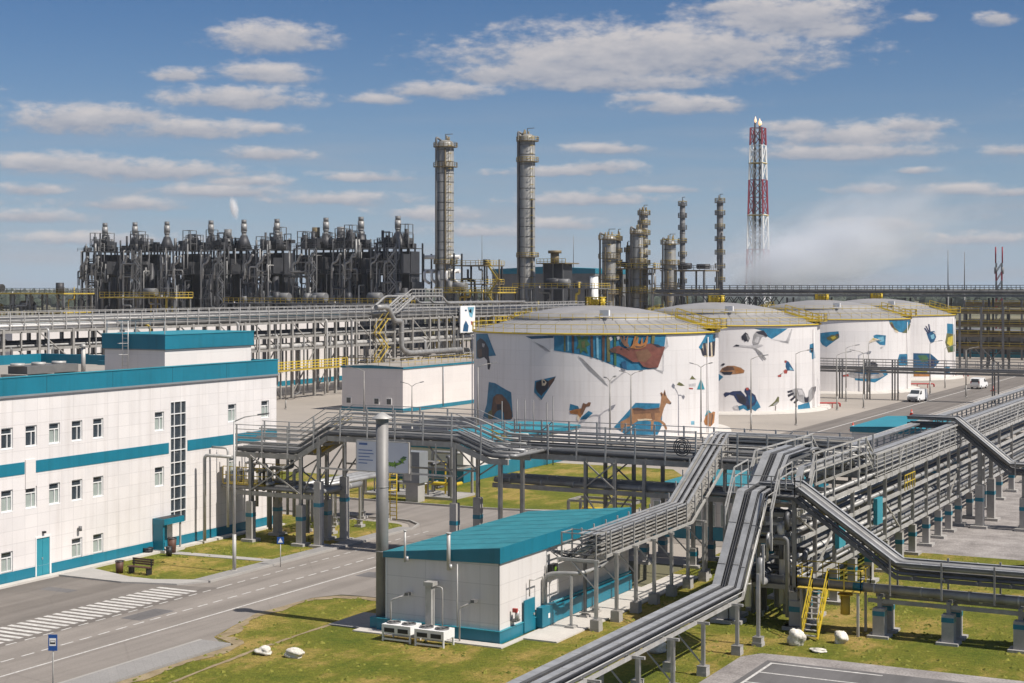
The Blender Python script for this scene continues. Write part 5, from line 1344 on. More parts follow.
def rack_b():
    """main three level pipe rack that runs away along the gravel"""
    t = thing('main_pipe_rack', 'three level steel pipe rack on teal banded pedestals running along the gravel', 'pipe rack', (-27, 120, 0))
    x0, x1 = -28.6, -25.3
    ys = [80.9, 84.6, 88.4, 92.2, 96.0, 99.8, 103.6, 107.2, 111.2, 115.0, 118.4, 121.8, 126.0, 131.5, 138.2, 144, 151, 158, 166, 174, 182, 190]
    for y in ys:
        for x in (x0, x1): post(t, x, y, 6.0 if y > 82 else 7.3, 1.95, .2, 'steel', pad=.5, pw=.46)
        for z in (2.15, 4.5, 5.95): beam(t, (x0 + .13, y, z), (x1 - .13, y, z), .18, .24, 'steel', 'crossbeam')
    for x in (x0, x1):
        for z in (4.55, 6.0): beam(t, (x, ys[0], z), (x, ys[-1], z), .16, .22, 'galv')
        beam(t, (x, ys[0], 2.2), (x, ys[-1], 2.2), .14, .2, 'galv')
        beam(t, (x, ys[0], 3.4), (x, ys[-1], 3.4), .1, .12, 'galv')
        for y0, y1, za, zb in ((84.6, 88.4, 2.3, 4.4), (99.8, 103.6, 4.4, 2.3), (118.4, 121.8, 2.3, 4.4), (138.2, 144, 4.4, 2.3), (80.9, 84.6, 6.0, 4.6)):
            beam(t, (x, y0, za), (x, y1, zb), .1, .1, 'steel', 'brace')
    for x, z, r, k in ((-28.1, 2.62, .32, 'pipe_grey'), (-27.3, 2.58, .28, 'pipe_grey'), (-26.6, 2.5, .2, 'pipe_dark'), (-26.0, 2.52, .2, 'pipe_grey'), (-25.6, 2.4, .1, 'pipe_grey'),
                       (-28.2, 4.9, .2, 'pipe_grey'), (-27.6, 4.86, .16, 'pipe_grey'), (-27.0, 4.95, .26, 'pipe_grey'), (-26.3, 4.86, .16, 'pipe_dark'), (-25.75, 4.85, .15, 'pipe_grey'),
                       (-28.3, 6.3, .14, 'pipe_grey'), (-25.6, 6.3, .14, 'pipe_grey')):
        pipe(t, [(x, 81.2, z), (x, 190, z)], r, k, n=10)
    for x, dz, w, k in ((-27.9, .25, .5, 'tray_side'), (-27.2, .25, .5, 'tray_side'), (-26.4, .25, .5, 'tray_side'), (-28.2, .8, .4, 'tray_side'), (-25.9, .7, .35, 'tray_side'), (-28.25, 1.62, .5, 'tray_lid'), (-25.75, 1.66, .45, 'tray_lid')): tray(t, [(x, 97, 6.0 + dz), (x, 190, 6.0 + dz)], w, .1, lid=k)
    # cage of pale posts and rails, raised into a hump at the near end
    for x in (x0 - .05, x1 + .05):
        m = MB(); y = 97.6
        while y < 190: m.box(x - .05, y - .05, 5.9, x + .05, y + .05, 7.6, 'galv'); y += 1.9
        for h in (6.25, 6.5, 6.8, 7.05, 7.3): m.bar((x, 97.2, h), (x, 190, h), .05, .05, 'galv')
        m.bar((x, 97.2, 7.62), (x, 190, 7.62), .16, .1, 'galv')
        for q in (103, 114.5, 128, 146, 170): m.bar((x, q, 6.0), (x, q + 1.6, 7.6), .07, .07, 'galv')
        m.build('tray_cage', t)
        m = MB()
        path = [(83.4, 7.3), (84.4, 8.55), (95.0, 8.55), (96.6, 7.5)]
        for h in (-.6, -.1, .35): 
            for a, b in zip(path, path[1:]): m.bar((x, a[0], a[1] + h), (x, b[0], b[1] + h), .08 if h > .3 else .06, .08, 'galv')
        y = 84.6
        while y < 96: m.box(x - .05, y - .05, 6.1 if int(y * 10) % 2 else 7.3, x + .05, y + .05, 8.95, 'galv'); y += 1.75
        m.bar((x, 84.4, 7.2), (x, 96.4, 7.2), .1, .14, 'steel')
        m.build('hump_cage', t)
    for x, w in ((-28.2, .4), (-25.75, .35)): tray(t, [(x, 82.4, 7.0), (x, 83.6, 8.2), (x, 94.4, 8.2), (x, 96.5, 7.55), (x, 97.2, 7.55)], w, .1)
    for x, r in ((-27.4, .2), (-26.7, .14), (-26.2, .14)): pipe(t, [(x, 86, 7.5), (x, 95.0, 7.5), (x, 97.0, 6.5), (x, 99, 6.4)], r, 'pipe_grey', bend=.4)
    # tangle at the near end: elbows, insulated drops, valves
    rnd = random.Random(21)
    for k in range(16):
        x = rnd.uniform(x0 + .3, x1 - .3); y = rnd.uniform(80.6, 83.6); z1 = rnd.uniform(2.2, 6.8); x2 = rnd.uniform(x0 + .2, x1 + .4)
        pipe(t, [(x, y, rnd.uniform(.2, 1.2)), (x, y, z1), (x2, y, z1), (x2, y - rnd.uniform(.3, 1.0), z1), (x2, y - .6, z1 - rnd.uniform(.4, 1.4))], rnd.uniform(.07, .2), rnd.choice(['pipe_silver', 'pipe_silver', 'pipe_grey', 'pipe_dark', 'pipe_pale']), bend=.3)
    pipe(t, [(-26.9, 80.7, 3.6), (-26.9, 80.1, 3.6), (-26.9, 80.1, 2.4), (-26.9, 80.6, 2.4), (-26.9, 82, 2.4)], .22, 'pipe_silver', bend=.35, n=12)
    for x, y, z in ((-28.0, 80.5, 3.6), (-27.4, 84.0, 5.4), (-26.2, 89.2, 5.3)):
        m = MB(); m.cyl(x, y, z - .5, z + .1, .12, 'yellow').cyl(x, y, z + .1, z + .18, .32, 'yellow', 14).cyl(x, y, z - .2, z + .02, .24, 'yellow'); m.build('valve', t)
    for x, y, z in ((-25.15, 88.0, 3.2), (-25.15, 96.4, 3.4)):
        MB().box(x, y, z, x + .25, y + 1.3, z + 1.6, 'teal_bright').build('cabinet', t)
    m = MB(); m.box(-28.7, 92.5, 6.05, -28.5, 98.5, 6.1, 'yellow_dull'); rail_mb(m, [(-25.1, 104.2, 4.6), (-25.1, 107, 4.6)], 1.0, .7, 'yellow'); m.build('walkway', t)
    # near end platform where the ramps meet
    m = MB(); m.box(x0 - .2, 80.0, 7.0, x1 + .3, 83.0, 7.06, 'mid_steel'); m.build('platform', t)
    railing(t, [(x0 - .2, 80.0, 7.06), (x1 + .3, 80.0, 7.06), (x1 + .3, 81.0, 7.06)], h=1.0, key='steel')
    for k in range(5):
        MB().bar((x0, 81.2 + .9 * k, 5.4), (x1, 81.2 + .9 * k, 5.4), .1, .16, 'pipe_pale').build('crossbeam', t)
    return t


rack_b()


def right_bridge(y, label, xs, zs, posts, seed):
    t = thing('pipe_bridge', label, 'pipe bridge', (xs[1], y, 0))
    base = [(xs[0], y, zs[0]), (xs[1], y, zs[0]), (xs[2], y, zs[1]), (xs[3], y, zs[1] + .05)]
    for dy, dz, r, k in ((-.62, .02, .13, 'pipe_grey'), (-.25, .02, .11, 'pipe_dark'), (0.08, .04, .14, 'pipe_grey'), (.48, .02, .12, 'mid_steel'), (-.7, -.38, .09, 'pipe_dark'), (.3, -.38, .1, 'pipe_dark')):
        pipe(t, offset_path(base, -dy, dz), r, k, bend=.35, n=10)
    for dy in (-.82, .82): MB().sweep([(-.05, -.2), (.05, -.2), (.05, 0), (-.05, 0)], offset_path(base, -dy, -.48), 'pipe_dark').build('side_beam', t)
    for dy in (-.8, .8): tray(t, offset_path(base, -dy, .16), .2, .06)
    n = 9
    for a, b in zip(base[1:], base[2:]):
        L_ = (Vector(b) - Vector(a)).length; n = int(L_ / 1.6)
        for k in range(n):
            p = Vector(a).lerp(Vector(b), (k + .5) / n); MB().box(p.x - .05, p.y - .95, p.z - .62, p.x + .05, p.y + .95, p.z - .5, 'mid_steel').build('crossbeam', t)
    for x, z0 in posts:
        for dy in (-.9, .7): MB().box(x - .045, y + dy - .045, z0, x + .045, y + dy + .045, zs[1] + .35, 'steel').build('post', t)
    return t


right_bridge(81.6, 'foreground pipe bridge sloping down from the big rack and running off to the right', (-27.2, -25.3, -19.9, 6.0), (7.45, 3.75), [(x, 2.2) for x in (-20.2, -17.6, -15.0, -12.4, -9.8)], 1)
tb = right_bridge(121.9, 'farther pipe bridge dropping from the big rack towards the right edge over the gravel', (-29.0, -25.4, -21.4, 14.0), (8.0, 4.75), [(x, 3.9) for x in (-21, -17, -13)], 2)
for x in (-23.6, -20.4, -16.5, -12.0):
    for y in (121.2, 125.6) if x < -23 else (121.2, 122.8): post(tb, x, y, 6.0 if x < -23 else 4.2, 3.2 if x < -23 else 2.4, .28, 'steel', pad=.6, pw=.58)


def low_pipe_rack():
    t = thing('low_pipe_rack', 'low pipeline on short teal banded concrete pedestals across the right lawn', 'pipeline', (-18, 81.8, 0))
    for x in (-20.8, -17.3, -13.8, -10.3, -6.8, -3.3):
        for y in (81.0, 82.6):
            p = MB(); p.box(x - .3, y - .3, .12, x + .3, y + .3, 1.5, 'concrete').box(x - .31, y - .31, 1.12, x + .31, y + .31, 1.36, 'teal_paint').box(x - .55, y - .5, -.1, x + .55, y + .5, .12, 'concrete'); q = p.build('pedestal', t)
            MB().box(x - .1, y - .1, 1.5, x + .1, y + .1, 1.98, 'steel').build('stub', q)
        beam(t, (x, 80.8, 2.05), (x, 82.8, 2.05), .16, .16, 'steel', 'crossbeam')
    for y in (81.0, 82.6): beam(t, (-21.4, y, 1.85), (2, y, 1.85), .12, .2)
    pipe(t, [(-29.5, 81.2, 2.45), (2, 81.2, 2.45)], .24, 'pipe_grey', n=14)
    pipe(t, [(-24, 82.3, 2.3), (2, 82.3, 2.3)], .1, 'pipe_silver')
    m = MB()
    for k in range(10): m.cyl(-23.4 + 2.5 * k, 81.9, 2.0, 2.25, .09, 'pipe_pale')
    m.build('pipe_shoe', t)
    MB().tube([(-22.2, 81.2, 2.45), (-21.7, 81.2, 2.45)], .27, 'teal_paint', 14).build('pipe_band', t)
    for k in range(7):
        a = -21 + 3.5 * k; pipe(t, fillet([(a, 81.7, 2.2), (a + .8, 81.6, 2.12), (a + 1.6, 81.8, 2.2), (a + 2.6, 81.7, 2.1), (a + 3.4, 81.7, 2.2)], .4), .04, 'cable', 'cable', n=5)
    for x in (-29.2, -25.2):
        for y in (80.9, 82.5): post(t, x, y, 2.2, 1.5, .2, 'steel', pad=.6, pw=.6)


low_pipe_rack()


def yellow_stair():
    t = thing('yellow_stair', 'steep yellow steel stair up to a small yellow valve platform beside the boulders', 'stair', (-23.7, 79, 0))
    a, b = (78.5, .1), (80.3, 2.3)
    for x in (-24.15, -23.35):
        MB().bar((x, a[0], a[1]), (x, b[0], b[1]), .06, .18, 'yellow').build('stringer', t)
        m = MB(); m.bar((x, a[0], a[1] + 1.0), (x, b[0], b[1] + 1.0), .05, .05, 'yellow').bar((x, a[0], a[1] + .5), (x, b[0], b[1] + .5), .035, .035, 'yellow')
        for k in range(4):
            f = k / 3; m.box(x - .025, a[0] + (b[0] - a[0]) * f - .025, a[1] + (b[1] - a[1]) * f, x + .025, a[0] + (b[0] - a[0]) * f + .025, a[1] + (b[1] - a[1]) * f + 1.0, 'yellow')
        m.build('handrail', t)
    for k in range(9):
        f = (k + .5) / 9; y = a[0] + (b[0] - a[0]) * f; z = a[1] + (b[1] - a[1]) * f; MB().box(-24.12, y - .12, z - .02, -23.38, y + .12, z + .02, 'galv').build('tread', t)
    MB().box(-25.0, 80.3, 2.26, -21.6, 82.2, 2.3, 'yellow_dull').build('platform', t)
    railing(t, [(-23.35, 80.3, 2.3), (-21.6, 80.3, 2.3), (-21.6, 82.2, 2.3), (-25.0, 82.2, 2.3), (-25.0, 80.3, 2.3), (-24.15, 80.3, 2.3)], h=1.1, step=.8, key='yellow')
    for x in (-24.8, -21.8):
        for y in (80.5, 82.0): MB().box(x - .06, y - .06, 0, x + .06, y + .06, 2.26, 'galv').build('leg', t)
    m = MB(); m.cyl(-22.6, 81.0, 1.0, 2.0, .25, 'yellow_dull').cyl(-22.6, 81.0, 2.0, 2.06, .4, 'yellow', 14); m.build('valve', t)


yellow_stair()


def walkway_bridge():
    t = thing('walkway_bridge', 'grey cable bridge on paired thin posts crossing in front of the pike tank', 'cable bridge', (-50, 252, 0))
    for x in (-76, -71.5, -67, -62.5, -47, -33, -20):
        for dx in (0, .9): MB().cyl(x + dx, 252 - .8, 0, 6.4, .12, 'mid_steel', 8).build('post', t)
        MB().cyl(x, 252.9, 0, 6.4, .12, 'mid_steel', 8).build('post', t)
    for y in (251.1, 252.9):
        for z in (4.4, 4.9): beam(t, (-80, y, z), (5, y, z), .15, .25, 'mid_steel')
        railing(t, [(-80, y, 4.6), (5, y, 4.6)], h=1.8, step=1.6, key='steel', rails=(1.0, .75, .5, .25), w=.07)
    for y in (251.4, 252.0, 252.6): tray(t, [(-80, y, 5.2), (5, y, 5.2)], .45, .5, lid='tray_side')


walkway_bridge()


def rack_l():
    t = thing('long_pipe_rack', 'tall grey multi level pipe rack stretching behind the office and the white hall', 'pipe rack', (-152, 230, 0))
    x0, x1 = -156.0, -148.2; ys = [128 + 6.2 * i for i in range(34)]
    for y in ys:
        for x in (x0, x1):
            c = MB().box(x - .2, y - .2, .3, x + .2, y + .2, 12.6, 'steel').build('column', t)
        for z in (8.0, 10.0, 12.3): beam(t, (x0 + .2, y, z), (x1 - .2, y, z), .25, .3, 'mid_steel', 'crossbeam')
    for x in (x0, x1):
        for z in (8.05, 10.05, 12.3): beam(t, (x, ys[0], z), (x, ys[-1], z), .22, .35, 'steel')
        for i in range(1, 33, 3): beam(t, (x + .1, ys[i], 1.0), (x + .1, ys[i + 1], 7.8), .16, .16, 'steel', 'brace'); beam(t, (x + .12, ys[i], 12.2), (x + .12, ys[i + 1], 8.2), .14, .14, 'steel', 'brace')
        m = MB(); y = ys[0]
        while y < ys[-1]: m.box(x - .06, y - .06, 12.4, x + .06, y + .06, 14.8, 'galv'); y += 2.48
        for z in (13.0, 13.6, 14.2, 14.75): m.bar((x, ys[0], z), (x, ys[-1], z), .1, .08, 'galv' if z > 14 else 'steel')
        m.build('tray_cage', t)
    rnd = random.Random(8)
    for z, n in ((8.25, 8), (10.25, 8), (12.5, 8), (13.4, 6)):
        for k in range(n):
            x = x0 + .7 + (x1 - x0 - 1.4) * k / (n - 1); r = rnd.uniform(.15, .42)
            pipe(t, [(x, ys[0], z + r), (x, ys[-1], z + r)], r, rnd.choice(['pipe_grey', 'mid_steel', 'pipe_grey', 'dark_steel', 'mid_steel', 'pipe_dark']), n=8)
    pipe(t, [(x1 - .7, ys[0], 8.5), (x1 - .7, 330, 8.5)], .42, 'galv', n=10); pipe(t, [(x1 - .6, ys[0], 12.9), (x1 - .6, 168, 12.9)], .5, 'pipe_pale', n=10)
    # denser lattice: intermediate posts, drops and cross pipes
    for i in range(33):
        y = ys[i] + 3.1
        for x in (x0, x1):
            if i % 3 != 1: MB().box(x - .11, y - .11, .3, x + .11, y + .11, 12.3, 'steel').build('post', t)
        for k in range(2):
            z = rnd.choice([8.3, 10.3, 6.2, 12.6]); yy = y + rnd.uniform(-2, 2); x = x1 + rnd.uniform(-.2, .35)
            pipe(t, [(x1 - rnd.uniform(1, 4), yy, z), (x, yy, z), (x, yy, rnd.uniform(.5, 5)), (x, yy + rnd.uniform(-2, 2), .5)], rnd.uniform(.08, .2), rnd.choice(['pipe_grey', 'mid_steel', 'galv', 'pipe_silver', 'yellow_dull']), bend=.4, n=6)
    # vertical loop and ladder bays
    pipe(t, [(-147.2, 232, 14.5), (-147.2, 236, 14.5), (-147.2, 238, 12.0), (-147.2, 240.5, 12.0), (-147.2, 240.5, 7.0), (-147.2, 243, 6.2), (-147.2, 262, 6.2)], .45, 'pipe_grey', bend=.9, n=10)
    for y in (232.0,):
        m = MB(); z = 0
        for k in range(5):
            a, b = (y, y + 3.2) if k % 2 == 0 else (y + 3.2, y)
            for xx in (-147.6, -146.6): m.bar((xx, a, z), (xx, b, z + 2.5), .08, .16, 'yellow_dull'); m.bar((xx, a, z + 1.1), (xx, b, z + 3.6), .06, .06, 'yellow_dull')
            m.box(-147.7, b - .6, z + 2.45, -146.5, b + .6, z + 2.55, 'yellow_dull'); z += 2.5
        m.build('yellow_stair_tower', t)
    m = MB(); m.box(-147.6, 200, 4.7, -146.2, 221, 4.9, 'yellow_dull'); rail_mb(m, [(-146.2, 200, 4.9), (-146.2, 221, 4.9)], 1.3, 1.0, 'yellow', rails=(1, .66, .33), w=.12, pw=.1); m.build('yellow_walkway', t)
    # slanted expansion bay
    for x in (-147.9, -151, -154):
        pipe(t, [(x, 232, 13.4), (x, 240, 13.4), (x, 246, 16.3), (x, 256, 16.3), (x, 258, 15.0), (x, 290, 15.0)], .22, 'pipe_grey', bend=.8)
    m = MB(); rail_mb(m, [(-147.8, 238, 12.6), (-147.8, 245, 15.6), (-147.8, 256, 15.6)], 2.0, 1.2, 'galv', w=.12, pw=.12, rails=(1, .66, .33)); m.build('expansion_cage', t)
    return t


rack_l()
# equipment in the shadow under the long rack
for i, y in enumerate((150, 163, 176, 189, 236, 249, 262, 275, 288)):
    skid('pipework_skid', ['dense pipework skid seen left of the rooftop block under the long rack', 'pipework skid with pale pipes beneath the long rack near the office roof', 'dark pipework skid beneath the long rack beside the slot windows', 'pipework skid behind the rooftop block under the long rack',
                           'dark pipework skid at ground level under the yellow walkway', 'pipework skid left of the grey gable beneath the long rack', 'pipework skid behind the white hall with yellow lines', 'pipework skid behind the white hall roof end', 'pipework skid between white hall and moose tank'][i], -157, -146.5, y, y + 10, 5.5, 30 + i, 'dark_steel', 'skids under the long pipe rack', .12)

# ------------------------------------------------------------------ the plant far behind


def pv(mb, x, y, z, r, key='mid_steel'): mb.cyl(x, y, z, z + .25, r, key, 12)


def process_train(x, label, variant, src_stack):
    """one dark gas treatment train: steel frame, vessels, pipe loops, coolers and an exhaust stack"""
    rnd = random.Random(50 + variant); y0, w, d = 390.0, 11.4, 16.0
    t = thing('process_train', label, 'process unit', (x, y0 + d / 2, 0), 'dark process trains in a row')
    xs = [x - w / 2 + 1.8 + (w - 3.6) * i / 3 for i in range(4)]; ys = [y0 + .3, y0 + d / 2, y0 + d - .3]
    for xx in xs:
        for yy in ys: MB().box(xx - .2, yy - .2, 0, xx + .2, yy + .2, 31.0 if yy > y0 + 1 else 29.5, 'dark_steel').build('column', t)
    for z in (7.5, 14.5, 22.0, 29.5):
        wf = w if z < 20 else w - (2.2 if z < 25 else 3.4); f = MB(); f.box(x - wf / 2, y0, z - .18, x + wf / 2, y0 + d, z, 'dark_steel').box(x - wf / 2, y0 - .1, z - .3, x + wf / 2, y0, z + .05, 'mid_steel'); f.build('floor', t)
        m = MB(); rail_mb(m, [(x - w / 2, y0, z), (x + w / 2, y0, z)], 1.1, 2.0, 'mid_steel', w=.09, pw=.09); m.build('railing', t)
    # dark vessels and casings behind the frame
    for k in range(4):
        xx = x - w / 2 + 1.6 + 2.75 * k; z0 = rnd.choice([.3, .3, 7.6]); m = MB(); m.cyl(xx, y0 + rnd.uniform(4, 6), z0, z0 + rnd.uniform(12, 21), rnd.uniform(.9, 1.25), 'mid_steel' if k % 3 == 1 else 'dark_steel', 14); m.build('vessel', t)
    MB().box(x - w / 2 + .8, y0 + 8, .2, x + w / 2 - .8, y0 + d - 1, 19.5, 'dark_steel').build('casing', t)
    MB().box(x - 3.9, y0 + 9, 19.5, x + 3.9, y0 + d - 2, 28.5, 'dark_steel').build('casing', t)
    for k in range(3):
        m = MB(); a = x - w / 2 + 1.0 + 3.6 * k; m.box(a, y0 + 2, 22.1, a + 2.4, y0 + 7, 22.1 + rnd.uniform(3.0, 6.5), 'dark_steel'); m.build('cooler', t)
    # process piping: long risers, elbows and cross-overs in front
    for k in range(54):
        a = x + rnd.uniform(-w / 2 + .4, w / 2 - .4); b = x + rnd.uniform(-w / 2 + .4, w / 2 - .4); z = rnd.uniform(2, 27); z2 = min(32.0, z + rnd.uniform(2, 8)); yy = y0 + rnd.uniform(-1.2, 2.5)
        if abs(a - b) < 1.2: b = a + 1.6
        pipe(t, [(a, yy, max(.2, z - rnd.uniform(2, 6))), (a, yy, z), (b, yy, z), (b, yy, z2)], rnd.uniform(.12, .34), rnd.choice(['mid_steel', 'mid_steel', 'pipe_grey', 'mid_steel', 'dark_steel', 'dark_steel']), bend=.7, n=6)
    for k in range(2):       # pale elbows near the top floor
        a = x - 3.6 + 4.6 * k; pipe(t, [(a, y0 - .8, 20.5), (a, y0 - .8, 25.0), (a + 1.6, y0 - .8, 25.4), (a + 2.6, y0 - .8, 27.6), (a + 3.2, y0 - .8, 27.6)], .36, 'pipe_grey', bend=1.0, n=8)
    for k in range(17):      # clutter on the roof
        a = x + rnd.uniform(-w / 2 + 2, w / 2 - 2); yy = y0 + rnd.uniform(.5, d - 2); h = rnd.uniform(1.5, 5.5); m = MB()
        if k % 3 == 0: m.cyl(a, yy, 29.5, 29.5 + h, rnd.uniform(.25, .6), rnd.choice(['mid_steel', 'dark_steel']), 10)
        elif k % 3 == 1:
            s = rnd.uniform(.8, 1.5); m.box(a - s, yy - s, 29.5 + h * .4, a + s, yy + s, 29.5 + h * .62, 'dark_steel')
            for sx in (-1, 1): m.box(a + sx * s - .1, yy - s, 29.5, a + sx * s + .1, yy - s + .2, 29.5 + h, 'dark_steel')
            m.box(a - s, yy - s, 29.5 + h * .95, a + s, yy - s + .15, 29.5 + h, 'mid_steel')
        else: m.box(a - .8, yy - .8, 29.5, a + .8, yy + .8, 29.5 + h * .6, 'dark_steel')
        m.build('roof_unit', t)
    for k in range(3):       # open lattice frames standing on the roof
        a = x + rnd.uniform(-w / 2 + 1.5, w / 2 - 1.5); q = rnd.uniform(1.0, 1.7); hh = rnd.uniform(3.5, 7.0); yy = y0 + rnd.uniform(1, 9); m = MB()
        for sx in (-1, 1):
            for sy in (-1, 1): m.box(a + sx * q - .1, yy + sy * q - .1, 29.5, a + sx * q + .1, yy + sy * q + .1, 29.5 + hh, 'mid_steel')
        for f in (.33, .66, 1.0):
            z = 29.5 + hh * f
            for s in (-1, 1): m.bar((a - q, yy + s * q, z), (a + q, yy + s * q, z), .14, .14, 'mid_steel').bar((a + s * q, yy - q, z), (a + s * q, yy + q, z), .14, .14, 'mid_steel')
        m.bar((a - q, yy - q, 29.5), (a + q, yy - q, 29.5 + hh * .66), .12, .12, 'mid_steel').cyl(a, yy, 29.5, 29.5 + hh * .8, q * .5, rnd.choice(['dark_steel', 'mid_steel']), 10)
        m.build('roof_frame', t)
    for k in range(5):       # diagonal bracing on the front
        a = xs[k % 3]; b = xs[k % 3 + 1]; z = (.3, 7.5, 14.5, 22.0)[(k + variant) % 4]; beam(t, (a, y0 - .15, z), (b, y0 - .15, z + 6.8), .16, .16, 'mid_steel', 'brace')
    for k in range(9):       # light risers right up the face
        a = x + rnd.uniform(-w / 2, w / 2); z = rnd.uniform(14, 30); pipe(t, [(a, y0 - .6, .2), (a, y0 - .6, z), (a, y0 + 2, z)], rnd.uniform(.1, .22), rnd.choice(['pipe_grey', 'mid_steel', 'galv', 'mid_steel']), bend=.4, n=6)
    if variant % 2:          # stair tower with zigzag flights
        m = MB(); xx = x + w / 2 - 1.6; z = 0
        for k in range(11):
            a, b = (xx - 1.2, xx + 1.2) if k % 2 == 0 else (xx + 1.2, xx - 1.2); m.bar((a, y0 - 1.8, z), (b, y0 - 1.8, z + 2.6), .25, .3, 'pipe_grey'); m.bar((a, y0 - 1.8, z + 1.1), (b, y0 - 1.8, z + 3.7), .1, .1, 'galv'); z += 2.6
        for q in (-1.4, 1.4): m.box(xx + q - .1, y0 - 2.0, 0, xx + q + .1, y0 - 1.8, 29.5, 'mid_steel')
        m.build('stair_tower', t)
    for kind, dx in src_stack:
        sx = x + dx; m = MB(); yy = y0 + 7
        if kind == 'stack':
            m.cyl(sx, yy, 29.5, 34.6, .75, 'mid_steel', 14).cyl(sx, yy, 34.6, 35.3, .75, 'mid_steel', 14, .95).cyl(sx, yy, 35.3, 37.6, .95, 'pipe_grey', 14).cyl(sx, yy, 37.6, 38.8, .8, 'mid_steel', 14).cyl(sx, yy, 38.8, 38.85, .8, 'black', 14).cyl(sx, yy, 29.5, 34.0, 2.7, 'dark_steel', 12, 1.0); m.build('exhaust_stack', t)
        else:
            m.cyl(sx, yy, 29.5, 31.5, 1.9, 'dark_steel', 14).cyl(sx, yy, 31.5, 33.0, 1.9, 'mid_steel', 14, 1.2).cyl(sx, yy, 33.0, 36.0, 1.2, 'rust_steel' if kind == 'hood' else 'mid_steel', 14); m.box(sx - 2.2, yy - 2.2, 31.9, sx + 2.2, yy + 2.2, 32.1, 'dark_steel'); m.build('hooded_stack', t)
    return t


words = ['first from the left', 'second from the left', 'third from the left', 'fourth from the left with a steaming stack', 'fifth from the left', 'sixth from the left with a yellowish stack', 'seventh from the left', 'eighth and rightmost']
stx = {105: 'stack', 135: 'stack', 167: 'stack', 211: 'stack', 228: 'short', 244: 'stack', 277: 'stack', 316: 'hood', 326: 'stack', 341: 'short', 361: 'stack', 398: 'stack'}
cents = [106, 146, 187, 228, 270, 318, 357, 396]
for i, px in enumerate(cents):
    x = on_y(px, 280, 397)[0]; L_ = []
    for sx, kind in stx.items():
        if min(range(8), key=lambda q: abs(cents[q] - sx)) == i: L_.append((kind, on_y(sx, 280, 397)[0] - x))
    process_train(x, 'dark process train of frames and pipes, ' + words[i], i, L_)
# manifold of pale pipes at the right end of the row
t = thing('pipe_manifold', 'manifold of pale curved pipes at the right end of the dark process row', 'pipework', (-225, 392, 0))
for z in (22.5, 26.5):
    MB().tube([(-231, 390, z), (-219.5, 390, z)], .6, 'pipe_pale', 10).build('header', t)
for k in range(5): pipe(t, [(-230 + 2.4 * k, 389.5, 22.5), (-230 + 2.4 * k, 388.2, 22.3), (-230 + 2.4 * k, 388.2, 20.0), (-229 + 2.4 * k, 389.5, 19.0)], .4, 'pipe_pale', bend=.8)
for x in (-230.5, -220.5):
    for y in (388.5, 393): MB().box(x - .2, y - .2, 0, x + .2, y + .2, 27.5, 'dark_steel').build('column', t)
for z in (6, 11, 16): MB().box(-231, 388, z, -220, 393.5, z + .25, 'mid_steel').build('floor', t)
rnd = random.Random(77)
for k in range(12):
    a = rnd.uniform(-230, -221); z = rnd.uniform(2, 14); pipe(t, [(a, 388.6, .3), (a, 388.6, z), (a + rnd.uniform(-3, 3), 388.6, z), (a, 391, z)], rnd.uniform(.15, .3), rnd.choice(['mid_steel', 'pipe_grey', 'yellow_dull']), bend=.5, n=6)


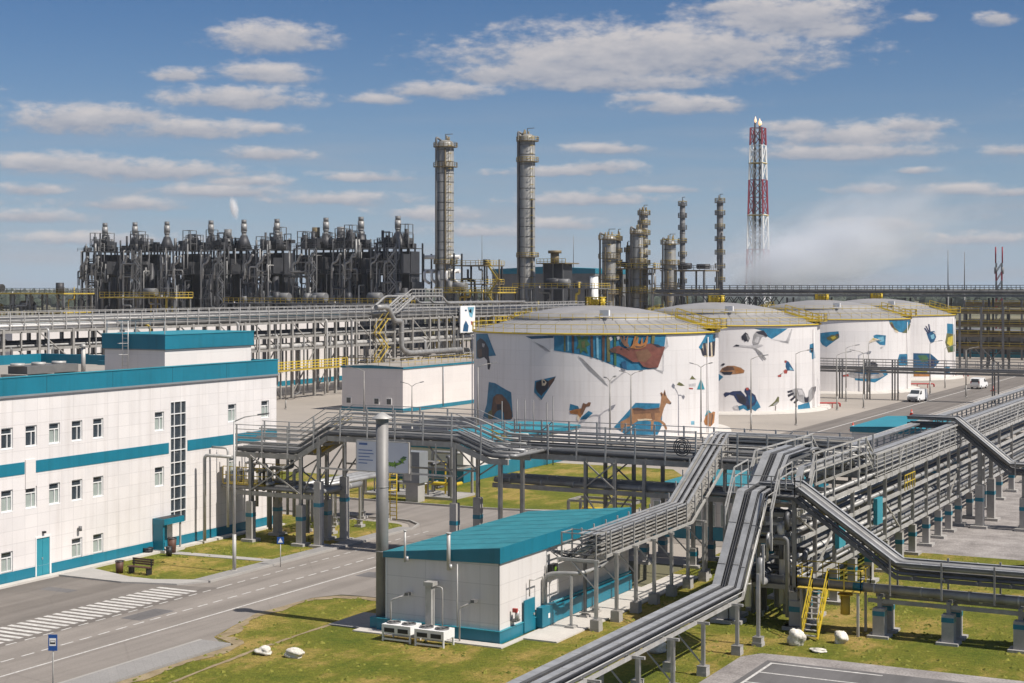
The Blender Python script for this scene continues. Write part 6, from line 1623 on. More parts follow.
def tower(name, label, px, d, ytop, width_px, seed, plats=(.97, .86, .45), key='column_metal', side=True, z0=0, pk='rust_steel', group=None, swell=None):
    """distillation column: shell with domed head, ring platforms, caged ladder and side pipe"""
    rnd = random.Random(seed); x, y = at(px, d); h = hz(ytop, d); r = width_px * d / FPX / 2
    t = thing(name, label, 'tower', (x, y, 0), group)
    m = MB(); rr = r * .98
    prof = [(rr * 1.08, z0), (rr * 1.08, z0 + 2.0), (rr, z0 + 2.4), (rr, h - r * .5), (rr * .85, h - r * .22), (rr * .5, h - .03 * r), (0, h)]
    if swell: prof = [(rr * .72, z0), (rr * .72, h * swell), (rr, h * swell + r * .8), (rr, h - r * .5), (rr * .85, h - r * .22), (rr * .5, h - .03 * r), (0, h)]
    m.lathe(x, y, prof, key, 28)
    z = z0 + 3.2
    while z < h - r:
        q = (rr * .72 if swell and z < h * swell else rr)
        if not (swell and h * swell - .5 < z < h * swell + r): m.lathe(x, y, [(q, z), (q + .05, z), (q + .05, z + .28), (q, z + .28)], 'mid_steel', 28)
        z += rnd.uniform(2.2, 3.4)
    m.build('shell', t)
    for k in range(3 if r > 1.5 else 1):
        a = R(rnd.uniform(195, 345)); q = r + .3; zt_ = z0 + (h - z0) * rnd.uniform(.5, .97); pipe(t, [(x + (r - .2) * math.cos(a), y + (r - .2) * math.sin(a), zt_), (x + q * math.cos(a), y + q * math.sin(a), zt_), (x + q * math.cos(a), y + q * math.sin(a), z0 + 1)], rnd.uniform(.12, .26), rnd.choice(['mid_steel', 'pipe_grey', 'rust_steel']), 'down_pipe', .4, 6)
    for f in plats:
        z = z0 + (h - z0) * f; m = MB(); a0, a1 = R(rnd.uniform(120, 200)), R(rnd.uniform(380, 460)); n = 14; ro = r + min(.95, r * .55)
        m.lathe(x, y, [(r, z), (ro, z), (ro, z + .18), (r, z + .18)], pk, n, a0, a1, False)
        for q in range(n + 1):
            a = a0 + (a1 - a0) * q / n; m.box(x + ro * math.cos(a) - .06, y + ro * math.sin(a) - .06, z, x + ro * math.cos(a) + .06, y + ro * math.sin(a) + .06, z + 1.3, pk)
        for zz in (.7, 1.25): m.lathe(x, y, [(ro - .05, z + zz), (ro + .05, z + zz), (ro + .05, z + zz + .1), (ro - .05, z + zz + .1), (ro - .05, z + zz)], 'yellow_dull' if rnd.random() < .6 else pk, n, a0, a1, False)
        m.build('platform', t)
    if side:
        a = R(rnd.uniform(200, 250)); q = r + .55; px_, py_ = x + q * math.cos(a), y + q * math.sin(a)
        pipe(t, [(x + r * .6 * math.cos(a), y + r * .6 * math.sin(a), h - .2), (px_, py_, h + .8), (px_, py_, h - 3), (px_, py_, z0 + 2)], max(.25, r * .14), 'mid_steel', 'side_pipe', .8)
        a = R(rnd.uniform(285, 330)); q = r + .4; lx, ly = x + q * math.cos(a), y + q * math.sin(a); m = MB()
        for e in (-.3, .3): m.box(lx + e - .05, ly - .05, z0 + 1, lx + e + .05, ly + .05, h - .5, 'steel')
        z = z0 + 3
        while z < h - 1: m.lathe(lx, ly, [(.5, z), (.58, z), (.58, z + .1), (.5, z + .1), (.5, z)], 'yellow_dull', 8); z += 2.2
        m.build('ladder', t)
    m = MB()                   # head nozzles and davit
    for k in range(4):
        a = rnd.uniform(0, 6.28); q = r * .55; m.cyl(x + q * math.cos(a), y + q * math.sin(a), h - .4 * r, h + rnd.uniform(.3, 1.4), .22, pk, 8)
    m.bar((x, y, h), (x, y, h + 1.6), .15, .15, pk).bar((x, y, h + 1.6), (x + r, y, h + 1.6), .15, .15, pk); m.build('head_nozzle', t)
    return t


tower('slim_tower', 'tall slim metal tower left of its twin, beside the dark process row', 445.5, 450, 140, 17, 1, (.965, .87, .41))
tower('slim_tower', 'tallest slim metal tower with a side pipe, rising just behind the moose tank', 527.5, 450, 134, 15.5, 2, (.965, .87, .43))
x, y = at(519.5, 451)
t = thing('flue_pipe', 'thin dark upright pipe along the left side of the tallest slim tower', 'pipe', (x, y, 0))
MB().cyl(x, y, 0, 60.5, .55, 'mid_steel', 12).build('pipe', t); MB().cyl(x, y, 60.5, 61.5, .75, 'mid_steel', 12).build('cap', t)
g = 'rusty platform towers behind the tanks'
tower('column_tower', 'stout rusty column with a narrow lower body, leftmost of the column cluster', 609, 430, 235, 14, 3, (.96, .8, .62, .5), swell=.45, group=g)
tower('column_tower', 'thin dark column just right of the stout leftmost one', 618.5, 436, 235, 5, 4, (.95, .85, .75, .65, .55), key='mid_steel', side=False, group=g)
tower('column_tower', 'short thin column left of the pale pipe elbow', 628, 436, 247, 5, 5, (.95, .8, .65), key='mid_steel', side=False, group=g)
tower('column_tower', 'broad grey column in the middle of the cluster', 638, 430, 229, 10.5, 6, (.96, .72, .5), group=g)
tower('column_tower', 'tall rusty column with many platforms behind the broad grey one', 644, 434, 211, 8, 7, (.97, .9, .83, .76, .69, .62, .55, .48), pk='rust_steel', group=g)
tower('column_tower', 'stout column with a domed head right of the cluster', 670, 430, 240, 12, 8, (.96, .78, .58), swell=.42, group=g)
tower('column_tower', 'thin tall column with many small platforms right of the domed one', 682.5, 440, 203, 5.5, 9, (.98, .9, .82, .73, .64, .55, .46), key='mid_steel', side=False, pk='mid_steel', group=g)
tower('column_tower', 'rightmost thin column with many small platforms near the steam', 720, 440, 200, 6.5, 10, (.98, .9, .81, .73, .64, .55, .46), key='mid_steel', side=False, pk='mid_steel', group=g)
x, y = at(632, 432)
t = thing('elbow_pipe', 'pale tall pipe bending over at the top beside the broad grey column', 'pipe', (x, y, 0))
pipe(t, [(x, y, 0), (x, y, 33.2), (x + 2.2, y - .4, 33.2), (x + 2.2, y - .4, 31)], .5, 'pipe_pale', bend=1.1)


def deck_block(name, label, px0, px1, d, ytop, levels, seed, depth=10, keys=('rust_steel', 'mid_steel', 'dark_steel'), yel=.15, grp=None, zb=0):
    rnd = random.Random(seed); x0, _ = at(px0, d); x1, _ = at(px1, d); y = at((px0 + px1) / 2, d)[1]; h = hz(ytop, d)
    t = thing(name, label, 'process unit', ((x0 + x1) / 2, y, 0), grp)
    n = max(2, int((x1 - x0) / 5) + 1)
    for i in range(n):
        for yy in (y, y + depth):
            xx = x0 + (x1 - x0) * i / (n - 1); MB().box(xx - .2, yy - .2, 0, xx + .2, yy + .2, h, keys[1]).build('column', t)
    for l in range(levels):
        z = h - (h - zb) * l / levels * .85
        MB().box(x0 - .5, y - .5, z - .3, x1 + .5, y + depth + .5, z, keys[0]).build('floor', t)
        m = MB(); rail_mb(m, [(x0 - .5, y - .5, z), (x1 + .5, y - .5, z), (x1 + .5, y + depth + .5, z)], 1.2, 1.6, 'yellow_dull' if rnd.random() < .7 else keys[1], w=.11, pw=.11); m.build('railing', t)
    for k in range(min(60, int((x1 - x0) * 1.6))):
        a = rnd.uniform(x0, x1); b = a + rnd.uniform(-4, 4); b = min(max(b, x0), x1); z = rnd.uniform(1, h - 1); yy = y + rnd.uniform(-.4, 4)
        kk = 'yellow_dull' if rnd.random() < yel else rnd.choice([keys[1], keys[0], 'pipe_grey', 'pipe_silver', keys[2]])
        pipe(t, [(a, yy, max(0, z - rnd.uniform(2, 7))), (a, yy, z), (b, yy, z), (b, yy, min(h + 1.5, z + rnd.uniform(1, 4)))], rnd.uniform(.13, .35), kk, bend=.5, n=6)
    for k in range(int((x1 - x0) / 3)):
        a = rnd.uniform(x0 + 1, x1 - 1); m = MB(); q = rnd.uniform(.6, 1.2); z = rnd.choice([h - (h - zb) / levels * .85 * i for i in range(levels)]); hh = rnd.uniform(1.2, 3.2)
        if k % 2: m.cyl(a, y + rnd.uniform(2, depth - 2), z, z + hh, q, rnd.choice([keys[1], keys[2], keys[1]]), 12)
        else: m.tube([(a - 1.8, y + 3, z + q + .3), (a + 1.8, y + 3, z + q + .3)], q, rnd.choice([keys[1], keys[0], keys[2]]), 12)
        m.build('vessel', t)
    return t


deck_block('column_deck', 'rust coloured pipe deck at the foot of the left column cluster', 602, 657, 428, 268, 3, 61)
deck_block('column_deck', 'rust coloured pipe deck at the foot of the domed column', 658, 708, 428, 270, 3, 62)
deck_block('equipment_block', 'dark equipment block with yellow stair between the two slim towers', 449, 489, 432, 265, 4, 63, keys=('rust_steel', 'dark_steel', 'dark_steel'))
x, y = at(493, 431)
t = thing('stair_tower', 'yellow zigzag stair tower at the right end of the dark equipment block', 'stair', (x, y, 0))
for s in range(6):
    m = MB(); z = 4 * s; a, b = (x - 1.6, x + 1.6) if s % 2 == 0 else (x + 1.6, x - 1.6); m.bar((a, y, z), (b, y, z + 4), .5, .4, 'yellow_dull').bar((a, y, z + 1.2), (b, y, z + 5.2), .14, .14, 'yellow'); m.box(b - .8, y - .8, z + 3.9, b + .8, y + .8, z + 4.1, 'yellow_dull'); m.build('flight', t)
for e in (-1.9, 1.9): MB().box(x + e - .15, y - .15, 0, x + e + .15, y + .15, 25.5, 'rust_steel').build('column', t)
deck_block('pipe_deck', 'yellow railed pipe deck in front of the slim towers', 428, 505, 405, 292, 2, 64, yel=.35, keys=('yellow_dull', 'mid_steel', 'dark_steel'))
deck_block('pipe_deck', 'low pipe deck between the tallest tower and the column cluster', 505, 600, 405, 288, 2, 65, yel=.2, keys=('mid_steel', 'mid_steel', 'dark_steel'))
deck_block('pipe_deck', 'yellow railed pipe deck in front of the left half of the process row', 86, 190, 395, 297, 2, 66, yel=.35, keys=('yellow_dull', 'mid_steel', 'dark_steel'), depth=6)
deck_block('pipe_deck', 'grey pipe deck in front of the right half of the process row', 192, 430, 392, 303, 2, 67, yel=.12, keys=('mid_steel', 'mid_steel', 'dark_steel'), depth=5)
deck_block('pipe_deck', 'long yellowish pipe deck at the far left beyond the office roof', -40, 84, 400, 293, 3, 68, yel=.3, keys=('yellow_dull', 'mid_steel', 'dark_steel'))
x, y = at(558, 445)
t = thing('heater_box', 'dark boxy heater with a yellow railed top between tower and cluster', 'heater', (x, y, 0))
MB().box(x - 3, y - 3, 3, x + 3, y + 3, hz(264, 445), 'dark_steel').build('casing', t)
for a in (-3, 0, 3): MB().box(x + a - .15, y - 3.3, 0, x + a + .15, y - 3.05, hz(263, 445), 'mid_steel').build('column', t)
m = MB(); z = hz(264, 445); m.box(x - 4.5, y - 4.5, z, x + 4.5, y + 4.5, z + .3, 'rust_steel'); rail_mb(m, [(x - 4.5, y - 4.5, z), (x + 4.5, y - 4.5, z)], 1.4, 1.2, 'yellow_dull', w=.12, pw=.12); m.build('top_deck', t)
m = MB(); m.cyl(x - 1, y, z + .3, z + 3, 1.2, 'rust_steel', 12).cyl(x - 1, y, z + 3, z + 3.8, 1.9, 'rust_steel', 12); m.build('hood', t)
x, y = at(594, 415)
t = thing('white_column', 'short plain white column left of the stout rusty column', 'tower', (x, y, 0))
MB().cyl(x, y, 0, hz(276, 415), 1.1, 'white_paint', 16).build('shell', t); MB().cyl(x, y, hz(276, 415), hz(275, 415), 1.25, 'mid_steel', 16).build('cap', t)


def flare():
    x, y = at(758, 900); H_ = hz(128, 900)
    t = thing('flare_tower', 'red and white lattice flare tower with small flames at the top', 'flare tower', (x, y, 0))
    n = 11; w0, w1 = 5.6, 3.3
    for k in range(n):
        za, zb = H_ * k / n, H_ * (k + 1) / n; a, b = w0 + (w1 - w0) * k / n, w0 + (w1 - w0) * (k + 1) / n; key = 'flare_red' if (k // 2) % 2 == 1 else 'white_paint'
        m = MB()
        for sx in (-1, 1):
            for sy in (-1, 1): m.bar((x + sx * a, y + sy * a, za), (x + sx * b, y + sy * b, zb), .75, .75, key)
        for s in (-1, 1):
            m.bar((x - a, y + s * a, za), (x + b, y + s * b, zb), .36, .36, key).bar((x + a, y + s * a, za), (x - b, y + s * b, zb), .36, .36, key)
            m.bar((x + s * a, y - a, za), (x + s * b, y + b, zb), .36, .36, key).bar((x + s * a, y + a, za), (x + s * b, y - b, zb), .36, .36, key)
            m.bar((x - b, y + s * b, zb), (x + b, y + s * b, zb), .3, .3, key).bar((x + s * b, y - b, zb), (x + s * b, y + b, zb), .3, .3, key)
        if k % 3 == 2: m.box(x - b - .6, y - b - .6, zb - .5, x + b + .6, y + b + .6, zb - .2, 'yellow_dull')
        m.build('lattice_section', t)
    for dx, r, e in ((-1.5, .6, 3.0), (1.0, .75, 1.2)): MB().cyl(x + dx, y + .4 * dx, 0, H_ + e, r, 'dark_steel', 10).build('flare_pipe', t)
    fm = bpy.data.materials.new('flame'); fm.use_nodes = True; b = fm.node_tree.nodes['Principled BSDF']; b.inputs['Emission Color'].default_value = (1.0, .48, .13, 1); b.inputs['Emission Strength'].default_value = 1.15; MATS['flame'] = fm
    for dx, h0, s in ((-1.5, 3.0, .6), (1.0, 1.2, .7), (1.9, 1.6, .4)):
        m = MB(); m.lathe(x + dx, y, [(.3 * s, H_ + h0), (1.2 * s, H_ + h0 + 1.6 * s), (.9 * s, H_ + h0 + 3.4 * s), (.35 * s, H_ + h0 + 5.2 * s), (0, H_ + h0 + 6.4 * s)], 'flame', 10); m.build('flame', t)


flare()


def far_bridge():
    t = thing('far_pipe_bridge', 'high straight dark pipe bridge running across behind the tanks', 'pipe bridge', (-80, 372, 0))
    y0, y1 = 370.0, 375.0; xa, xb = -152, 8
    for y in (y0, y1):
        beam(t, (xa, y, 16.0), (xb, y, 16.0), .3, .5, 'mid_steel')
        railing(t, [(xa, y, 16.3), (xb, y, 16.3)], h=2.1, step=2.0, key='mid_steel', rails=(1, .75, .5, .25), w=.13, pw=.13)
    for k in range(4): pipe(t, [(xa, y0 + .7 + 1.1 * k, 16.9), (xb, y0 + .7 + 1.1 * k, 16.9)], .45, ['mid_steel', 'pipe_grey', 'rust_steel', 'mid_steel'][k])
    x = -146
    while x < 8:
        for y in (y0, y1): MB().box(x - .2, y - .2, 0, x + .2, y + .2, 15.5, 'dark_steel').build('column', t)
        x += 9.5
    for y in (y0, y1):                 # warren truss under one span
        beam(t, (-139, y, 12.6), (-120, y, 12.6), .3, .3, 'dark_steel'); x = -139
        while x < -120.5: beam(t, (x, y, 12.7), (x + 2.2, y, 15.6), .18, .18, 'dark_steel', 'brace'); beam(t, (x + 2.2, y, 12.7), (x, y, 15.6), .18, .18, 'dark_steel', 'brace'); x += 2.4


far_bridge()


def right_racks():
    for j, (y, zz, lab) in enumerate(((352, (4.8, 7.4, 9.6, 12.4), 'brown multi level pipe rack right of the farthest tank, front one'), (402, (6.0, 9.0, 13.5), 'brown pipe rack behind the front one at the far right edge'))):
        t = thing('brown_pipe_rack', lab, 'pipe rack', (-30, y, 0), 'brown racks at the far right')
        xs = [-82 + 4.6 * i for i in range(22)]
        for x in xs:
            for yy in (y, y + 7): MB().box(x - .22, yy - .22, 0, x + .22, yy + .22, zz[-1] + 1.2, 'mid_steel').build('column', t)
        for z in zz:
            for yy in (y, y + 7): beam(t, (xs[0], yy, z), (xs[-1], yy, z), .3, .5, 'rust_steel')
            for k in range(5): pipe(t, [(xs[0], y + .8 + 1.3 * k, z + .55), (xs[-1], y + .8 + 1.3 * k, z + .55)], .3, ['rust_steel', 'pipe_grey', 'mid_steel', 'rust_steel', 'pipe_pale' if z > 8 and z < 11 else 'mid_steel'][k])
            m = MB(); rail_mb(m, [(xs[0], y - .1, z), (xs[-1], y - .1, z)], 1.1, 2.2, 'yellow_dull', w=.1, pw=.09); m.build('railing', t)
        for i in range(0, 21, 3): beam(t, (xs[i], y - .2, .3), (xs[i + 1], y - .2, zz[0]), .18, .18, 'mid_steel', 'brace'); beam(t, (xs[i + 1], y - .2, .3), (xs[i], y - .2, zz[0]), .18, .18, 'mid_steel', 'brace')
    for px, d, yt, lab in ((948, 420, 250, 'thin lightning rod mast left of the second one, above the right racks'), (964.5, 420, 252, 'thin lightning rod mast between the other rod and the lattice antenna'), (482, 520, 235, 'thin lightning mast between the two slim towers'), (573.5, 520, 236, 'thin lightning mast right of the tallest tower'), (705, 520, 266, 'short thin mast left of the rightmost thin column')):
        x, y = at(px, d); t = thing('lightning_mast', lab, 'mast', (x, y, 0), 'thin lightning masts'); h = hz(yt, d)
        MB().cyl(x, y, 0, h * .6, .3, 'mid_steel', 8, .2).build('lower_tube', t); MB().cyl(x, y, h * .6, h, .16, 'mid_steel', 8, .07).build('rod', t)
    x, y = at(999, 440); t = thing('antenna_mast', 'dark lattice antenna mast with reddish twin tips at the far right', 'mast', (x, y, 0)); H_ = hz(263, 440)
    for k in range(10):
        m = MB(); za, zb = H_ * k / 10, H_ * (k + 1) / 10; a = .75; key = 'flare_red' if k % 3 == 2 else 'mid_steel'
        for sx in (-1, 1):
            for sy in (-1, 1): m.bar((x + sx * a, y + sy * a, za), (x + sx * a, y + sy * a, zb), .2, .2, key)
        for s in (-1, 1): m.bar((x - a, y + s * a, za), (x + a, y + s * a, zb), .14, .14, key).bar((x + s * a, y - a, zb), (x + s * a, y + a, za), .14, .14, key)
        m.build('lattice_section', t)
    for dx in (-.9, .9):
        m = MB(); m.cyl(x + dx, y, H_, H_ + 4.5, .2, 'flare_red', 8).cyl(x + dx, y, H_ - 3, H_ - 1.2, .4, 'mid_steel', 8); m.build('antenna', t)


right_racks()
# woods along the horizon
rnd = random.Random(5); mb = MB()
for k in range(2600):
    d = rnd.uniform(1300, 3600); px = rnd.uniform(-260, 1290); x, y = at(px, d); h = rnd.uniform(7, 14.5) * (1.0 + (d - 1300) / 12000); w = rnd.uniform(4, 9)
    a0 = rnd.uniform(0, 6.28); o = len(mb.v)
    for z, q in ((0, .55), (h * .25, 1.0), (h * .6, .75), (h * .85, .35)):
        for i in range(6):
            a = a0 + i * 1.047; j = rnd.uniform(.75, 1.25); mb.v.append((x + w * q * j * math.cos(a), y + w * q * j * math.sin(a), z + rnd.uniform(-.6, .6)))
    mb.v.append((x, y, h))
    for r_ in range(3):
        for i in range(6): mb.face([o + r_ * 6 + i, o + r_ * 6 + (i + 1) % 6, o + r_ * 6 + 6 + (i + 1) % 6, o + r_ * 6 + 6 + i], 'forest')
    for i in range(6): mb.face([o + 18 + i, o + 18 + (i + 1) % 6, o + 24], 'forest')
w = mb.build('woods'); w['kind'] = 'stuff'; w['label'] = 'distant dark woods along the horizon'


def steam(name, label, px, py, d, rx, rz, ry, tilt, dens, col, nscale, seed):
    """a closed ellipsoid of vapour: the density breaks up with noise and thins towards the hull"""
    x, y = at(px, d); z = hz(py, d); k = d / FPX
    m = MB(); m.blob((0, 0, 0), 1, 1, 1, 'white_paint', 0, 0, 3)
    o = m.build(name); o.location = (x, y, z); o.scale = (rx * k, ry * k, rz * k); o.rotation_euler = (0, -R(tilt), R(27.48))
    mt = bpy.data.materials.new(name); mt.use_nodes = True; nt = mt.node_tree; N, L = nt.nodes, nt.links; N.clear()
    out = N.new('ShaderNodeOutputMaterial'); vp = N.new('ShaderNodeVolumePrincipled'); vp.inputs['Color'].default_value = (*col, 1); vp.inputs['Anisotropy'].default_value = .15
    tc = N.new('ShaderNodeTexCoord'); ln = N.new('ShaderNodeVectorMath'); ln.operation = 'LENGTH'; L.new(tc.outputs['Object'], ln.inputs[0])
    nz = N.new('ShaderNodeTexNoise'); nz.noise_dimensions = '4D'; nz.inputs['W'].default_value = seed; nz.inputs['Scale'].default_value = nscale; nz.inputs['Detail'].default_value = 3.5; L.new(tc.outputs['Object'], nz.inputs['Vector'])
    a = N.new('ShaderNodeMath'); a.operation = 'MULTIPLY_ADD'; L.new(nz.outputs[0], a.inputs[0]); a.inputs[1].default_value = 1.5; a.inputs[2].default_value = .12
    b = N.new('ShaderNodeMath'); b.operation = 'SUBTRACT'; L.new(a.outputs[0], b.inputs[0]); L.new(ln.outputs['Value'], b.inputs[1])
    r = N.new('ShaderNodeMapRange'); r.interpolation_type = 'SMOOTHSTEP'; r.inputs['From Min'].default_value = 0; r.inputs['From Max'].default_value = .75; r.inputs['To Max'].default_value = dens; L.new(b.outputs[0], r.inputs['Value'])
    L.new(r.outputs[0], vp.inputs['Density']); L.new(vp.outputs[0], out.inputs['Volume'])
    o.data.materials.clear(); o.data.materials.append(mt)
    o['kind'] = 'stuff'; o['label'] = label
    return o


steam('steam', 'bank of drifting white steam behind the right tanks', 800, 262, 640, 140, 52, 60, 10, .12, (.88, .90, .94), 2.8, 1.0)
steam('steam', 'thinner greyish steam rising to the right of the white bank', 865, 236, 660, 150, 68, 60, 17, .05, (.86, .88, .92), 3.0, 4.0)
steam('steam', 'small white steam wisp above a process stack', 234, 207, 470, 6, 17, 6, 8, 1.8, (.985, .98, .98), .9, 7.0)

# ------------------------------------------------------------------ street furniture, vehicles, small things


def street_lamp(x, y, h, label, ang=0.0, double=False, key='galv'):
    t = thing('street_lamp', label, 'street lamp', (x, y, 0), 'street lamps')
    m = MB(); m.cyl(x, y, 0, h * .25, .12, key, 10).cyl(x, y, h * .25, h, .10, key, 10, .055); m.build('pole', t)
    MB().cyl(x, y, 0, .14, .2, 'concrete', 12).build('footing', t)
    for s in ((1, -1) if double else (1,)):
        c, q = math.cos(ang) * s, math.sin(ang) * s
        e = .6 if double else 1.0; c *= e; q *= e
        m = MB(); m.tube([(x, y, h - .05), (x + .7 * c, y + .7 * q, h + .25), (x + 1.7 * c, y + 1.7 * q, h + .42)], .04, key, 6); a = m.build('arm', t)
        m = MB(); m.bar((x + 1.6 * c, y + 1.6 * q, h + .41), (x + 2.3 * c, y + 2.3 * q, h + .5), .26, .1, 'mid_steel'); m.build('lamp_head', a)
    return t


xx, yy = gr(234.3, 572); street_lamp(xx, yy, 9.55, 'street lamp on the lawn kerb before the office corner', R(15))
for px, py, yt, lab, ang, dbl in (
        (285.7, 409, 372, 'street lamp in the yard behind the office corner', 20, False), (364, 432, 371, 'street lamp against the shaded gable of the white hall', 170, False),
        (412, 440, 386, 'double armed street lamp before the lit wall of the white hall', 10, True), (478, 446, 367, 'street lamp at the left edge of the moose tank', 20, False),
        (610, 446, 381, 'street lamp with short twin arms left of the leaping deer', 60, True), (631, 443, 375, 'double armed street lamp in front of the deer picture', 10, True),
        (701, 440, 367, 'double armed street lamp by the striped fish picture', 10, True), (751, 431, 359, 'street lamp in front of the crane picture', 15, False),
        (796, 425, 353.5, 'street lamp in front of the spread wing picture', 15, False), (837, 410, 355, 'street lamp just left of the pike tank steps', 15, False),
        (846, 401.5, 348, 'street lamp by the left paired posts of the walkway bridge', 15, False), (863.5, 408, 353, 'street lamp nearest the white van on the left', 200, False),
        (868.6, 394, 343.5, 'street lamp under the yellow bird picture', 15, False), (930, 394, 343.5, 'street lamp right of the nearer white van', 15, False),
        (945, 388, 348, 'street lamp at the right edge of the farthest tank', 15, False), (966, 397, 350, 'street lamp between the two white vans', 15, False)):
    x, y = gr(px, py); d = CAM_H * FPX / (py - HOR); street_lamp(x, y, hz(yt, d), lab, R(27.5 + ang), dbl, 'steel')
# thin riser pipes standing by the shed under the moose tank
for i, (px, yt) in enumerate(((502, 401), (517, 399), (525, 400), (533.5, 400), (547, 402), (553, 396))):
    x, y = at(px, 160); t = tag(MB().cyl(x, y, 0, hz(yt, 160), .06, 'mid_steel', 8).build('vent_pipe'), ['thin vent pipe in front of the bear picture', 'thin vent pipe just right of the bear picture', 'dark thin vent pipe under the badger picture', 'thin vent pipe right of the dark one under the badger', 'short thin vent pipe left of the tallest one', 'tallest thin vent pipe right of the badger picture'][i], 'pipe', 'vent pipes by the moose tank')


def van(px, py, rot, label):
    x, y = gr(px, py); t = thing('van', label, 'van', (x, y, 0), 'white vans on the tank road'); t.rotation_euler = (0, 0, rot)

    def part(m, name, parent=t):
        me_parent = parent; o = m.build(name); o.parent = me_parent; return o
    # local frame: +Y is the nose
    prof = [(-2.1, .35), (-2.12, 1.0), (-2.0, 1.85), (-1.8, 1.95), (.5, 1.95), (.8, 1.88), (1.35, 1.25), (2.0, 1.08), (2.12, .8), (2.12, .35)]
    m = MB(); o = len(m.v); n = len(prof)
    for sx, k in ((-.86, 0), (-.80, 1), (.80, 1), (.86, 0)):
        for a, b in prof: m.v.append((sx * (1 if b < 1.2 else (.93 if k == 0 else .93)), a, b))
    for r in range(3):
        for i in range(n): m.face([o + r * n + i, o + r * n + (i + 1) % n, o + (r + 1) * n + (i + 1) % n, o + (r + 1) * n + i], 'vehicle_white', True)
    m.face([o + i for i in range(n)], 'vehicle_white'); m.face([o + 3 * n + i for i in reversed(range(n))], 'vehicle_white')
    part(m, 'body')
    m = MB(); m.poly([(-.68, .87, 1.84), (.68, .87, 1.84), (.74, 1.34, 1.30), (-.74, 1.34, 1.30)], 'glass_dark'); part(m, 'windscreen')
    for s in (-1, 1):
        m = MB(); m.poly([(s * .815, .3, 1.75), (s * .815, .72, 1.75), (s * .84, 1.15, 1.24), (s * .84, .3, 1.24)], 'glass_dark'); part(m, 'side_window')
        m = MB(); m.box(s * .9 - .07, .95, 1.2, s * .9 + .07, 1.05, 1.4, 'black'); part(m, 'mirror')
        m = MB(); m.box(s * .62 - .15, 2.1, .72, s * .62 + .15, 2.14, .9, 'glass_blind'); part(m, 'headlight')
        m = MB(); m.box(s * .72 - .07, -2.15, 1.0, s * .72 + .07, -2.11, 1.4, 'red_paint'); part(m, 'tail_light')
        for wy in (-1.35, 1.35):
            m = MB(); m.tube([(s * .70, wy, .32), (s * .88, wy, .32)], .32, 'tyre', 16); w = part(m, 'wheel'); m = MB(); m.tube([(s * .88, wy, .32), (s * .9, wy, .32)], .18, 'galv', 10); part(m, 'rim', w)
    m = MB(); m.poly([(-.66, -2.06, 1.8), (.66, -2.06, 1.8), (.7, -2.13, 1.2), (-.7, -2.13, 1.2)], 'glass_dark'); part(m, 'rear_window')
    m = MB(); m.box(-.84, 2.08, .35, .84, 2.18, .6, 'mid_steel').box(-.5, 2.12, .65, .5, 2.15, .78, 'black'); part(m, 'bumper')
    return t


van(917.5, 401.5, R(172), 'white van driving towards us on the tank road, nearer of the two')
van(979, 388.5, R(-8), 'farther white van parked with its back to us near the red cone')
src = None
for px, py, lab in ((911.5, 416, 'red traffic cone below the nearer van'), (853, 430, 'red traffic cone beside the bright teal shed roof'), (993, 391, 'red traffic cone right of the farther van')):
    x, y = gr(px, py)
    if src is None:
        src = thing('traffic_cone', lab, 'cone', (x, y, 0), 'red cones on the tank road')
        MB().box(x - .4, y - .4, 0, x + .4, y + .4, .08, 'orange_cone').build('base', src); MB().cyl(x, y, .08, .95, .30, 'orange_cone', 12, .05).build('cone', src); MB().cyl(x, y, .5, .6, .19, 'white_paint', 12, .165).build('stripe', src)
    else: copy_tree(src, (x, y, 0), lab)
# red fire pipes by the tanks
for px0, px1, py, lab in ((788, 840, 408, 'red fire pipe on short stands at the foot of the crane tank'), (892, 934, 388, 'red fire pipe on short stands at the foot of the pike tank'), (938, 968, 377.5, 'red fire pipe at the foot of the farthest tank')):
    x0, y0 = gr(px0, py); x1, y1 = gr(px1, py); t = thing('fire_pipe', lab, 'pipe', ((x0 + x1) / 2, (y0 + y1) / 2, 0), 'red fire pipes by the tanks')
    pipe(t, [(x0, y0, .1), (x0, y0, .75), (x1, y1, .75), (x1, y1, .2)], .13, 'red_paint', bend=.3)
    for f in (.25, .6, .85): MB().box(x0 + (x1 - x0) * f - .06, y0 + (y1 - y0) * f - .06, 0, x0 + (x1 - x0) * f + .06, y0 + (y1 - y0) * f + .06, .65, 'red_paint').build('stand', t)
    m = MB(); m.cyl(x0 + .4, y0, .75, 1.4, .16, 'red_paint', 10).cyl(x0 + .4, y0, 1.4, 1.47, .34, 'red_paint', 12); m.build('valve', t)

# boulders on the lawns
bm_ = [(797, 645, .4, .34, .46, 'large cream boulder by the foot of the yellow stair', 1), (841, 643, .32, .3, .38, 'cream boulder right of the yellow stair', 2), (818, 652, .4, .26, .12, 'small flat cream boulder in the grass before the stair', 3),
       (264, 654.5, .45, .32, .22, 'rounded white boulder, left one on the front lawn', 4), (294, 657, .52, .35, .26, 'lumpy white boulder right of the rounded one on the lawn', 5), (655, 652, .6, .45, .35, 'white boulder lying under the lidded tray bridge', 6)]
for px, py, rx, ry, rz, lab, sd_ in bm_:
    x, y = gr(px, py); m = MB(); m.blob((x, y, rz * .7), rx, ry, rz, 'boulder', sd_, .2, 4); tag(m.build('boulder', None, (x, y, 0)), lab, 'boulder', 'boulders on the lawns')

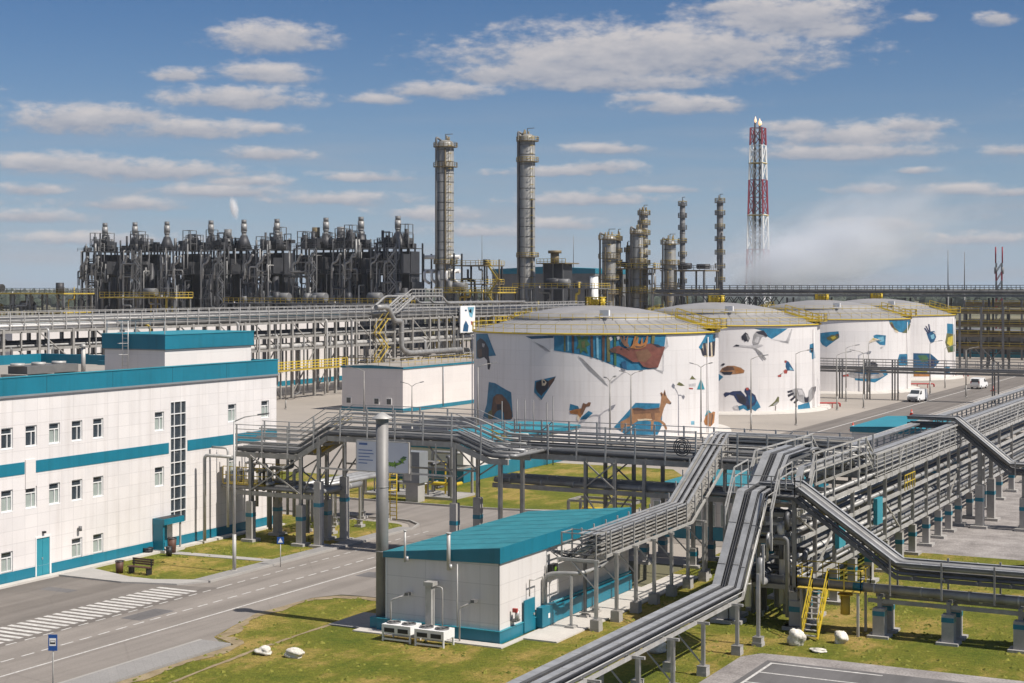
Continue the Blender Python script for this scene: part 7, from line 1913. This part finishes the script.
# bus stop sign, crossing sign
x, y = gr(53, 692); z = hz(663, CAM_H * FPX / (692 - HOR))
t = thing('bus_stop_sign', 'blue bus stop sign with a white bus pictogram on a thin pole', 'sign', (x, y, 0))
MB().cyl(x, y, 0, 2.55, .035, 'galv', 10).build('pole', t)
fx, fy = SA, -CA                                   # the plate faces the camera side of the street


def plate(mb, w, z0, z1, off, key):
    ux, uy = CA, SA; ox, oy = x + fx * off, y + fy * off
    mb.poly([(ox - ux * w / 2, oy - uy * w / 2, z0), (ox + ux * w / 2, oy + uy * w / 2, z0), (ox + ux * w / 2, oy + uy * w / 2, z1), (ox - ux * w / 2, oy - uy * w / 2, z1)], key); return mb


mb = MB(); mb.bar((x - CA * .2 + fx * .03, y - SA * .2 + fy * .03, 2.2), (x + CA * .2 + fx * .03, y + SA * .2 + fy * .03, 2.2), .03, .72, 'sign_blue'); s_ = mb.build('plate', t)
mb = plate(MB(), .30, 2.06, 2.40, .048, 'white_paint'); pic = mb.build('panel', s_)
mb = plate(MB(), .24, 2.14, 2.3, .052, 'black'); plate(mb, .2, 2.22, 2.28, .055, 'white_paint'); mb.build('bus_pictogram', s_)
x, y = gr(280.5, 567); t = thing('crossing_sign', 'small blue square sign with white triangle on a thin pole by the kerb', 'sign', (x, y, 0))
MB().cyl(x, y, 0, 1.7, .03, 'galv', 8).build('pole', t)
mb = MB(); mb.bar((x - CA * .22 + fx * .03, y - SA * .22 + fy * .03, 1.72), (x + CA * .22 + fx * .03, y + SA * .22 + fy * .03, 1.72), .03, .44, 'sign_blue'); s_ = mb.build('plate', t)
ox, oy = x + fx * .05, y + fy * .05; mb = MB(); mb.poly([(ox - CA * .16, oy - SA * .16, 1.58), (ox + CA * .16, oy + SA * .16, 1.58), (ox, oy, 1.88)], 'white_paint'); mb.build('triangle', s_)

# bench, bins, planter by the office door
x, y = gr(140, 574); t = thing('bench', 'brown slatted bench on the lawn edge before the office', 'bench', (x, y, 0))
m = MB()
for k in range(3): m.box(x - .85, y - .22 + .15 * k, .43, x + .85, y - .11 + .15 * k, .47, 'wood_brown')
m.build('seat', t); m = MB()
for k in range(3): m.box(x - .85, y + .25 + .02 * k, .55 + .14 * k, x + .85, y + .29 + .02 * k, .66 + .14 * k, 'wood_brown')
m.build('backrest', t)
for s in (-.7, .7): MB().box(x + s - .04, y - .22, 0, x + s + .04, y + .22, .43, 'black').box(x + s - .04, y + .22, 0, x + s + .04, y + .26, .95, 'black').build('leg', t)
for px, py, r, h, key, lab in ((119.5, 573, .26, .75, 'wood_brown', 'brown litter bin left of the bench'), (172, 553, .3, 1.0, 'wood_brown', 'brown barrel shaped bin by the office entrance'), (148, 554, .35, .4, 'black', 'low black tub left of the office entrance'), (169, 556, .22, .6, 'black', 'small black bin in front of the barrel shaped one')):
    x, y = gr(px, py); t = thing('litter_bin', lab, 'bin', (x, y, 0), 'bins by the office'); MB().cyl(x, y, .02, h, r * .85, key, 16, r).build('tub', t); MB().lathe(x, y, [(r * 1.05, h - .03), (r * 1.05, h + .04), (r * .8, h + .04), (r * .8, h - .1)], 'black', 16).build('rim', t)

# billboard hung under the trestle, animal poster on the long rack
t = thing('billboard', 'pale billboard with blue text lines and a green leaf band under the trestle', 'billboard', (-57, 90.7, 5.5))
MB().box(-59.1, 90.72, 5.55, -55.0, 90.8, 7.55, 'poster').build('panel', t)
m = MB()
for s in (-59.16, -55.0): m.box(s, 90.7, 5.5, s + .06, 90.84, 7.6, 'galv')
for z in (5.48, 7.55): m.box(-59.1, 90.7, z, -55.0, 90.84, z + .06, 'galv')
m.build('frame', t)
m = MB(); m.box(-58.9, 90.705, 7.28, -58.25, 90.72, 7.42, 'text_blue')
for k, w in enumerate((1.1, 1.2, .9, 1.15, .7)): m.box(-58.95, 90.707, 6.9 - .22 * k, -58.95 + w, 90.72, 6.96 - .22 * k, 'text_blue')
m.build('text_line', t)
m = MB(); rnd = random.Random(2)
for k in range(16):
    a = R(200 + 150 * k / 15); cx, cz = -56.2 + .85 * math.cos(a), 6.65 + .6 * math.sin(a); q = rnd.uniform(.15, .3); b = rnd.uniform(0, 3)
    m.poly([(cx + q * 1.5 * math.cos(b), 90.712 - .0004 * k, cz + q * .9 * math.sin(b)), (cx + q * .5 * math.cos(b + 1.3), 90.712 - .0004 * k, cz + q * .6 * math.sin(b + 1.3)), (cx - q * 1.5 * math.cos(b), 90.712 - .0004 * k, cz - q * .9 * math.sin(b)), (cx + q * .5 * math.cos(b - 1.3), 90.712 - .0004 * k, cz + q * .6 * math.sin(b - 1.3))], 'leaf_green' if k % 3 else 'm_green')
m.build('leaf_band', t)
xb = -147.6; y0, z1 = on_x(460.5, 306, xb); y1, z0 = on_x(475, 332, xb)
t = thing('poster_board', 'tall white board with blue bird pictures on the long pipe rack', 'billboard', (xb, (y0 + y1) / 2, z0))
MB().box(xb - .2, y0, z0, xb, y1, z1, 'white_paint').build('panel', t)
m = MB(); W, Hh = y1 - y0, z1 - z0
def Q(key, *p): m.poly([(xb + .03, y0 + W * p[i], z0 + Hh * p[i + 1]) for i in range(0, len(p), 2)], key)
Q('m_cyan', .48, .95, .95, .95, .8, .55, .62, .6); Q('m_deep', .3, .86, .42, .86, .42, .8, .3, .8); Q('m_deep', .15, .05, .5, .03, .55, .25, .36, .45, .22, .3); Q('m_red', .7, .42, .88, .4, .85, .25, .74, .28); Q('m_teal', .55, .8, .72, .9, .75, .7)
m.build('picture', t)
# pale cable sheet-metal cabinet row behind the billboard
t = thing('equipment_cabinet', 'plain grey equipment cabinet seen right of the billboard under the trestle', 'cabinet', (-68.6, 113.9, 0))
MB().box(-69.4, 113.6, 1.6, -67.8, 115.0, 4.2, 'grey_flash').build('housing', t); MB().box(-69.3, 113.56, 1.8, -68.6, 113.6, 4.0, 'galv').build('door', t); MB().box(-69.2, 113.7, -.02, -68.0, 114.8, 1.6, 'concrete').build('plinth', t)


# ------------------------------------------------------------------ tufts and weeds on the lawns
def inside(p, poly):
    c = False; n = len(poly); j = n - 1
    for i in range(n):
        xi, yi = poly[i]; xj, yj = poly[j]
        if (yi > p[1]) != (yj > p[1]) and p[0] < (xj - xi) * (p[1] - yi) / (yj - yi) + xi: c = not c
        j = i
    return c


def tufts():
    mat('tuft', (.085, .115, .018), .95, var=.4, scale=1.3, rgb2=(.20, .19, .04), spec=.1)
    rnd = random.Random(12); mb = MB()
    holes = [(-47.8, 69.4, -34.7, 93), (-25.8, 30, 14, 75)]
    for poly, (xa, ya, xb, yb), cnt in ((LAWNS[0], (-70.5, 76, -62.2, 104), 900), (LAWNS[1], (-53, 54, -26, 102), 3600), (LAWNS[1], (-26, 74.7, -8, 104), 2200)):
        for k in range(cnt):
            x, y = rnd.uniform(xa, xb), rnd.uniform(ya, yb)
            if math.sin(x * .9) + math.sin(y * .7 + x * .4) + rnd.uniform(-1.6, 1.6) < .1: continue
            if not inside((x, y), poly) or any(a < x < c and b < y < d for a, b, c, d in holes): continue
            r = rnd.uniform(.05, .17); h = r * rnd.uniform(.35, .75); o = len(mb.v); a0 = rnd.uniform(0, 6.28)
            for i in range(7): q = a0 + i * .8976; e = r * rnd.uniform(.5, 1.3); mb.v.append((x + e * math.cos(q), y + e * math.sin(q), -.008))
            mb.v.append((x + rnd.uniform(-.03, .03), y + rnd.uniform(-.03, .03), h))
            for i in range(7): mb.face([o + i, o + (i + 1) % 7, o + 7], 'tuft')
    g = mb.build('grass_tufts'); g['kind'] = 'stuff'; g['label'] = 'short rough tufts of grass on the lawns'


tufts()

# ------------------------------------------------------------------ air
mb = MB(); mb.box(-3900, -300, -1.2, 3900, 4200, 125, 'white_paint'); hz_o = mb.build('haze'); hz_o['kind'] = 'stuff'; hz_o['label'] = 'thin summer haze in the air'
hm = bpy.data.materials.new('haze'); hm.use_nodes = True; hm.node_tree.nodes.clear()
ho = hm.node_tree.nodes.new('ShaderNodeOutputMaterial'); hv = hm.node_tree.nodes.new('ShaderNodeVolumePrincipled')
hv.inputs['Color'].default_value = (.86, .90, .97, 1); hv.inputs['Density'].default_value = .00006
hm.node_tree.links.new(hv.outputs[0], ho.inputs['Volume']); hz_o.data.materials.clear(); hz_o.data.materials.append(hm)
